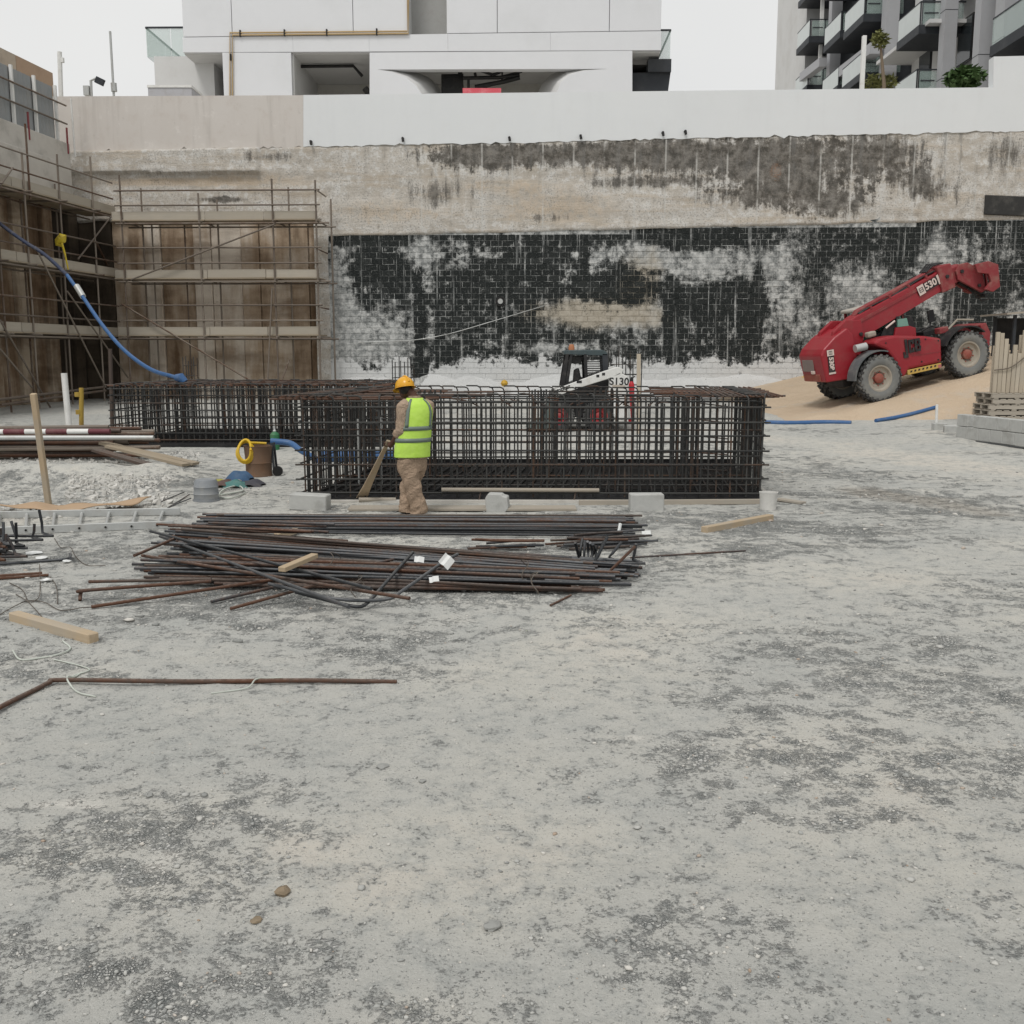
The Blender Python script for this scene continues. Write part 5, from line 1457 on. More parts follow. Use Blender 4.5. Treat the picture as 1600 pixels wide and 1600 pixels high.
# bent bar in the foreground with pale rope tied to it
fb = thing('bent_rebar', gp(85, 1070), 'long rusty bar with one bend lying alone in the left foreground', 'rebar')
P_ = [gp(-60, 1150, .016), gp(0, 1113, .016), gp(60, 1079, .017), gp(78, 1072, .017), gp(100, 1069.5, .017), gp(300, 1069.5, .015), gp(480, 1068.5, .013), gp(620, 1067, .008)]
zf = max(p.z for p in P_)
for p in P_: p.z = zf - 0.002
P_[-1].z -= 0.006
wire('bar', P_, 0.0145, M_rebar_rust, fb, 10, 5)
M_rope = mat_worn('pale_rope', (0.50, 0.53, 0.48), 0.8, (0.36, 0.35, 0.31), 0.5, 8)
wire('rope_tie', [gp(150, 1090, .006), gp(122, 1084, .01), gp(108, 1074, .03), gp(106, 1066, .035), gp(116, 1060, .01), gp(128, 1052, .006)], 0.0055, M_rope, fb, 6)
wire('rope_tie', [gp(330, 1085, .006), gp(385, 1078, .012), gp(400, 1070, .035), gp(420, 1063, .012), gp(440, 1060, .006)], 0.005, M_rope, fb, 6)
tag(wire('rope', [gp(20, 1018, .007), gp(32, 1032, .007), gp(60, 1030, .008), (gp(92, 1024, .008)), gp(110, 1015, .008), gp(98, 1003, .008)], 0.0065, M_rope, None, 6), 'pale rope loop on the ground below the left timber offcut', 'rope')
tag(wire('rope', [gp(85, 1032, .006), gp(120, 1040, .006), gp(140, 1048, .006), gp(118, 1056, .006), gp(108, 1062, .006)], 0.005, M_rope, None, 6), 'thin pale rope leading from the loop to the long bent bar', 'rope')
for i, (pp, lab) in enumerate((([(0, 962), (25, 950), (45, 940), (70, 945), (95, 955), (130, 953), (150, 950)], 'thin wire trailing above the left timber offcut'), ([(15, 912), (35, 925), (45, 942), (60, 938), (63, 920), (62, 885)], 'thin wire loop below the left bar clump'),
                          ([(85, 842), (95, 858), (110, 856), (118, 872), (135, 884), (165, 887)], 'thin wire between ladder and front heap'), ([(78, 902), (88, 920), (90, 945)], 'short thin wire hanging from the rusty pair of bars'), ([(25, 930), (45, 945), (68, 968)], 'straight thin wire pointing at the left timber offcut'))):
    tag(wire('tie_wire', [gp(x, y, .008 + .012 * (j % 2)) for j, (x, y) in enumerate(pp)], 0.004, M_wire, None, 5), lab, 'wire', 'stray tie wires on the ground')

# clump of bars at the left edge
lc = thing('rebar_clump', gp(12, 885), 'dark clump of hooked bars at the left picture edge', 'rebar bundle')
rr = random.Random(8)
for i in range(22):
    y0 = 10.0 + rr.uniform(-.35, .35); z0 = 0.02 + rr.random() * 0.2; x1 = -5.02 + rr.uniform(-.18, .22)
    pts = [Vector((-7.6, y0, z0)), Vector((x1 - .12, y0, z0)), Vector((x1, y0, z0 + .03)), Vector((x1 + rr.uniform(-.08, .05), y0 + rr.uniform(-.05, .05), z0 + rr.uniform(.14, .28)))]
    wire('bar', pts, 0.0145, M_rebar if rr.random() < .7 else M_rebar_rust, lc, 7, 2)
tag(wire('hooked_bar', [gp(-60, 888, .02), gp(60, 880, .02), gp(106, 876, .02), gp(110, 872, .04), hp_(110, 872, .1)], 0.014, M_rebar, None, 7, 3), 'bar with a small upturned hook left of the front heap', 'rebar')
for k_ in range(2):
    tag(rod('loose_bar', gp(-60, 906 + 4 * k_, .015), gp(66 + 10 * k_, 898 + 3 * k_, .015), 0.014, M_rebar_rust, None, 7), ('rear', 'front')[k_] + ' bar of the rusty pair at the left picture edge', 'rebar', 'pair of rusty bars at the left edge')
p = gp(52, 872, .03)
for (x, y, s, lab) in ((52, 866, .13, 'white torn paper beside the left bar clump'), (66, 874, .10, 'flat white scrap next to the torn paper'), (104, 880, .07, 'small white scrap under the hooked bar tip'), (73, 909, .08, 'small white scrap at the end of the rusty pair')):
    q = gp(x, y, .012); m = MB(); n = 5; vs = []; fs = []
    rr2 = random.Random(x)
    for a_ in range(9):
        an = a_ / 9 * 6.283; rd = s * (.5 + .25 * rr2.random()); vs.append(q + Vector((math.cos(an) * rd, math.sin(an) * rd * .9, .02 * rr2.random())))
    vs.append(q + Vector((0, 0, .025))); fs = [(i_, (i_ + 1) % 9, 9) for i_ in range(9)]
    m.add(vs, fs); o = m.obj('paper_scrap', M_tag, None); sm_ = o.modifiers.new('t', 'SOLIDIFY'); sm_.thickness = 0.003
    tag(o, lab, 'paper')

# ladder
ld = thing('ladder', gp(150, 818), 'aluminium ladder lying on its side left of the bar heaps', 'ladder')
LA0 = gp(-60, 838); LA1 = gp(272, 826); LB0 = gp(-60, 812); LB1 = gp(282, 806)
zl = max(q.z for q in (LA0, LA1, LB0, LB1)) + 0.045
for q in (LA0, LA1, LB0, LB1): q.z = zl
for a, b, in ((LA0, LA1), (LB0, LB1)):
    board('side_rail', a, b, 0.03, 0.09, M_gal, ld, 0.004)
for i in range(8):
    t_ = (i + 0.35) / 8
    a = LA0.lerp(LA1, t_); b = LB0.lerp(LB1, t_)
    a = a + (a - b).normalized() * 0.022
    rod('rung', a, b, 0.018, M_gal, ld, 10)
    rod('rung_cap', a + (a - b).normalized() * 0.004, a - (a - b).normalized() * 0.004, 0.013, M_black, ld, 10)

# brown sheet with a wavy edge
m = MB(); nx_, ny_ = 40, 8; vs = []; fs = []
pa = gp(48, 790); pb = gp(218, 797); pc = gp(150, 806)
for j in range(ny_ + 1):
    for i in range(nx_ + 1):
        t_ = i / nx_; s_ = j / ny_
        x_ = pa.x + (pb.x - pa.x) * t_; y_ = 12.95 + 0.7 * s_ - 0.25 * math.sin(t_ * 3.1) + 0.12 * math.sin(t_ * 7)
        y_ = y_ if s_ > 0 else y_
        z_ = 0.07 + 0.05 * (math.sin(t_ * 8.5) * 0.5 + 0.5) * (1 - s_ * .5) + 0.02 * math.sin(t_ * 17 + s_ * 4)
        vs.append(Vector((x_, y_, gz(x_, y_) + z_)))
for j in range(ny_):
    for i in range(nx_): fs.append((j * (nx_ + 1) + i, j * (nx_ + 1) + i + 1, (j + 1) * (nx_ + 1) + i + 1, (j + 1) * (nx_ + 1) + i))
m.add(vs, fs); o = m.obj('brown_sheet', M_ply, None, smooth=True); sm_ = o.modifiers.new('t', 'SOLIDIFY'); sm_.thickness = 0.012
tag(o, 'wavy brown board sheet lying behind the ladder', 'sheet')

# leaning timber prop
ps = at(40, 560, 15.2); g_ = gp(76, 788)
tag(board('timber_prop', (g_.x, g_.y, g_.z - .02), at(52, 615, 14.2), 0.075, 0.075, M_timber, None, 0.006, up=(0, 1, 0)), 'upright pale timber prop at the far left, foot by the brown sheet', 'timber')
# rubble and lime lumps (countless small ones)
def rubble(name, x0, x1, y0, y1, n, smin, smax, mat, label):
    rr = random.Random(n); m = MB()
    for _ in range(n):
        p = gp(rr.uniform(x0, x1), rr.uniform(y0, y1)); s = rr.uniform(smin, smax) * (0.5 + rr.random() ** 3)
        c = p + Vector((0, 0, s * .25)); vs = []; tl_ = rr.uniform(-.4, .4)
        for sx_ in (-1, 1):
            for sy_ in (-1, 1):
                for sz_ in (-1, 1): vs.append(c + Vector((sx_ * s * rr.uniform(.25, 1), sy_ * s * rr.uniform(.25, 1), sz_ * s * rr.uniform(.2, .8) + sx_ * s * tl_)))
        m.add(vs, [(0, 1, 3, 2), (4, 6, 7, 5), (0, 4, 5, 1), (2, 3, 7, 6), (0, 2, 6, 4), (1, 5, 7, 3)])
    o = m.obj(name, mat, None, bevel=0.0); tag(o, label, 'rubble', kind='stuff')
M_lime = concrete_mat('white_lime_rubble', (0.44, 0.435, 0.41), (0.66, 0.64, 0.60), 0.5, 8, (0.40, 0.38, 0.35))
rubble('lime_rubble', 105, 265, 742, 795, 620, 0.012, 0.05, M_lime, 'white broken lime rubble on the left bank')
rubble('lime_rubble_ridge', 0, 320, 708, 726, 420, 0.012, 0.045, M_lime, 'white lime lumps along the ridge in front of the pipe stack')
rubble('lime_edge', 0, 110, 790, 812, 120, 0.015, 0.05, M_lime, 'white lime crumbs at the left edge by the ladder')

# grey tub
p = gp(317, 785)
tb_ = thing('grey_tub', p, 'upturned grey plastic tub with ribs left of the rusty drum', 'tub')
M_tub = mat_worn('grey_plastic', (0.22, 0.235, 0.25), 0.5, (0.36, 0.35, 0.32), 0.5, 5)
m = MB(); h_ = 0.31; m.lathe([(0.175, 0), (0.178, 0.02), (0.17, 0.03), (0.168, 0.10), (0.174, 0.11), (0.168, 0.12), (0.164, 0.20), (0.17, 0.21), (0.163, 0.22), (0.155, 0.285), (0.14, h_), (0.001, h_)], 28, Matrix.Translation(p + Vector((0, .17, -.01)))); m.obj('body', M_tub, tb_, smooth=True)
m = MB(); m.lathe([(0.176, 0.0), (0.187, 0.0), (0.187, 0.03), (0.176, 0.03)], 28, Matrix.Translation(p + Vector((0, .17, -.008)))); m.obj('rim', M_tub, tb_, smooth=True)
# coloured rags
p = gp(365, 762)
for i, (dx, dy, c, lab) in enumerate(((-.18, 0, (0.09, 0.055, 0.05), 'dark brown rag in the rag heap'), (.02, .15, (0.05, 0.10, 0.18), 'blue rag on top of the rag heap'), (.02, -.05, (0.06, 0.17, 0.16), 'teal rag at the front of the rag heap'), (.22, .05, (0.06, 0.06, 0.07), 'black rag at the right of the rag heap'), (-.36, .1, (0.32, 0.30, 0.07), 'yellow-green rag at the left of the rag heap'))):
    m = MB(); n = 12; vs = []; fs = []; rr2 = random.Random(i)
    for jy in range(n + 1):
        for jx in range(n + 1):
            X_ = (jx / n - .5) * 2; Y_ = (jy / n - .5) * 2; rd = max(0, 1 - X_ * X_ * .8 - Y_ * Y_ * .8)
            zz = (0.17 if i == 1 else .10) * rd ** .6 + 0.025 * math.sin(X_ * 5 + i * 3) * math.cos(Y_ * 4 + i) * rd + (.05 if i == 1 else 0)
            vs.append(Vector((p.x + dx + X_ * .19 + .03 * math.sin(Y_ * 6), p.y + dy + .15 + Y_ * .17, p.z + zz)))
    for jy in range(n):
        for jx in range(n): fs.append((jy * (n + 1) + jx, jy * (n + 1) + jx + 1, (jy + 1) * (n + 1) + jx + 1, (jy + 1) * (n + 1) + jx))
    m.add(vs, fs); o = m.obj('rag', mat_worn('rag_cloth', c, 0.9, amt=0.3), None, smooth=True, sharp=80)
    tag(o, lab, 'rag', 'coloured rags beside the tub')
rr2 = random.Random(3)
tag(wire('white_hose', [gp(345, 775, .02), gp(365, 772, .02), gp(380, 768, .02), gp(372, 762, .03), gp(350, 768, .03), gp(342, 778, .02), gp(362, 780, .02), gp(384, 772, .02)], 0.012, M_rope, None, 6), 'white coiled cord lying between the tub and the rags', 'cord')
for k_, (a, b) in enumerate((((240, 790), (288, 772)), ((262, 795), (296, 776)), ((268, 792), (298, 782)))):
    tag(rod('loose_bar', gp(*a, .012), gp(*b, .03), 0.009, M_rebar, None, 6), ('uppermost', 'middle', 'lowest')[k_] + ' of three thin dark rods left of the grey tub', 'rebar', 'thin rods beside the grey tub')

# rusty drum with yellow hose, cylinder
p = gp(400, 746)
dr = thing('rusty_drum', p, 'rusty brown open drum with a yellow hose coil', 'drum')
M_drum = steel_mat('rusty_sheet', (0.14, 0.09, 0.06), (0.19, 0.12, 0.08), (0.21, 0.115, 0.065), 0.2, 0.4, 0.0, 0.8, 0.2)
m = MB(); m.lathe([(0.001, 0), (0.215, 0), (0.225, .02), (0.215, .04), (0.215, .22), (0.225, .24), (0.215, .26), (0.235, .50), (0.245, .52), (0.225, .52), (0.2, .04), (0.001, .04)], 24, Matrix.Translation(p + Vector((0, .22, -.01)))); m.obj('body', M_drum, dr, smooth=True)
M_yhose = mat_worn('yellow_hose', (0.62, 0.40, 0.02), 0.5, amt=0.2)
c = p + Vector((-.17, .02, .44)); cl = thing('yellow_hose', c, 'yellow hose coil hung over the rim of the rusty drum', 'hose')
for k_ in range(3):
    m = MB(); pts = [c + Vector((0.14 * math.cos(a) * (1 - .12 * k_), -.02 * k_ + .12 * (math.sin(a) > 0) * math.sin(a), 0.17 * math.sin(a) - .03 + .02 * k_)) for a in np.linspace(0, 6.283, 22)]
    m.tube(pts, 0.022, 8); m.obj('loop', M_yhose, cl, smooth=True)
wire('tail', [c + Vector((.08, .05, .13)), c + Vector((.2, .12, .12)), c + Vector((.32, .16, .11))], 0.022, M_yhose, cl, 8)
a = p + Vector((.30, .2, 0)); wh = thing('hand_cart', a, 'dark hand cart frame with small wheel beside the rusty drum', 'cart')
m = MB(); m.bar(a + Vector((-.04, 0, .05)), a + Vector((-.08, .05, .55)), .03, .05, up=(0, 1, 0)); m.bar(a + Vector((-.04, .2, .05)), a + Vector((-.08, .22, .55)), .03, .05, up=(0, 1, 0)); m.obj('frame', M_slate, wh)
m = MB(); m.tube([a + Vector((.02, -.03, .085)), a + Vector((.02, .02, .085))], 0.085, 14); m.obj('wheel', M_black, wh, smooth=True)
g_ = at(430, 703, 21.0); zb = gz(g_.x, 21.0) 
gc = thing('gas_cylinder', (g_.x, 21.0, zb), 'green gas cylinder with grey collar behind the rusty drum', 'gas cylinder')
M_green = mat_worn('green_cylinder', (0.03, 0.15, 0.065), 0.45, amt=0.3)
zt_ = at(430, 672, 21.0).z - zb
m = MB(); m.lathe([(0.001, 0), (0.09, 0), (0.095, zt_ * .80), (0.06, zt_ * .90), (0.03, zt_ * .95)], 20, Matrix.Translation((g_.x, 21.0, zb - .01))); m.obj('body', M_green, gc, smooth=True)
m = MB(); m.lathe([(0.031, zt_ * .93), (0.035, zt_), (0.02, zt_ + .02), (0.02, zt_ + .1), (0.001, zt_ + .1)], 14, Matrix.Translation((g_.x, 21.0, zb - .01))); m.obj('valve', M_gal, gc, smooth=True)

# ================================================================== pipe stack, posts on the left
st = thing('pipe_stack', gp(120, 715), 'stack of dark steel pipes and boards behind the lime bank', 'pipe stack')
rr = random.Random(5)
base = gp(60, 716)
for i in range(7):
    for j in range(6 - i // 2):
        y_ = 19.2 + j * 0.17 + (i % 2) * .08; z_ = gz(-7.5, y_) + 0.05 + i * 0.085
        x0_ = -11.4 + rr.uniform(-.4, .4); x1_ = at(195, 700, y_).x + rr.uniform(-.5, .7)
        rod('pipe', (x0_, y_ + rr.uniform(-.12, .12), z_ + rr.uniform(-.03, .03)), (x1_, y_ + rr.uniform(-.14, .14), z_ + rr.uniform(-.05, .04)), rr.choice((0.03, 0.036, 0.043)), M_scaf if rr.random() < .55 else M_rebar_rust, st, 8)
a = at(-60, 675, 18.95); b = at(172, 674, 18.95)
sp_ = thing('striped_pole', (a + b) / 2, 'red and white striped pole on top of the pipe stack', 'pole')
n = 7
for i in range(n):
    rod('stripe', a.lerp(b, i / n), a.lerp(b, (i + 1) / n), 0.05, M_wht if i % 2 else mat_worn('maroon_paint', (0.13, 0.035, 0.045), 0.6), sp_, 10)
a = at(-60, 684, 18.9); b = at(240, 684, 18.8)
tag(rod('grey_pipe', a, b, 0.045, M_gal, None, 10), 'long grey pipe on top of the stack beside the striped pole', 'pipe')
for i, (a, b, lab) in enumerate((((160, 692), (305, 704), 'upper brown plank sloping off the pipe stack'), ((170, 697), (290, 716), 'middle brown plank sloping off the pipe stack'), ((150, 703), (240, 719), 'lower brown plank sloping off the pipe stack'))):
    p = at(a[0], a[1], 19.0 - .2 * i); q = at(b[0], b[1], 18.3 - .25 * i)
    q.z = gz(q.x, q.y) + .05; p.z = max(p.z, gz(p.x, p.y) + .12)
    tag(board('plank', p, q, 0.2, 0.045, M_rebar_rust if i == 2 else M_plank, None), lab, 'plank')
p = gp(108, 668); q = at(100, 583, p.y)
tag(rod('white_pipe', (p.x, p.y, p.z - .02), q, 0.075, M_wht, None, 14), 'white plastic pipe standing upright behind the pipe stack', 'pipe')
p = at(127, 700, 20.5); q = at(127, 606, 20.5)
yp_ = thing('yellow_post', (p.x, p.y, gz(p.x, p.y)), 'rusty yellow post standing behind the pipe stack', 'post')
M_ypost = mat_worn('rusty_yellow', (0.36, 0.25, 0.05), 0.7, (0.18, 0.09, 0.04), 0.6, 5)
rod('shaft', (p.x, p.y, gz(p.x, p.y) - .02), q, 0.045, M_ypost, yp_, 10)
for zf_ in (0.35, 0.75, 1.1): rod('collar', (p.x, p.y, gz(p.x, p.y) + zf_), (p.x, p.y, gz(p.x, p.y) + zf_ + .09), 0.065, M_ypost, yp_, 10)
p = at(172, 610, 24.5); tag(rod('iron_post', (p.x, p.y, gz(p.x, p.y)), at(172, 545, 24.5), 0.05, M_rebar_rust, None, 8), 'dark red iron post at the left corner of the rear cage', 'post')

# ================================================================== right side: blocks, pallets, timber bundle, hoses
wl = thing('block_wall', gp(1540, 690), 'low two-course concrete block wall at the right edge', 'wall')
A = gp(1503, 683); B = gp(1620, 704); d_ = (B - A); d_.z = 0; d_.normalize()
q_ = Vector((1, 0, 0)).rotation_difference(d_)
zb = min(A.z, gz(A.x, A.y)) - .02
for row_ in range(2):
    for i in range(7):
        for j in range(1 if row_ == 0 else 1):
            c = A + d_ * (0.2 + i * 0.405 + (0.2 if row_ else 0) * (1 if i else 0.0))
            c.z = zb + 0.13 + row_ * 0.265
            ubox('block', c + Vector((0, 0.1, 0)), (0.395, 0.2, 0.255), M_cblock, wl, q_, 0.01)
for i in range(6):
    c = A + d_.cross(Vector((0, 0, -1))) * (0.32 + i * .405) ; c.z = zb + 0.13
    ubox('block', c, (0.2, 0.395, 0.255), M_cblock, wl, q_, 0.01)
for i, (x, y, lab) in enumerate(((1470, 672, 'half-buried block left of the low block wall'), (1488, 676, 'half-buried block touching the low block wall'))):
    p = gp(x, y); tag(ubox('concrete_block', p + Vector((0, .1, .06)), (0.3, 0.2, 0.2), M_cblock, None, Quaternion((0, 0, 1), R(-12 * i)), 0.015), lab, 'concrete block')
p = gp(1463, 660); tag(rod('white_stake', p - Vector((0, 0, .03)), at(1464, 632, p.y), 0.035, M_wht, None, 8), 'white stake standing at the end of the blue hose', 'stake')

def pallet(o, lab, rz):
    t = thing('pallet', o, lab, 'pallet', 'stacked pallets')
    Rm = Matrix.Rotation(rz, 4, 'Z'); Mo = Matrix.Translation(o) @ Rm
    def pc(name, c, d): 
        w_ = Mo @ Vector(c); return ubox(name, w_, d, M_grey_wood, t, Rm.to_quaternion())
    for i in range(3): pc('runner', (0, -.45 + i * .45, .07), (1.2, .09, .09))
    for i in range(7): pc('deck_slat', (-.54 + i * .18, 0, .126), (.13, 1.0, .02))
    for i in range(3): pc('base_slat', (-.5 + i * .5, 0, .012), (.11, 1.0, .022))
    return t
pp = at(1572, 650, 25.6); zb = gz(pp.x, 25.6)
ztop_ = at(1570, 607, 25.1).z
nl = 5
hs_ = (ztop_ - zb - 0.0) / nl
for i in range(nl):
    pallet(Vector((pp.x + random.uniform(-.04, .04), 25.6, zb + i * 0.139)), ('lowest', 'second lowest', 'middle', 'second highest', 'topmost')[i] + ' wooden pallet of the stack behind the block wall', R(random.uniform(-3, 3)))
zp = zb + nl * 0.139
tbz = zp
M_oldw = wood_mat('bleached_timber', (0.40, 0.34, 0.26), (0.54, 0.48, 0.39), 4, 0.3)
tbn = thing('timber_bundle', (pp.x, 25.6, zp), 'bundle of bleached timbers standing upright on the pallet stack', 'timber bundle')
rr = random.Random(6)
xa = at(1553, 560, 25.4).x; xb_ = at(1600, 560, 25.4).x
for i in range(9):
    for j in range(2):
        x_ = xa + .04 + i * (xb_ - xa) / 7; y_ = 25.35 + j * .13 + rr.uniform(-.01, .01)
        hh = at(1570, 522, 25.4).z - zp + rr.uniform(-.28, .12) - (.3 if 3 <= i <= 5 else 0)
        board('timber', (x_, y_, zp), (x_ + rr.uniform(-.03, .03), y_, zp + hh), .095, .06, M_oldw, tbn, 0.004, up=(0, 1, 0))
wire('binding_rope', [Vector((xa - .02, 25.29, zp + .55)), Vector(((xa + xb_) / 2, 25.28, zp + .62)), Vector((xb_, 25.28, zp + .9))], 0.014, M_scaf, tbn, 6)
m = MB(); m.box((pp.x, 25.45, zp - .0), (1.15, .5, .012)); 
def surf(x, y):
    """where the sight line meets sand or ground"""
    d = ray(x, y); t = 18.0
    while t < 40:
        p = EYE + d * t
        if p.z <= max(gz(p.x, p.y), sandz(p.x, p.y)): break
        t += 0.02
    p.z = max(gz(p.x, p.y), sandz(p.x, p.y)); return p
# blue lay-flat hose on the ground by the sand
hp2 = [gp(1195, 662, .03), gp(1240, 663, .035), gp(1290, 662, .035), gp(1330, 662, .02)]
tag(wire('blue_hose', hp2, 0.06, M_blue, None, 8), 'blue hose lying along the foot of the sand, left piece', 'hose')
hp2 = []
for x, y in ((1368, 660), (1400, 655), (1430, 648), (1462, 639)):
    hp2.append(surf(x, y) + Vector((0, 0, .04)))
tag(wire('blue_hose', hp2, 0.05, M_blue, None, 8), 'blue hose rising along the sand edge to the white stake', 'hose')
tag(wire('dark_rod', [gp(1525, 690, .012), gp(1570, 697, .012), gp(1625, 705, .012)], 0.014, M_rebar, None, 6), 'thin dark rod lying in front of the low block wall', 'rod')
# dark shelter at the far right
dk = thing('site_shelter', (15.9, 29.8, sandz(15.9, 29.8)), 'dark shelter with pale roof edge at the right picture edge', 'shelter')
z0_ = sandz(15.9, 29.8); zr_ = at(1590, 492, 29.8).z
xs_ = at(1583, 500, 29.8).x
for dx in (0.05, 1.6):
    for dy in (0, 1.2): m = MB(); m.bar((xs_ + dx, 29.8 + dy, z0_ - .3), (xs_ + dx, 29.8 + dy, zr_), .08, .08, up=(0, 1, 0)); m.obj('post', M_slate, dk)
m = MB(); m.bar((xs_ - .3, 30.4, zr_ + .02), (xs_ + 2.0, 30.4, zr_ + .22), 1.7, .05); m.obj('roof', M_grey_wood, dk)
m = MB(); m.box((xs_ + .85, 31.0, (z0_ + zr_) / 2), (1.6, .05, zr_ - z0_ - .1)); m.obj('back_sheet', M_memb, dk)

# single stones in the foreground
M_bstone = concrete_mat('brown_stone', (0.20, 0.155, 0.105), (0.30, 0.24, 0.17), 0.5, 20, (0.14, 0.12, 0.09))
M_gstone = concrete_mat('grey_stone', (0.24, 0.245, 0.235), (0.36, 0.36, 0.34), 0.5, 20)
def stone(x, y, s, flat, mat, lab):
    p = gp(x, y); m = MB(); rr2 = random.Random(x * 7 + y)
    prof = []; n = 10
    for j in range(5):
        ph = -math.pi / 2 + math.pi * (j + .5) / 5
        prof.append((math.cos(ph) * s, math.sin(ph) * s * flat + s * flat * .6))
    m.lathe(prof, n, Matrix.Translation(p), cap=True)
    m.v = [tuple(np.array(v) + np.array([rr2.uniform(-1, 1), rr2.uniform(-1, 1), rr2.uniform(-.6, .6) * flat]) * s * .22) for v in m.v]
    tag(m.obj('stone', mat, None, smooth=True, sharp=30), lab, 'stone', 'single stones on the ground')
stone(442, 1397, .026, .75, M_bstone, 'brown stone, the largest in the left foreground')
stone(401, 1439, .022, .3, M_bstone, 'flat brown chip below left of the largest brown stone')
stone(768, 1449, .032, .35, M_gstone, 'grey half-buried stone in the middle foreground')
stone(598, 1199, .030, .3, M_gstone, 'flat dark grey chip left of centre foreground')
stone(660, 1222, .017, .5, M_gstone, 'small dark grey stone right of the flat chip')
stone(232, 1244, .022, .5, M_gstone, 'small dark stone in the left foreground')
stone(148, 1485, .016, .5, M_gstone, 'small dark grey stone at lower left')

# ================================================================== red telescopic loader on the sand
TM = Matrix(((TF.x, TL.x, TU.x, 0), (TF.y, TL.y, TU.y, 0), (TF.z, TL.z, TU.z, 0), (0, 0, 0, 1)))
TO = TH_A + TL * 0.95 - TU * 0.62
TM.translation = TO
TMI = TM.inverted()
def tl(px, py, yl):
    p = hit(px, py, TO + TL * yl, TL); q = TMI @ p; return q.x, q.z
def tpoly(ps, yl): return [tl(x, y, yl) for x, y in ps]
tfn = lambda a, b, c: Vector((a, c, b))
M_red = mat_worn('red_machine_paint', (0.27, 0.013, 0.022), 0.4, (0.20, 0.09, 0.075), 0.32, 1.8, spec=0.45, var=0.15)
M_redd = mat_worn('dusty_red_paint', (0.23, 0.035, 0.04), 0.65, (0.28, 0.19, 0.15), 0.5, 3.0)
M_tyre = mat_worn('dusty_tyre', (0.055, 0.055, 0.055), 0.9, (0.24, 0.235, 0.22), 0.75, 2.5, bump=0.3)
M_tyres = mat_worn('sidewall_dust', (0.17, 0.175, 0.17), 0.9, (0.28, 0.27, 0.24), 0.6, 3.0, bump=0.2)
M_rim = mat_worn('dusty_rim', (0.33, 0.30, 0.25), 0.8, (0.20, 0.11, 0.08), 0.4, 4)
M_hub = mat_worn('red_hub', (0.26, 0.075, 0.055), 0.7, (0.30, 0.22, 0.17), 0.5, 6)
M_dark = mat_worn('dark_steel', (0.02, 0.02, 0.021), 0.6, (0.12, 0.11, 0.10), 0.4, 4)
M_ydec = mat_worn('yellow_decal', (0.52, 0.35, 0.09), 0.6, amt=0.3)
M_wdec = mat_worn('white_decal', (0.62, 0.52, 0.47), 0.6, amt=0.2)
M_green_gl = mat_worn('green_cab_glass', (0.14, 0.30, 0.235), 0.15, (0.2, 0.33, 0.28), 0.4, 2, spec=0.6)
tele = thing('telescopic_loader', TO, 'red telescopic loader with raised boom standing on the sand bank', 'loader', M=TM)

def tprism(name, px, yl0, yl1, mat, bevel=0.02, yl=None):
    m = MB(); m.prism(tpoly(px, yl0 if yl is None else yl), tfn, yl0, yl1)
    return m.obj(name, mat, tele, TM, bevel=bevel)

_tyre = {}
def wheel(loc, Rr, Wd, parent, Mw, hubside, mats, lugs=22):
    """rim with tyre and hub as sub-parts; axle along local y"""
    key = (Rr, Wd)
    if key not in _tyre:
        m = MB(); RX = Matrix.Rotation(R(-90), 4, 'X'); h = Wd / 2
        m.lathe([(Rr * .55, -h * .78), (Rr * .62, -h * .92), (Rr * .78, -h), (Rr * .90, -h * .93), (Rr * .945, -h * .72), (Rr * .955, 0), (Rr * .945, h * .72), (Rr * .90, h * .93), (Rr * .78, h), (Rr * .62, h * .92), (Rr * .55, h * .78)], 40, RX)
        for i in range(lugs):
            for s in (-1, 1):
                a = 2 * math.pi * (i + (0.5 if s > 0 else 0)) / lugs
                q = Matrix.Rotation(-a, 3, 'Y')
                m.box(q @ Vector((0, s * h * .50, Rr * .965)), (Rr * .10, h * 1.02, Rr * .085), q @ Matrix.Rotation(R(38) * s, 3, 'Z'))
                m.box(q @ (Vector((s * -Rr * .06, s * h * .93, Rr * .90))), (Rr * .10, h * .16, Rr * .12), q)
        t1 = m.mesh('tyre', mats[0], True, 40); t1.materials.append(mats[1])
        for p in t1.polygons:
            c = p.center; rr_ = math.hypot(c.x, c.z)
            if rr_ < Rr * .89: p.material_index = 1
        m = MB(); m.lathe([(0.001, -h * .2), (Rr * .24, -h * .2), (Rr * .3, -h * .45), (Rr * .44, -h * .5), (Rr * .5, -h * .8), (Rr * .56, -h * .82), (Rr * .56, h * .82), (Rr * .5, h * .8), (Rr * .44, h * .3), (0.001, h * .3)], 32, RX)
        t2 = m.mesh('rim', mats[2], True, 40)
        m = MB(); m.lathe([(0.001, -h * .72), (Rr * .17, -h * .70), (Rr * .21, -h * .6), (Rr * .22, -h * .2)], 20, RX)
        for i in range(8):
            a = i * math.pi / 4; m.tube([(math.cos(a) * Rr * .3, -h * .36, math.sin(a) * Rr * .3), (math.cos(a) * Rr * .3, -h * .52, math.sin(a) * Rr * .3)], Rr * .03, 6)
        t3 = m.mesh('hub', mats[3], True, 40)
        _tyre[key] = (t1, t2, t3)
    t1, t2, t3 = _tyre[key]
    Mx = Mw @ Matrix.Translation(loc) @ (Matrix.Rotation(R(180), 4, 'Z') if hubside > 0 else Matrix())
    Mx = Mx @ Matrix.Rotation(R(random.uniform(0, 30)), 4, 'Y')
    w_ = link('wheel', t2, parent, Mx)
    link('tyre', t1, w_, Mx); link('hub', t3, w_, Mx)
tm_ = (M_tyre, M_tyres, M_rim, M_hub)
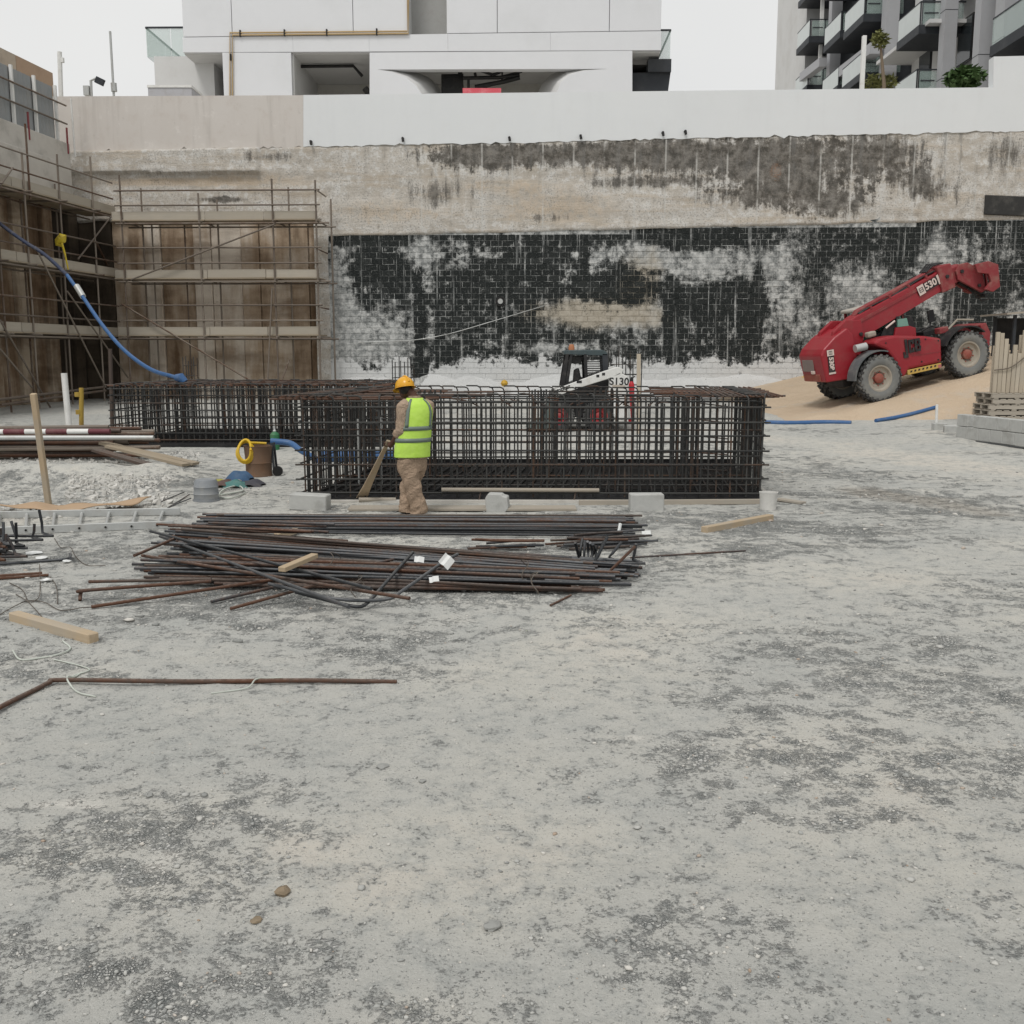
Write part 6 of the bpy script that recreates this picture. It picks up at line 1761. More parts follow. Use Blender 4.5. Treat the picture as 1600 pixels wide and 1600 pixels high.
for x in (0.0, 2.75):
    for s in (-1, 1): wheel((x, s * 0.95, 0.62), 0.64, 0.42, tele, TM, s, tm_)
m = MB(); m.box((1.3, 0, 0.72), (4.0, 0.8, 0.42)); m.box((0, 0, 0.62), (0.28, 1.5, 0.26)); m.box((2.75, 0, 0.62), (0.3, 1.5, 0.28)); m.obj('chassis', M_dark, tele, TM, bevel=0.03)
# rear counterweight, tapering to the back
m = MB(); pl = tpoly([(1283, 556), (1287, 546), (1304, 527), (1324, 512), (1334, 524), (1341, 560), (1342, 590), (1292, 598)], -0.62)
m.prism(pl, tfn, -0.62, 0.62); m.obj('counterweight', M_red, tele, TM, bevel=0.05, seg=3)
xr = min(a for a, b in pl)
xb0, zb0_ = tl(1292, 598, -.62); xt0, zt0_ = tl(1283, 556, -.62)
m = MB(); m.prism([(xt0 + .03, zt0_ - .12), (xb0 - .03, zb0_ + .30), (xb0 - .05, zb0_ + .30), (xt0 - .0, zt0_ - .12)], tfn, -.12, .48); m.obj('rear_grille', mat_worn('grille_grey', (0.20, 0.16, 0.15), 0.6, amt=.5), tele, TM, bevel=0.01)
m = MB(); m.box((xb0 + .02, 0.1, zb0_ + .12), (.10, .9, .20)); m.obj('tow_bracket', M_hub, tele, TM, bevel=0.02)
m = MB(); m.box((xb0 - .04, -.05, zb0_ + .28), (.05, .16, .09)); m.obj('tail_light', M_wdec, tele, TM, bevel=0.01)
# boom mount towers
tprism('boom_tower', [(1296, 548), (1303, 518), (1322, 500), (1346, 500), (1350, 530), (1345, 556)], -0.42, -0.28, M_red, 0.02)
tprism('boom_tower', [(1296, 548), (1303, 518), (1322, 500), (1346, 500), (1350, 530), (1345, 556)], 0.28, 0.42, M_red, 0.02, -0.42)
# boom
BOOM = [(1312, 545), (1306, 520), (1338, 494), (1466, 424), (1473, 454), (1333, 537)]
tprism('boom', BOOM, -0.24, 0.24, M_red, 0.025)
tprism('boom_rib', [(1336, 503), (1464, 433), (1465.5, 437.5), (1337, 508)], -0.262, -0.235, M_redd, 0.005, -0.24)
tprism('boom_top_guide', [(1340, 493), (1464, 425), (1463, 419), (1345, 484)], -0.12, 0.12, M_redd, 0.02, -0.24)
tprism('boom_collar', [(1464, 417), (1486, 411), (1494, 449), (1473, 458)], -0.30, 0.30, M_redd, 0.03)
tprism('inner_boom', [(1484, 420), (1503, 412), (1507, 436), (1490, 444)], -0.19, 0.19, M_redd, 0.02)
HEAD = [(1494, 424), (1499, 413), (1512, 410), (1524, 416), (1536, 428), (1541, 452), (1535, 457), (1497, 437)]
tprism('head_plate', HEAD, -0.27, -0.17, M_redd, 0.015); tprism('head_plate', HEAD, 0.17, 0.27, M_redd, 0.015, -0.27)
tprism('head_core', [(1500, 420), (1514, 413), (1530, 428), (1530, 445), (1500, 434)], -0.165, 0.165, M_dark, 0.01, -0.27)
# carriage: frame with open middle
for y0, y1 in ((-0.52, -0.42), (0.42, 0.52)):
    tprism('carriage_side', [(1524, 413), (1545, 408), (1560, 413), (1563, 448), (1552, 456), (1540, 452), (1549, 440), (1545, 428), (1528, 426)], y0, y1, M_redd, 0.012, -0.52)
xa_, za_ = tl(1545, 412, -.52); xb2, zb2 = tl(1556, 452, -.52); xc_, zc_ = tl(1556, 417, -.52)
m = MB(); m.box((xa_ + .05, 0, za_ - .04), (.34, .84, .07)); m.box((xc_ + .02, 0, zc_ - .1), (.06, .84, .12)); m.box((xb2, 0, zb2 + .05), (.12, .84, .12)); m.box((xc_ + .03, 0, (zc_ + zb2) / 2), (.05, .08, zc_ - zb2)); m.obj('carriage_bars', M_redd, tele, TM, bevel=0.012)
a = tl(1498, 441, 0); b = tl(1536, 462, 0)
m = MB(); m.tube([(a[0], 0, a[1]), (b[0], 0, b[1])], 0.055, 10); m.tube([(b[0] - .05, -.2, b[1]), (b[0] - .05, .2, b[1])], 0.05, 10); m.obj('tilt_ram', M_dark, tele, TM, smooth=True)
a = tl(1512, 450, -.1); b = tl(1534, 470, -.1); c_ = tl(1546, 466, -.1)
m = MB(); m.tube([(a[0], -.1, a[1]), (b[0], -.1, b[1]), (c_[0], -.1, c_[1])], 0.022, 6); m.obj('hydraulic_hose', M_dark, tele, TM, smooth=True)
a = tl(1452, 424, -.1); m = MB()
for k_ in range(4): m.tube([(a[0] - .15, -.14 + .09 * k_, a[1] - .0), (a[0] + .1, -.14 + .09 * k_, a[1] + .13 + .02 * k_), (a[0] + .42, -.14 + .09 * k_, a[1] + .14)], 0.025, 6)
m.obj('hydraulic_hose', M_dark, tele, TM, smooth=True)
# pins, hose lines and lugs on the boom
for x_, y_, yl_ in ((1318, 524, -.43), (1402, 497, -.25), (1480, 432, -.31), (1503, 424, -.28), (1530, 446, -.28), (1345, 522, -.43)):
    a = tl(x_, y_, yl_); m = MB(); m.tube([(a[0], yl_ - .03, a[1]), (a[0], yl_ + .06, a[1])], .05, 12); m.obj('pin', M_dark, tele, TM, smooth=True)
a = tl(1342, 491, -.2); b = tl(1460, 424, -.2)
for k_ in range(3):
    m = MB(); m.tube([(a[0] + (b[0] - a[0]) * t_, -.2 + .05 * k_, a[1] + (b[1] - a[1]) * t_ + .03 * math.sin(t_ * 9 + k_)) for t_ in np.linspace(0, 1, 12)], .018, 6); m.obj('hose_line', M_dark, tele, TM, smooth=True)
for t_ in (.15, .4, .65, .88):
    m = MB(); m.box((a[0] + (b[0] - a[0]) * t_, -.15, a[1] + (b[1] - a[1]) * t_), (.06, .2, .08)); m.obj('hose_clamp', M_redd, tele, TM)
for x_, y_ in ((1384, 536), (1446, 530), (1466, 532), (1440, 565), (1466, 562)):
    a = tl(x_, y_, -1.1); m = MB(); m.tube([(a[0], -1.115, a[1]), (a[0], -1.095, a[1])], .022, 8); m.obj('catch', M_dark, tele, TM)
a = tl(1425, 556, -1.1); b = tl(1470, 549, -1.1); m = MB(); m.bar((a[0], -1.103, a[1]), (b[0], -1.103, b[1]), .012, .018); m.obj('cover_crease', M_redd, tele, TM)
# lift ram
a = tl(1352, 540, 0); b = tl(1402, 498, 0)
m = MB(); m.tube([(a[0], -.02, a[1]), (b[0], -.02, b[1])], 0.07, 12); m.obj('lift_ram', M_dark, tele, TM, smooth=True)
a = tl(1384, 513, -.3); b = tl(1398, 501.5, -.3)
m = MB(); m.tube([(a[0], -.3, a[1]), (b[0], -.3, b[1])], 0.028, 10); m.obj('ram_rod', M_wdec, tele, TM, smooth=True)
# engine cover
COVER = [(1366, 537), (1374, 529), (1400, 524), (1445, 525), (1471, 528.5), (1472, 566), (1421, 577), (1414, 589), (1408, 587), (1399, 564), (1386, 547), (1372, 541)]
tprism('engine_cover', COVER, -1.10, -0.42, M_red, 0.07)
tprism('sill_strip', [(1418, 578.5), (1471, 567), (1470, 574.5), (1419, 586)], -1.10, -0.9, M_ydec, 0.008)
for i in range(7):
    t_ = (i + .8) / 8.2; x_ = 1419 + 51 * t_; y_ = 582.3 - 11.6 * t_
    tprism('strip_mark', [(x_ - 1.6, y_ + .9), (x_ + 1.2, y_ + .3), (x_ + 1.8, y_ - 2.6), (x_ - 1.0, y_ - 2.0)], -1.106, -1.09, M_dark, 0.0)
tprism('sill_end', [(1466, 570), (1471, 569), (1471, 574), (1466.5, 575)], -1.107, -1.09, mat_worn('red_reflector', (0.45, 0.13, 0.12), 0.5), 0.0)
# lettering and stickers
cx_, cz_ = tl(1424, 540.5, -1.1)
LF = TM @ frame((cx_, -1.125, cz_), (1, 0, 0.06), (0.22, 0, 1)) @ Matrix(((1, 0.22, 0, 0), (0, 1, 0, 0), (0, 0, 1, 0), (0, 0, 0, 1)))
def letter(bars, x0):
    m = MB()
    for ax, ay, bx_, by in bars: m.box(((ax + bx_) / 2 + x0, (ay + by) / 2, 0), (bx_ - ax, by - ay, .045))
    m.obj('logo_letter', M_dark, tele, LF)
letter([(.07, -.28, .14, .20), (0, -.28, .07, -.20), (0, -.20, .045, -.12)], -.27)
letter([(0, -.17, .06, .17), (.06, .105, .15, .17), (.06, -.17, .15, -.105), (.10, .05, .15, .105), (.10, -.105, .15, -.05)], -.10)
letter([(0, -.17, .06, .17), (.06, .11, .15, .17), (.06, -.03, .14, .03), (.06, -.17, .15, -.11), (.11, .03, .16, .11), (.11, -.11, .165, -.03)], .08)
def sticker(ctr, u_px, yl, ln, ht, txt, tx):
    """black strip with a white square, white figures and a white end bar; u_px: second photo point giving its direction"""
    a = tl(*ctr, yl); b = tl(*u_px, yl); d_ = Vector((b[0] - a[0], 0, b[1] - a[1])).normalized(); n_ = Vector((0, -1, 0)); v_ = n_.cross(d_)
    F_ = TM @ frame((a[0], yl - .012, a[1]), d_, v_)
    m = MB(); m.box((0, 0, 0), (ln, ht, .008)); st_ = m.obj('sticker', M_dark, tele, F_)
    m = MB(); m.box((-ln / 2 + ht * .45, .0, .006), (ht * .85, ht * 1.08, .006)); m.obj('emblem_square', M_wdec, st_, F_)
    m = MB(); m.box((-ln / 2 + ht * .45, .0, .010), (ht * .48, ht * .10, .003))
    for q in (-.22, .22): m.box((-ln / 2 + ht * .45, ht * q, .010), (ht * .48, ht * .10, .003))
    for q in (-.22, .22): m.box((-ln / 2 + ht * .45 + ht * q, 0, .010), (ht * .10, ht * .54, .003))
    m.obj('emblem', mat_worn('emblem_grey', (0.16, 0.15, 0.14), .6), st_, F_)
    m = MB(); m.box((ln / 2 - ht * .12, .0, .006), (ht * .26, ht * 1.08, .006)); m.obj('end_bar', M_wdec, st_, F_)
    link('figures', text_mesh(txt, ht * tx, M_wdec, 0.002, 0.008), st_, F_ @ Matrix.Translation((ht * .28, 0, .007)))
sticker((1450.5, 446.0), (1460, 440.2), -0.262, 0.74, 0.25, '530', 1.05)
sticker((1298.5, 565.5), (1300, 580), -0.62, 0.66, 0.19, '530B', 0.92)
# cab on the far side
m = MB(); m.box((1.15, 0.66, 1.15), (1.5, 0.78, 0.62)); m.obj('cab_base', M_red, tele, TM, bevel=0.03)
m = MB()
for x in (0.45, 1.05, 1.85):
    for y in (0.30, 1.02): m.bar((x, y, 1.4), (x + (.0 if x > .5 else .10), y, 2.35), .07, .07, up=(0, 1, 0))
m.box((1.15, .66, 1.48), (1.5, .78, .06)); m.obj('cab_frame', M_redd, tele, TM, bevel=0.01)
m = MB(); m.box((1.17, 0.66, 2.40), (1.5, 0.82, 0.10)); m.obj('cab_roof', mat_worn('dusty_roof', (0.40, 0.37, 0.33), 0.8, amt=.4), tele, TM, bevel=0.04)
for x0, x1 in ((0.5, 1.02), (1.09, 1.82)):
    m = MB(); m.box(((x0 + x1) / 2, 0.30, 1.90), (x1 - x0, .012, .82)); m.obj('window', M_green_gl, tele, TM)
m = MB(); m.box((1.86, .66, 1.9), (.012, .66, .85)); m.obj('windscreen', M_green_gl, tele, TM)
m = MB(); m.box((1.0, .66, 1.62), (.5, .5, .14)); m.box((.78, .66, 1.92), (.12, .48, .6)); m.obj('seat', M_dark, tele, TM, bevel=0.04)
tprism('cab_side_panel', [(1398, 525), (1400, 512), (1421, 509), (1431, 512), (1432, 527)], -0.36, -0.28, M_red, 0.015)
tprism('cab_side_window', [(1403, 511), (1403, 499), (1417, 497), (1420, 509)], -0.355, -0.30, M_green_gl, 0.004)
tprism('dark_panel', [(1376, 526), (1384, 508), (1424, 494), (1431, 511), (1431, 524)], -0.25, -0.235, M_dark, 0.0)
# fenders, exhaust, mirror, front plate
def fender(cx, a0, a1, rad, y0, y1, mat):
    m = MB(); n = 12; pl = []
    for i in range(n + 1): a = R(a0 + (a1 - a0) * i / n); pl.append((cx + rad * math.cos(a), .62 + rad * math.sin(a)))
    for i in range(n, -1, -1): a = R(a0 + (a1 - a0) * i / n); pl.append((cx + (rad - .035) * math.cos(a), .62 + (rad - .035) * math.sin(a)))
    m.prism(pl, tfn, y0, y1); m.obj('fender', mat, tele, TM, smooth=True)
fender(0.0, 62, 172, 0.76, -1.14, -.72, mat_worn('grey_fender', (0.10, 0.11, 0.115), .6, (.28, .26, .23), .5, 3)); fender(0.0, 62, 172, 0.76, .72, 1.14, M_dark)
fender(2.75, 40, 150, 0.78, -1.14, -.70, M_dark); fender(2.75, 40, 150, 0.78, .70, 1.14, M_dark)
a = tl(1336, 545, -.85); b = tl(1353, 541, -.85)
m = MB(); m.tube([(a[0], -.85, a[1]), (b[0], -.85, b[1])], 0.105, 14); m.obj('silencer', M_gal, tele, TM, smooth=True)
a = tl(1360, 522.5, -.6); m = MB(); m.box((a[0], -.6, a[1]), (.26, .2, .15)); m.obj('air_filter', M_rim, tele, TM, bevel=.04)
a = tl(1454.5, 494, .1); b = tl(1452, 522, .1)
m = MB(); m.box((a[0], .1, a[1]), (.2, .05, .34)); m.tube([(a[0], .12, a[1] - .1), (b[0], .12, b[1])], .03, 6); m.obj('mirror', M_dark, tele, TM, bevel=0.01)
a = tl(1448, 515, -.1); m = MB(); m.box((a[0], -.1, a[1] - .08), (.55, .5, .14)); m.tube([(a[0] - .3, -.3, a[1] + .02), (a[0], -.3, a[1] + .1), (a[0] + .35, -.3, a[1] - .05)], .03, 6); m.obj('valve_block', M_dark, tele, TM, bevel=0.02)
tprism('front_plate', [(1532, 508), (1541, 504), (1548, 520), (1546, 545), (1539, 549)], -.62, .62, M_redd, .02)
a = tl(1474, 516, -.7); m = MB(); m.box((a[0], -.62, a[1]), (.28, .25, .16)); m.obj('headlight_box', M_redd, tele, TM, bevel=.02)
a = tl(1500, 506, -.5); m = MB(); m.tube([(a[0] - .35, -.4, a[1] - .1), (a[0], -.4, a[1] + .12), (a[0] + .5, -.4, a[1])], .03, 8); m.obj('front_bar', M_rim, tele, TM, smooth=True)

# ================================================================== white skid-steer loader behind the cage
SY0 = 24.4
def sk(x, y, Y=SY0):
    p = at(x, y, Y); return p.x, p.z
sfn = lambda a, b, c: Vector((a, c, b))
g0 = sk(905, 670)
skd = thing('skid_steer_loader', (g0[0], SY0 + .75, gz(g0[0], 25)), 'small white skid-steer loader with black cab behind the front cage', 'loader')
M_sw = mat_worn('white_machine_paint', (0.66, 0.66, 0.64), 0.5, (0.40, 0.37, 0.32), 0.4, 4)
def sprism(name, px, y0, y1, mat, bevel=.01, ref=None):
    m = MB(); m.prism([sk(x, y, ref or y0) for x, y in px], sfn, y0, y1); return m.obj(name, mat, skd, bevel=bevel)
for x in (874, 936):
    c = sk(x, 650); zc = gz(c[0], 25) + .36
    for y_, s in ((SY0 + .12, -1), (SY0 + 1.38, 1)):
        wheel((c[0], y_, zc), 0.37, 0.25, skd, Matrix(), s, (M_tyre, M_tyre, mat_worn('red_rim', (0.32, 0.03, 0.035), .5), mat_worn('red_rim2', (0.30, 0.03, 0.035), .5)), 16)
sprism('body', [(884, 600), (950, 592), (962, 612), (962, 652), (868, 652), (866, 628)], SY0 + .28, SY0 + 1.22, M_dark, .03)
for y0 in (SY0, SY0 + 1.36):
    sprism('lift_arm', [(862, 616), (866, 609), (945, 579.5), (966, 573), (974, 577), (972, 584), (950, 592), (905, 606), (871, 619)], y0, y0 + .14, M_sw, .012, SY0)
    sprism('arm_leg', [(862, 616), (871, 619), (862, 655), (852, 655)], y0 + .01, y0 + .13, M_sw, .012, SY0)
sprism('rear_upright', [(953, 590), (969, 582), (981, 588), (982, 660), (955, 650), (951, 615)], SY0 + .0, SY0 + .30, M_sw, .02)
sprism('rear_upright', [(953, 590), (969, 582), (981, 588), (982, 660), (955, 650), (951, 615)], SY0 + 1.2, SY0 + 1.5, M_sw, .02, SY0)
sprism('tail_gate', [(962, 596), (982, 592), (986, 655), (964, 655)], SY0 + .30, SY0 + 1.2, M_sw, .03)
# cab: roof, posts, guard grid
cy0, cy1 = SY0 + .33, SY0 + 1.17
sprism('cab_roof', [(880, 549), (884, 547), (941, 546.5), (948, 550), (950, 556), (882, 554)], cy0, cy1, mat_worn('cab_slate', (0.055, 0.075, 0.08), .5, (.2, .2, .19), .4, 4), .015)
for y0 in (cy0, cy1 - .06):
    sprism('cab_post', [(884, 553), (889, 553), (882, 604), (876, 604)], y0, y0 + .06, M_dark, .006, cy0)
    sprism('cab_post', [(891, 553), (895, 553), (888, 602), (883, 602)], y0, y0 + .06, M_dark, .006, cy0)
    sprism('cab_post', [(941, 553), (950, 553), (951, 592), (943, 594)], y0, y0 + .06, M_slate, .006, cy0)
    sprism('cab_post', [(912, 553), (917, 553), (919, 600), (914, 600)], y0, y0 + .06, M_dark, .006, cy0)
    m = MB()
    for i in range(9):
        a = sk(917, 558 + i * 3.6, cy0); b = sk(942, 558 + i * 3.6, cy0); m.bar((a[0], y0 + .03, a[1]), (b[0], y0 + .03, b[1]), .018, .016)
    m.obj('guard_grid', M_dark, skd)
sprism('seat', [(898, 578), (905, 575), (908, 590), (925, 592), (925, 600), (896, 600)], SY0 + .5, SY0 + 1.0, M_dark, .03)
sprism('headliner', [(886, 556), (912, 556), (908, 568), (890, 568)], SY0 + .45, SY0 + 1.05, M_dark, .02)
a = sk(893, 545.5, SY0 + .6); m = MB(); m.lathe([(.07, 0), (.075, .08), (.05, .15), (.001, .16)], 14, Matrix.Translation((a[0], SY0 + .6, a[1] - .04))); m.obj('beacon', mat_worn('orange_beacon', (0.42, 0.17, 0.08), .4), skd, smooth=True)
sprism('bucket', [(868, 625), (864, 668), (842, 672), (822, 668), (845, 660), (856, 640), (858, 625)], SY0 - .05, SY0 + 1.55, mat_worn('green_grey_steel', (0.10, 0.13, 0.125), .6, amt=.4), .012)
a = sk(967.5, 596.5); link('lettering', text_mesh('S130', 0.24, M_dark, .003, .004), skd, frame((a[0], SY0 - .004, a[1]), (1, 0, -.02), (0, 0, 1)))
sprism('plate', [(957, 601), (977, 602), (976.5, 606.5), (956.5, 605.5)], SY0 - .008, SY0 + .02, mat_worn('beige_plate', (0.45, 0.40, 0.34), .6), 0.0, SY0)
a = sk(879, 607.5); b = sk(889, 603.8); link('lettering', text_mesh('bobcat', 0.14, M_dark, .003, .003), skd, frame((a[0], SY0 - .004, a[1]), (b[0] - a[0], 0, b[1] - a[1]), (0, 0, 1)))
for x, y in ((905, 596.5), (934, 587.5), (943, 584.5)):
    a = sk(x, y); m = MB(); m.box((a[0], SY0 - .003, a[1]), (.12 if x < 910 else .07, .008, .06)); m.obj('decal', M_dark, skd)
# red cylinder at a pale post
px_ = at(986, 640, 26.6); zb = gz(px_.x, 26.6)
rc = thing('red_cylinder', (px_.x, 26.6, zb), 'slim red gas cylinder standing right of the white loader', 'gas cylinder')
M_redc = mat_worn('red_cylinder_paint', (0.42, 0.02, 0.03), .4, amt=.2)
ht_ = at(986, 594, 26.6).z - zb
m = MB(); m.lathe([(.001, 0), (.078, 0), (.08, ht_ - .16), (.06, ht_ - .06), (.03, ht_ - .02)], 18, Matrix.Translation((px_.x, 26.6, zb - .01))); m.obj('body', M_redc, rc, smooth=True)
m = MB(); m.lathe([(.03, ht_ - .04), (.03, ht_ + .03), (.02, ht_ + .09), (.001, ht_ + .09)], 10, Matrix.Translation((px_.x, 26.6, zb - .01))); m.tube([(px_.x - .0, 26.6, zb + ht_ + .05), (px_.x + .09, 26.6, zb + ht_ + .1)], .015, 6); m.obj('valve', M_dark, rc, smooth=True)
a = at(999, 600, 24.0); b = at(998, 553, 24.0)
tag(board('timber_post', (a.x, 24.0, gz(a.x, 24)), (b.x, 24.0, b.z), .09, .06, M_oldw, None, .004, up=(0, 1, 0)), 'pale timber post beside the slim red cylinder', 'post')
for x, y, lab in ((788, 599, 'small yellow ball on the white wall foot above the front cage'), (1256, 594, 'small yellow ball on the white wall foot behind the red loader')):
    u_, z_ = uz(x, y, .4); p_ = WP(u_, z_, .35); m = MB(); m.lathe([(.001, -.13), (.09, -.09), (.13, 0), (.09, .09), (.001, .13)], 12, Matrix.Translation(p_))
    tag(m.obj('yellow_marker', mat_worn('yellow_marker', (.55, .33, .03), .5), None, smooth=True), lab, 'marker')

# ================================================================== the worker
PY = 12.86
def J(x, y, dy=0.0): return at(x, y, PY + dy)
pf = Vector((-0.52, 0.854, 0)); pr = Vector((0.854, 0.52, 0)); UPV = Vector((0, 0, 1))

def loft(rings, n=28, sub=5, wr=0.0, wsc=3.0, seed=0.0, cap=True):
    """rings: (centre, half-axis vector a, half-axis vector b); smooth between them, optional cloth creases"""
    C = np.array([list(r[0]) + list(r[1]) + list(r[2]) for r in rings], float); K = len(C); out = []
    for i in range(K - 1):
        p0 = C[max(i - 1, 0)]; p1 = C[i]; p2 = C[i + 1]; p3 = C[min(i + 2, K - 1)]
        for k in range(sub):
            t = k / sub; out.append(0.5 * (2 * p1 + (p2 - p0) * t + (2 * p0 - 5 * p1 + 4 * p2 - p3) * t * t + (3 * p1 - p0 - 3 * p2 + p3) * t ** 3))
    out.append(C[-1]); m = MB(); vs = []; fs = []
    for i, r in enumerate(out):
        c, a, b = Vector(r[0:3]), Vector(r[3:6]), Vector(r[6:9])
        for j in range(n):
            th = 2 * math.pi * j / n; d = a * math.cos(th) + b * math.sin(th)
            f = 1.0
            if wr:
                f += wr * (2.0 * float(fbm(np.array(math.cos(th) * 1.2 + seed + i * 0.05), np.array(i / sub * wsc * 0.5 + math.sin(th) * 1.3 + seed * 2), 3, 0.6)) + 0.35 * math.sin(i / sub * wsc + 2.2 * math.sin(th + seed)))
            vs.append(c + d * f)
    L = len(out)
    for i in range(L - 1):
        for j in range(n):
            q = (j + 1) % n; fs.append((i * n + j, i * n + q, (i + 1) * n + q, (i + 1) * n + j))
    if cap: fs.append(tuple(reversed(range(n)))); fs.append(tuple((L - 1) * n + j for j in range(n)))
    m.add(vs, fs); return m
def limb(pts, rad, **k):
    rg = []
    for i, p in enumerate(pts):
        t = (Vector(pts[min(i + 1, len(pts) - 1)]) - Vector(pts[max(i - 1, 0)])).normalized()
        a = (pr - t * pr.dot(t)).normalized(); b = t.cross(a)
        rg.append((Vector(p), a * rad[i], b * rad[i]))
    return loft(rg, **k)

M_skin = mat_worn('brown_skin', (0.075, 0.033, 0.021), 0.55, (0.10, 0.05, 0.035), 0.3, 20, var=.1)
M_hivis = NB('hi_vis_fabric', 0.75, 0.2); _n = M_hivis.noise(14, 4, .6); M_hivis.col(M_hivis.mix(_n, (0.40, 0.66, 0.06), (0.56, 0.78, 0.17))); M_hivis.bump(M_hivis.noise(9, 4, .55, None, 1.2), .35, .02); M_hivis = M_hivis.m
M_refl = mat_worn('reflective_tape', (0.15, 0.19, 0.165), 0.4, (0.2, 0.24, 0.2), .3, 10)
def cloth(name, a, b):
    k = NB(name, .9, .1); n = k.noise(6, 5, .6); f = k.noise(90, 3, .6); k.col(k.mix(n, a, b)); k.bump(k.add(k.noise(9, 4, .6, None, 2.2), k.mul(f, .15)), .8, .05); return k.m
M_khaki = cloth('khaki_cloth', (0.31, 0.225, 0.16), (0.40, 0.30, 0.22)); M_khaki2 = cloth('khaki_shirt', (0.34, 0.25, 0.18), (0.43, 0.33, 0.25))
M_hat = mat_worn('yellow_hard_hat', (0.66, 0.33, 0.012), .3, (.5, .3, .1), .2, 8, spec=.5)
M_shoe = mat_worn('dark_shoe', (0.02, 0.018, 0.016), .7, (.25, .23, .2), .4, 12)
M_hair = mat_worn('dark_hair', (0.012, 0.010, 0.010), .6)

# joints
neck0 = J(648, 624, .03); neck1 = J(641, 612, .05)
headc = J(632.5, 606.5, .08); hd_f = (pf * .95 + Vector((0, 0, -.22))).normalized(); hd_r = pr; hd_u = hd_r.cross(hd_f).normalized()
shL = J(631, 635, -.09); elL = J(627.5, 672, -.10); wrL = J(610, 697, .02); haL = J(605, 703.5, .07)
shR = J(668, 634, .13); elR = J(664, 672, .20); wrR = J(640, 690, .42); haR = J(632, 694, .48)
hpL = J(635, 724, -.05); knL = J(645.5, 763, -.07); anL = J(654, 797, -.06)
hpR = J(653, 724, .09); knR = J(638.5, 765, .15); anR = J(637, 795, .10)
B_ = MB()
def join(m): B_.add(m.v, m.f)
# torso, neck, limbs (skin body under the clothes)
join(loft([(J(645, 728), pr * .16, pf * .11), (J(646, 700), pr * .155, pf * .105), (J(648, 660), pr * .175, pf * .12), (J(649, 636), pr * .17, pf * .10), (J(648, 626), pr * .08, pf * .075)], 20, 4))
join(limb([J(648, 630), neck0, neck1, headc - hd_u * .05], [.075, .062, .058, .06], n=16, sub=3))
join(limb([shL, shL.lerp(elL, .5), elL, elL.lerp(wrL, .4), wrL], [.055, .05, .043, .042, .029], n=14, sub=3))
join(limb([shR, shR.lerp(elR, .5), elR, elR.lerp(wrR, .4), wrR], [.055, .05, .043, .042, .029], n=14, sub=3))
join(limb([hpL, hpL.lerp(knL, .5), knL, knL.lerp(anL, .4), anL], [.085, .075, .055, .058, .04], n=14, sub=3))
join(limb([hpR, hpR.lerp(knR, .5), knR, knR.lerp(anR, .4), anR], [.085, .075, .055, .058, .04], n=14, sub=3))
# head: skull, jaw, nose, ears
def ellip(c, a, b, u, n=16):
    m = MB(); vs = []; fs = []; mth = 10
    for i in range(mth + 1):
        ph = -math.pi / 2 + math.pi * i / mth
        for j in range(n):
            th = 2 * math.pi * j / n; vs.append(c + a * (math.cos(ph) * math.cos(th)) + b * (math.cos(ph) * math.sin(th)) + u * math.sin(ph))
    for i in range(mth):
        for j in range(n): fs.append((i * n + j, i * n + (j + 1) % n, (i + 1) * n + (j + 1) % n, (i + 1) * n + j))
    m.add(vs, fs); return m
join(ellip(headc, hd_r * .076, hd_f * .096, hd_u * .112)); join(ellip(headc + hd_f * .035 - hd_u * .065, hd_r * .055, hd_f * .06, hd_u * .055))
join(ellip(headc + hd_f * .098 - hd_u * .012, hd_r * .014, hd_f * .022, hd_u * .028)); join(ellip(headc + hd_f * .088 - hd_u * .058, hd_r * .026, hd_f * .014, hd_u * .012))
for s in (-1, 1): join(ellip(headc + hd_r * s * .078 - hd_f * .008 - hd_u * .01, hd_r * .012, hd_f * .02, hd_u * .033))
for s in (-1, 1): join(ellip(headc + hd_r * s * .03 + hd_f * .086 + hd_u * .012, hd_r * .02, hd_f * .014, hd_u * .01))
# plank and the hand closed round it
pk_top = haL + Vector((0.02, 0, .12)); pk_bot = gp(564, 781, 0.0)
pk_d = (pk_bot - pk_top).normalized()
hold = pk_top + pk_d * ((haL - pk_top).dot(pk_d))
def hand(w, h, ax, side):
    """palm from wrist w to h; fingers curl round an axis through h along ax"""
    d = (h - w).normalized(); nrm = d.cross(ax).normalized() * side
    pc = h + nrm * .036
    join(limb([w, w.lerp(pc, .5), pc], [.028, .036, .034], n=12, sub=3))
    for i in range(4):
        o = pc + ax * (.032 - .021 * i); k = (.92, 1.0, .95, .8)[i]
        join(limb([o + d * .012, o + d * .045 * k - nrm * .004, o + d * .055 * k - nrm * .035, o + d * .03 * k - nrm * .062, o - d * .003 - nrm * .066], [.0098, .0095, .009, .0085, .007], n=8, sub=3))
    join(limb([pc + ax * .03 - d * .03, pc + ax * .05 - d * .022 - nrm * .02, pc + ax * .048 - d * .012 - nrm * .05, pc + ax * .035 - d * .002 - nrm * .066], [.013, .012, .0105, .008], n=8, sub=3))
hand(wrL, hold, pk_d, -1)
hand(wrR, haR, UPV, 1)
tmp = B_.obj('person', M_skin, None)
rm = tmp.modifiers.new('r', 'REMESH'); rm.mode = 'VOXEL'; rm.voxel_size = 0.0062; rm.use_smooth_shade = True
sm2 = tmp.modifiers.new('s', 'SMOOTH'); sm2.iterations = 3; sm2.factor = .4
bpy.context.view_layer.update()
me = bpy.data.meshes.new_from_object(tmp.evaluated_get(bpy.context.evaluated_depsgraph_get()))
for md in list(tmp.modifiers): tmp.modifiers.remove(md)
tmp.data = me
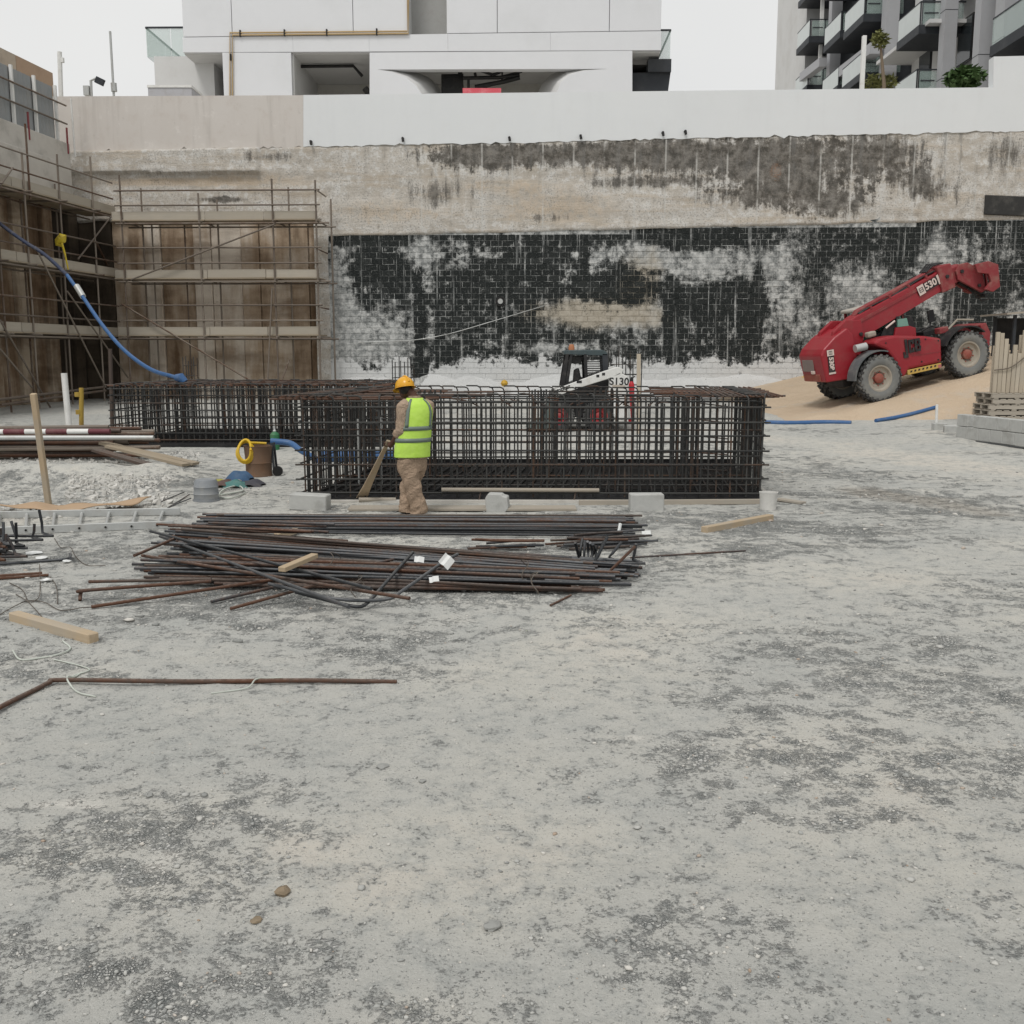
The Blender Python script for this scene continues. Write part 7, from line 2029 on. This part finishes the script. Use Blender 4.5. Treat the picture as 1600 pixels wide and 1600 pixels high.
base_p = Vector((J(646, 803).x, PY, 0)); me.transform(Matrix.Translation(-base_p)); tmp.matrix_basis = Matrix.Translation(base_p)
person = tag(tmp, 'person in hi-vis vest, khaki clothes and yellow hard hat holding a plank, seen from behind', 'person')
# trousers: seat and two legs
def pc(name, m, mat, parent=person, sharp=80): return m.obj(name, mat, parent, smooth=True, sharp=sharp)
tr = MB()
for hp__, kn, an, sd in ((hpL, knL, anL, 1.3), (hpR, knR, anR, 4.1)):
    m = limb([hp__ + Vector((0, 0, .06)), hp__.lerp(kn, .35), kn + Vector((0, 0, .04)), kn.lerp(an, .35), an + Vector((0, 0, .05)), an + Vector((0, 0, -.035))], [.128, .123, .108, .103, .106, .113], n=30, sub=8, wr=.15, wsc=5.5, seed=sd)
    tr.add(m.v, m.f)
m = loft([(J(645, 735), pr * .175, pf * .13), (J(645, 722), pr * .185, pf * .145), (J(646, 704), pr * .18, pf * .14)], 30, 4, wr=.03, seed=2.2); tr.add(m.v, m.f)
pc('trousers', tr, M_khaki)
# shirt: trunk, collar, sleeves
stt = MB()
for m in (loft([(J(645, 716), pr * .20, pf * .155), (J(646, 690), pr * .19, pf * .15), (J(648, 655), pr * .205, pf * .15), (J(649, 636), pr * .20, pf * .125), (J(648, 627), pr * .13, pf * .10), (neck0 + Vector((0, 0, -.01)), pr * .082, pf * .08), (neck0 + Vector((-.005, .005, .045)), pr * .078, pf * .076)], 30, 5, wr=.03, seed=.7),
          limb([shL + pr * .05 + Vector((0, 0, .025)), shL, shL.lerp(elL, .5), elL, elL.lerp(wrL, .25), elL.lerp(wrL, .38)], [.075, .088, .083, .078, .074, .066], n=26, sub=7, wr=.10, wsc=5, seed=3.3),
          limb([shR - pr * .05 + Vector((0, 0, .025)), shR, shR.lerp(elR, .5), elR, elR.lerp(wrR, .35), elR.lerp(wrR, .8)], [.075, .085, .08, .075, .07, .06], n=26, sub=7, wr=.10, wsc=5, seed=5.3)):
    stt.add(m.v, m.f)
pc('shirt', stt, M_khaki2)
# vest
VR = [(644, 713.5, .235, .190), (644.5, 700, .235, .186), (646, 682, .228, .180), (648, 660, .228, .174), (649.5, 644, .222, .160), (650, 633, .195, .135), (649, 626, .145, .108), (648, 621.5, .098, .09)]
vr = [(J(x, y, .01), pr * a, pf * b) for x, y, a, b in VR]
ve = loft(vr, 40, 6, wr=.022, wsc=3.0, seed=1.1, cap=False); ve_o = pc('safety_vest', ve, M_hivis); s_ = ve_o.modifiers.new('t', 'SOLIDIFY'); s_.thickness = .006
def vpt(y, th, k=1.02):
    """point on the vest at photo height y and ring angle th"""
    ys = [v[1] for v in VR]; i = 0
    while i < len(ys) - 2 and y < ys[i + 1]: i += 1
    t = (y - ys[i]) / (ys[i + 1] - ys[i]); x_, a_, b_ = (VR[i][j] * (1 - t) + VR[i + 1][j] * t for j in (0, 2, 3))
    return J(x_, y, .01) + pr * (a_ * math.cos(th) * k) + pf * (b_ * math.sin(th) * k) + Vector((0, 0, 0))
def strip(name, rows):
    m = MB(); n = len(rows[0]); m.add([p for r in rows for p in r], [(i * n + j, i * n + j + 1, (i + 1) * n + j + 1, (i + 1) * n + j) for i in range(len(rows) - 1) for j in range(n - 1)])
    o = m.obj(name, M_refl, ve_o, smooth=True, sharp=80); q = o.modifiers.new('t', 'SOLIDIFY'); q.thickness = .004; return o
for y0, y1 in ((671.5, 665), (690, 683.5)):
    ths = np.linspace(0, 2 * math.pi, 41); strip('reflective_band', [[vpt(y, t, 1.03) for t in ths] for y in (y0, y1)])
for th0 in (-90 - 46, -90 + 40):
    rows = []
    for y in np.linspace(666, 623, 12):
        rows.append([vpt(y, R(th0) + dt, 1.035 if y > 630 else 1.05) for dt in (-.11, 0, .11)])
    strip('shoulder_band', rows)
# vest edge piping at the left arm opening is the sleeve itself; hem band
ths = np.linspace(0, 2 * math.pi, 41)
# hard hat
HM = frame(headc + hd_u * .018 - hd_f * .004, hd_r, hd_f)
m = MB(); pr_ = []
for i in range(9): a = math.pi / 2 * i / 8; pr_.append((math.cos(a), math.sin(a)))
m.lathe([(1.0, -.10)] + pr_[:-1] + [(0.02, 1.0)], 32, Matrix.Diagonal((.118, .142, .128, 1)), cap=False)
ho = m.obj('hard_hat', M_hat, person, HM, smooth=True, sharp=60); s_ = ho.modifiers.new('t', 'SOLIDIFY'); s_.thickness = .004
m = MB(); n = 36; vs = []; fs = []
for j in range(n):
    th = 2 * math.pi * j / n; fr = max(0, math.sin(th)) ** 2
    vs.append(Vector((.117 * math.cos(th), .141 * math.sin(th), -.008))); e = .018 + .042 * fr
    vs.append(Vector(((.117 + e) * math.cos(th), (.141 + e) * math.sin(th), -.018 - .018 * fr)))
for j in range(n): q = (j + 1) % n; fs.append((2 * j, 2 * q, 2 * q + 1, 2 * j + 1))
m.add(vs, fs); o = m.obj('brim', M_hat, ho, HM, smooth=True, sharp=80); s_ = o.modifiers.new('t', 'SOLIDIFY'); s_.thickness = .005
m = MB(); m.tube([(0, .142 * math.cos(a) * 1.0, .130 * math.sin(a) + .002) for a in np.linspace(.3, math.pi - .3, 14)], .012, 6); m.obj('ridge', M_hat, ho, HM, smooth=True)
m = ellip(headc - hd_f * .018 - hd_u * .012, hd_r * .080, hd_f * .085, hd_u * .085); pc('hair', m, M_hair)
# shoes
for an, dx in ((anL, 0), (anR, 0)):
    g_ = gz(an.x, an.y); m = MB()
    c = Vector((an.x, an.y, g_)); rows = [(-.09, .036, .075), (-.05, .043, .10), (0, .044, .105), (.06, .045, .075), (.12, .048, .055), (.17, .038, .045), (.19, .02, .03)]
    m = loft([(c + pf * s + Vector((0, 0, h / 2 + .002)), pr * w_, Vector((0, 0, h / 2 + .004))) for s, w_, h in rows], 16, 3)
    pc('shoe', m, M_shoe)
# plank in the left hand, tapering towards the grip
side = pk_d.cross(Vector((0.25, -1, 0))).normalized(); thk = pk_d.cross(side).normalized()
m = MB(); vs = []; Lk = (pk_bot - pk_top).length
for t_, w_ in ((0, .024), (.15, .026), (.5, .040), (.75, .052), (.92, .068), (1.0, .072)):
    c = pk_top + pk_d * (Lk * t_)
    for sw, st_ in ((-1, -1), (1, -1), (1, 1), (-1, 1)): vs.append(c + side * w_ * sw + thk * .013 * st_)
fs = [(3, 2, 1, 0), (20, 21, 22, 23)]
for i in range(5):
    for j in range(4): fs.append((i * 4 + j, i * 4 + (j + 1) % 4, i * 4 + 4 + (j + 1) % 4, i * 4 + 4 + j))
m.add(vs, fs); tag(m.obj('plank', M_timber, None, bevel=.004), 'tapered timber plank held in the worker\'s left hand, tip on the ground', 'plank')
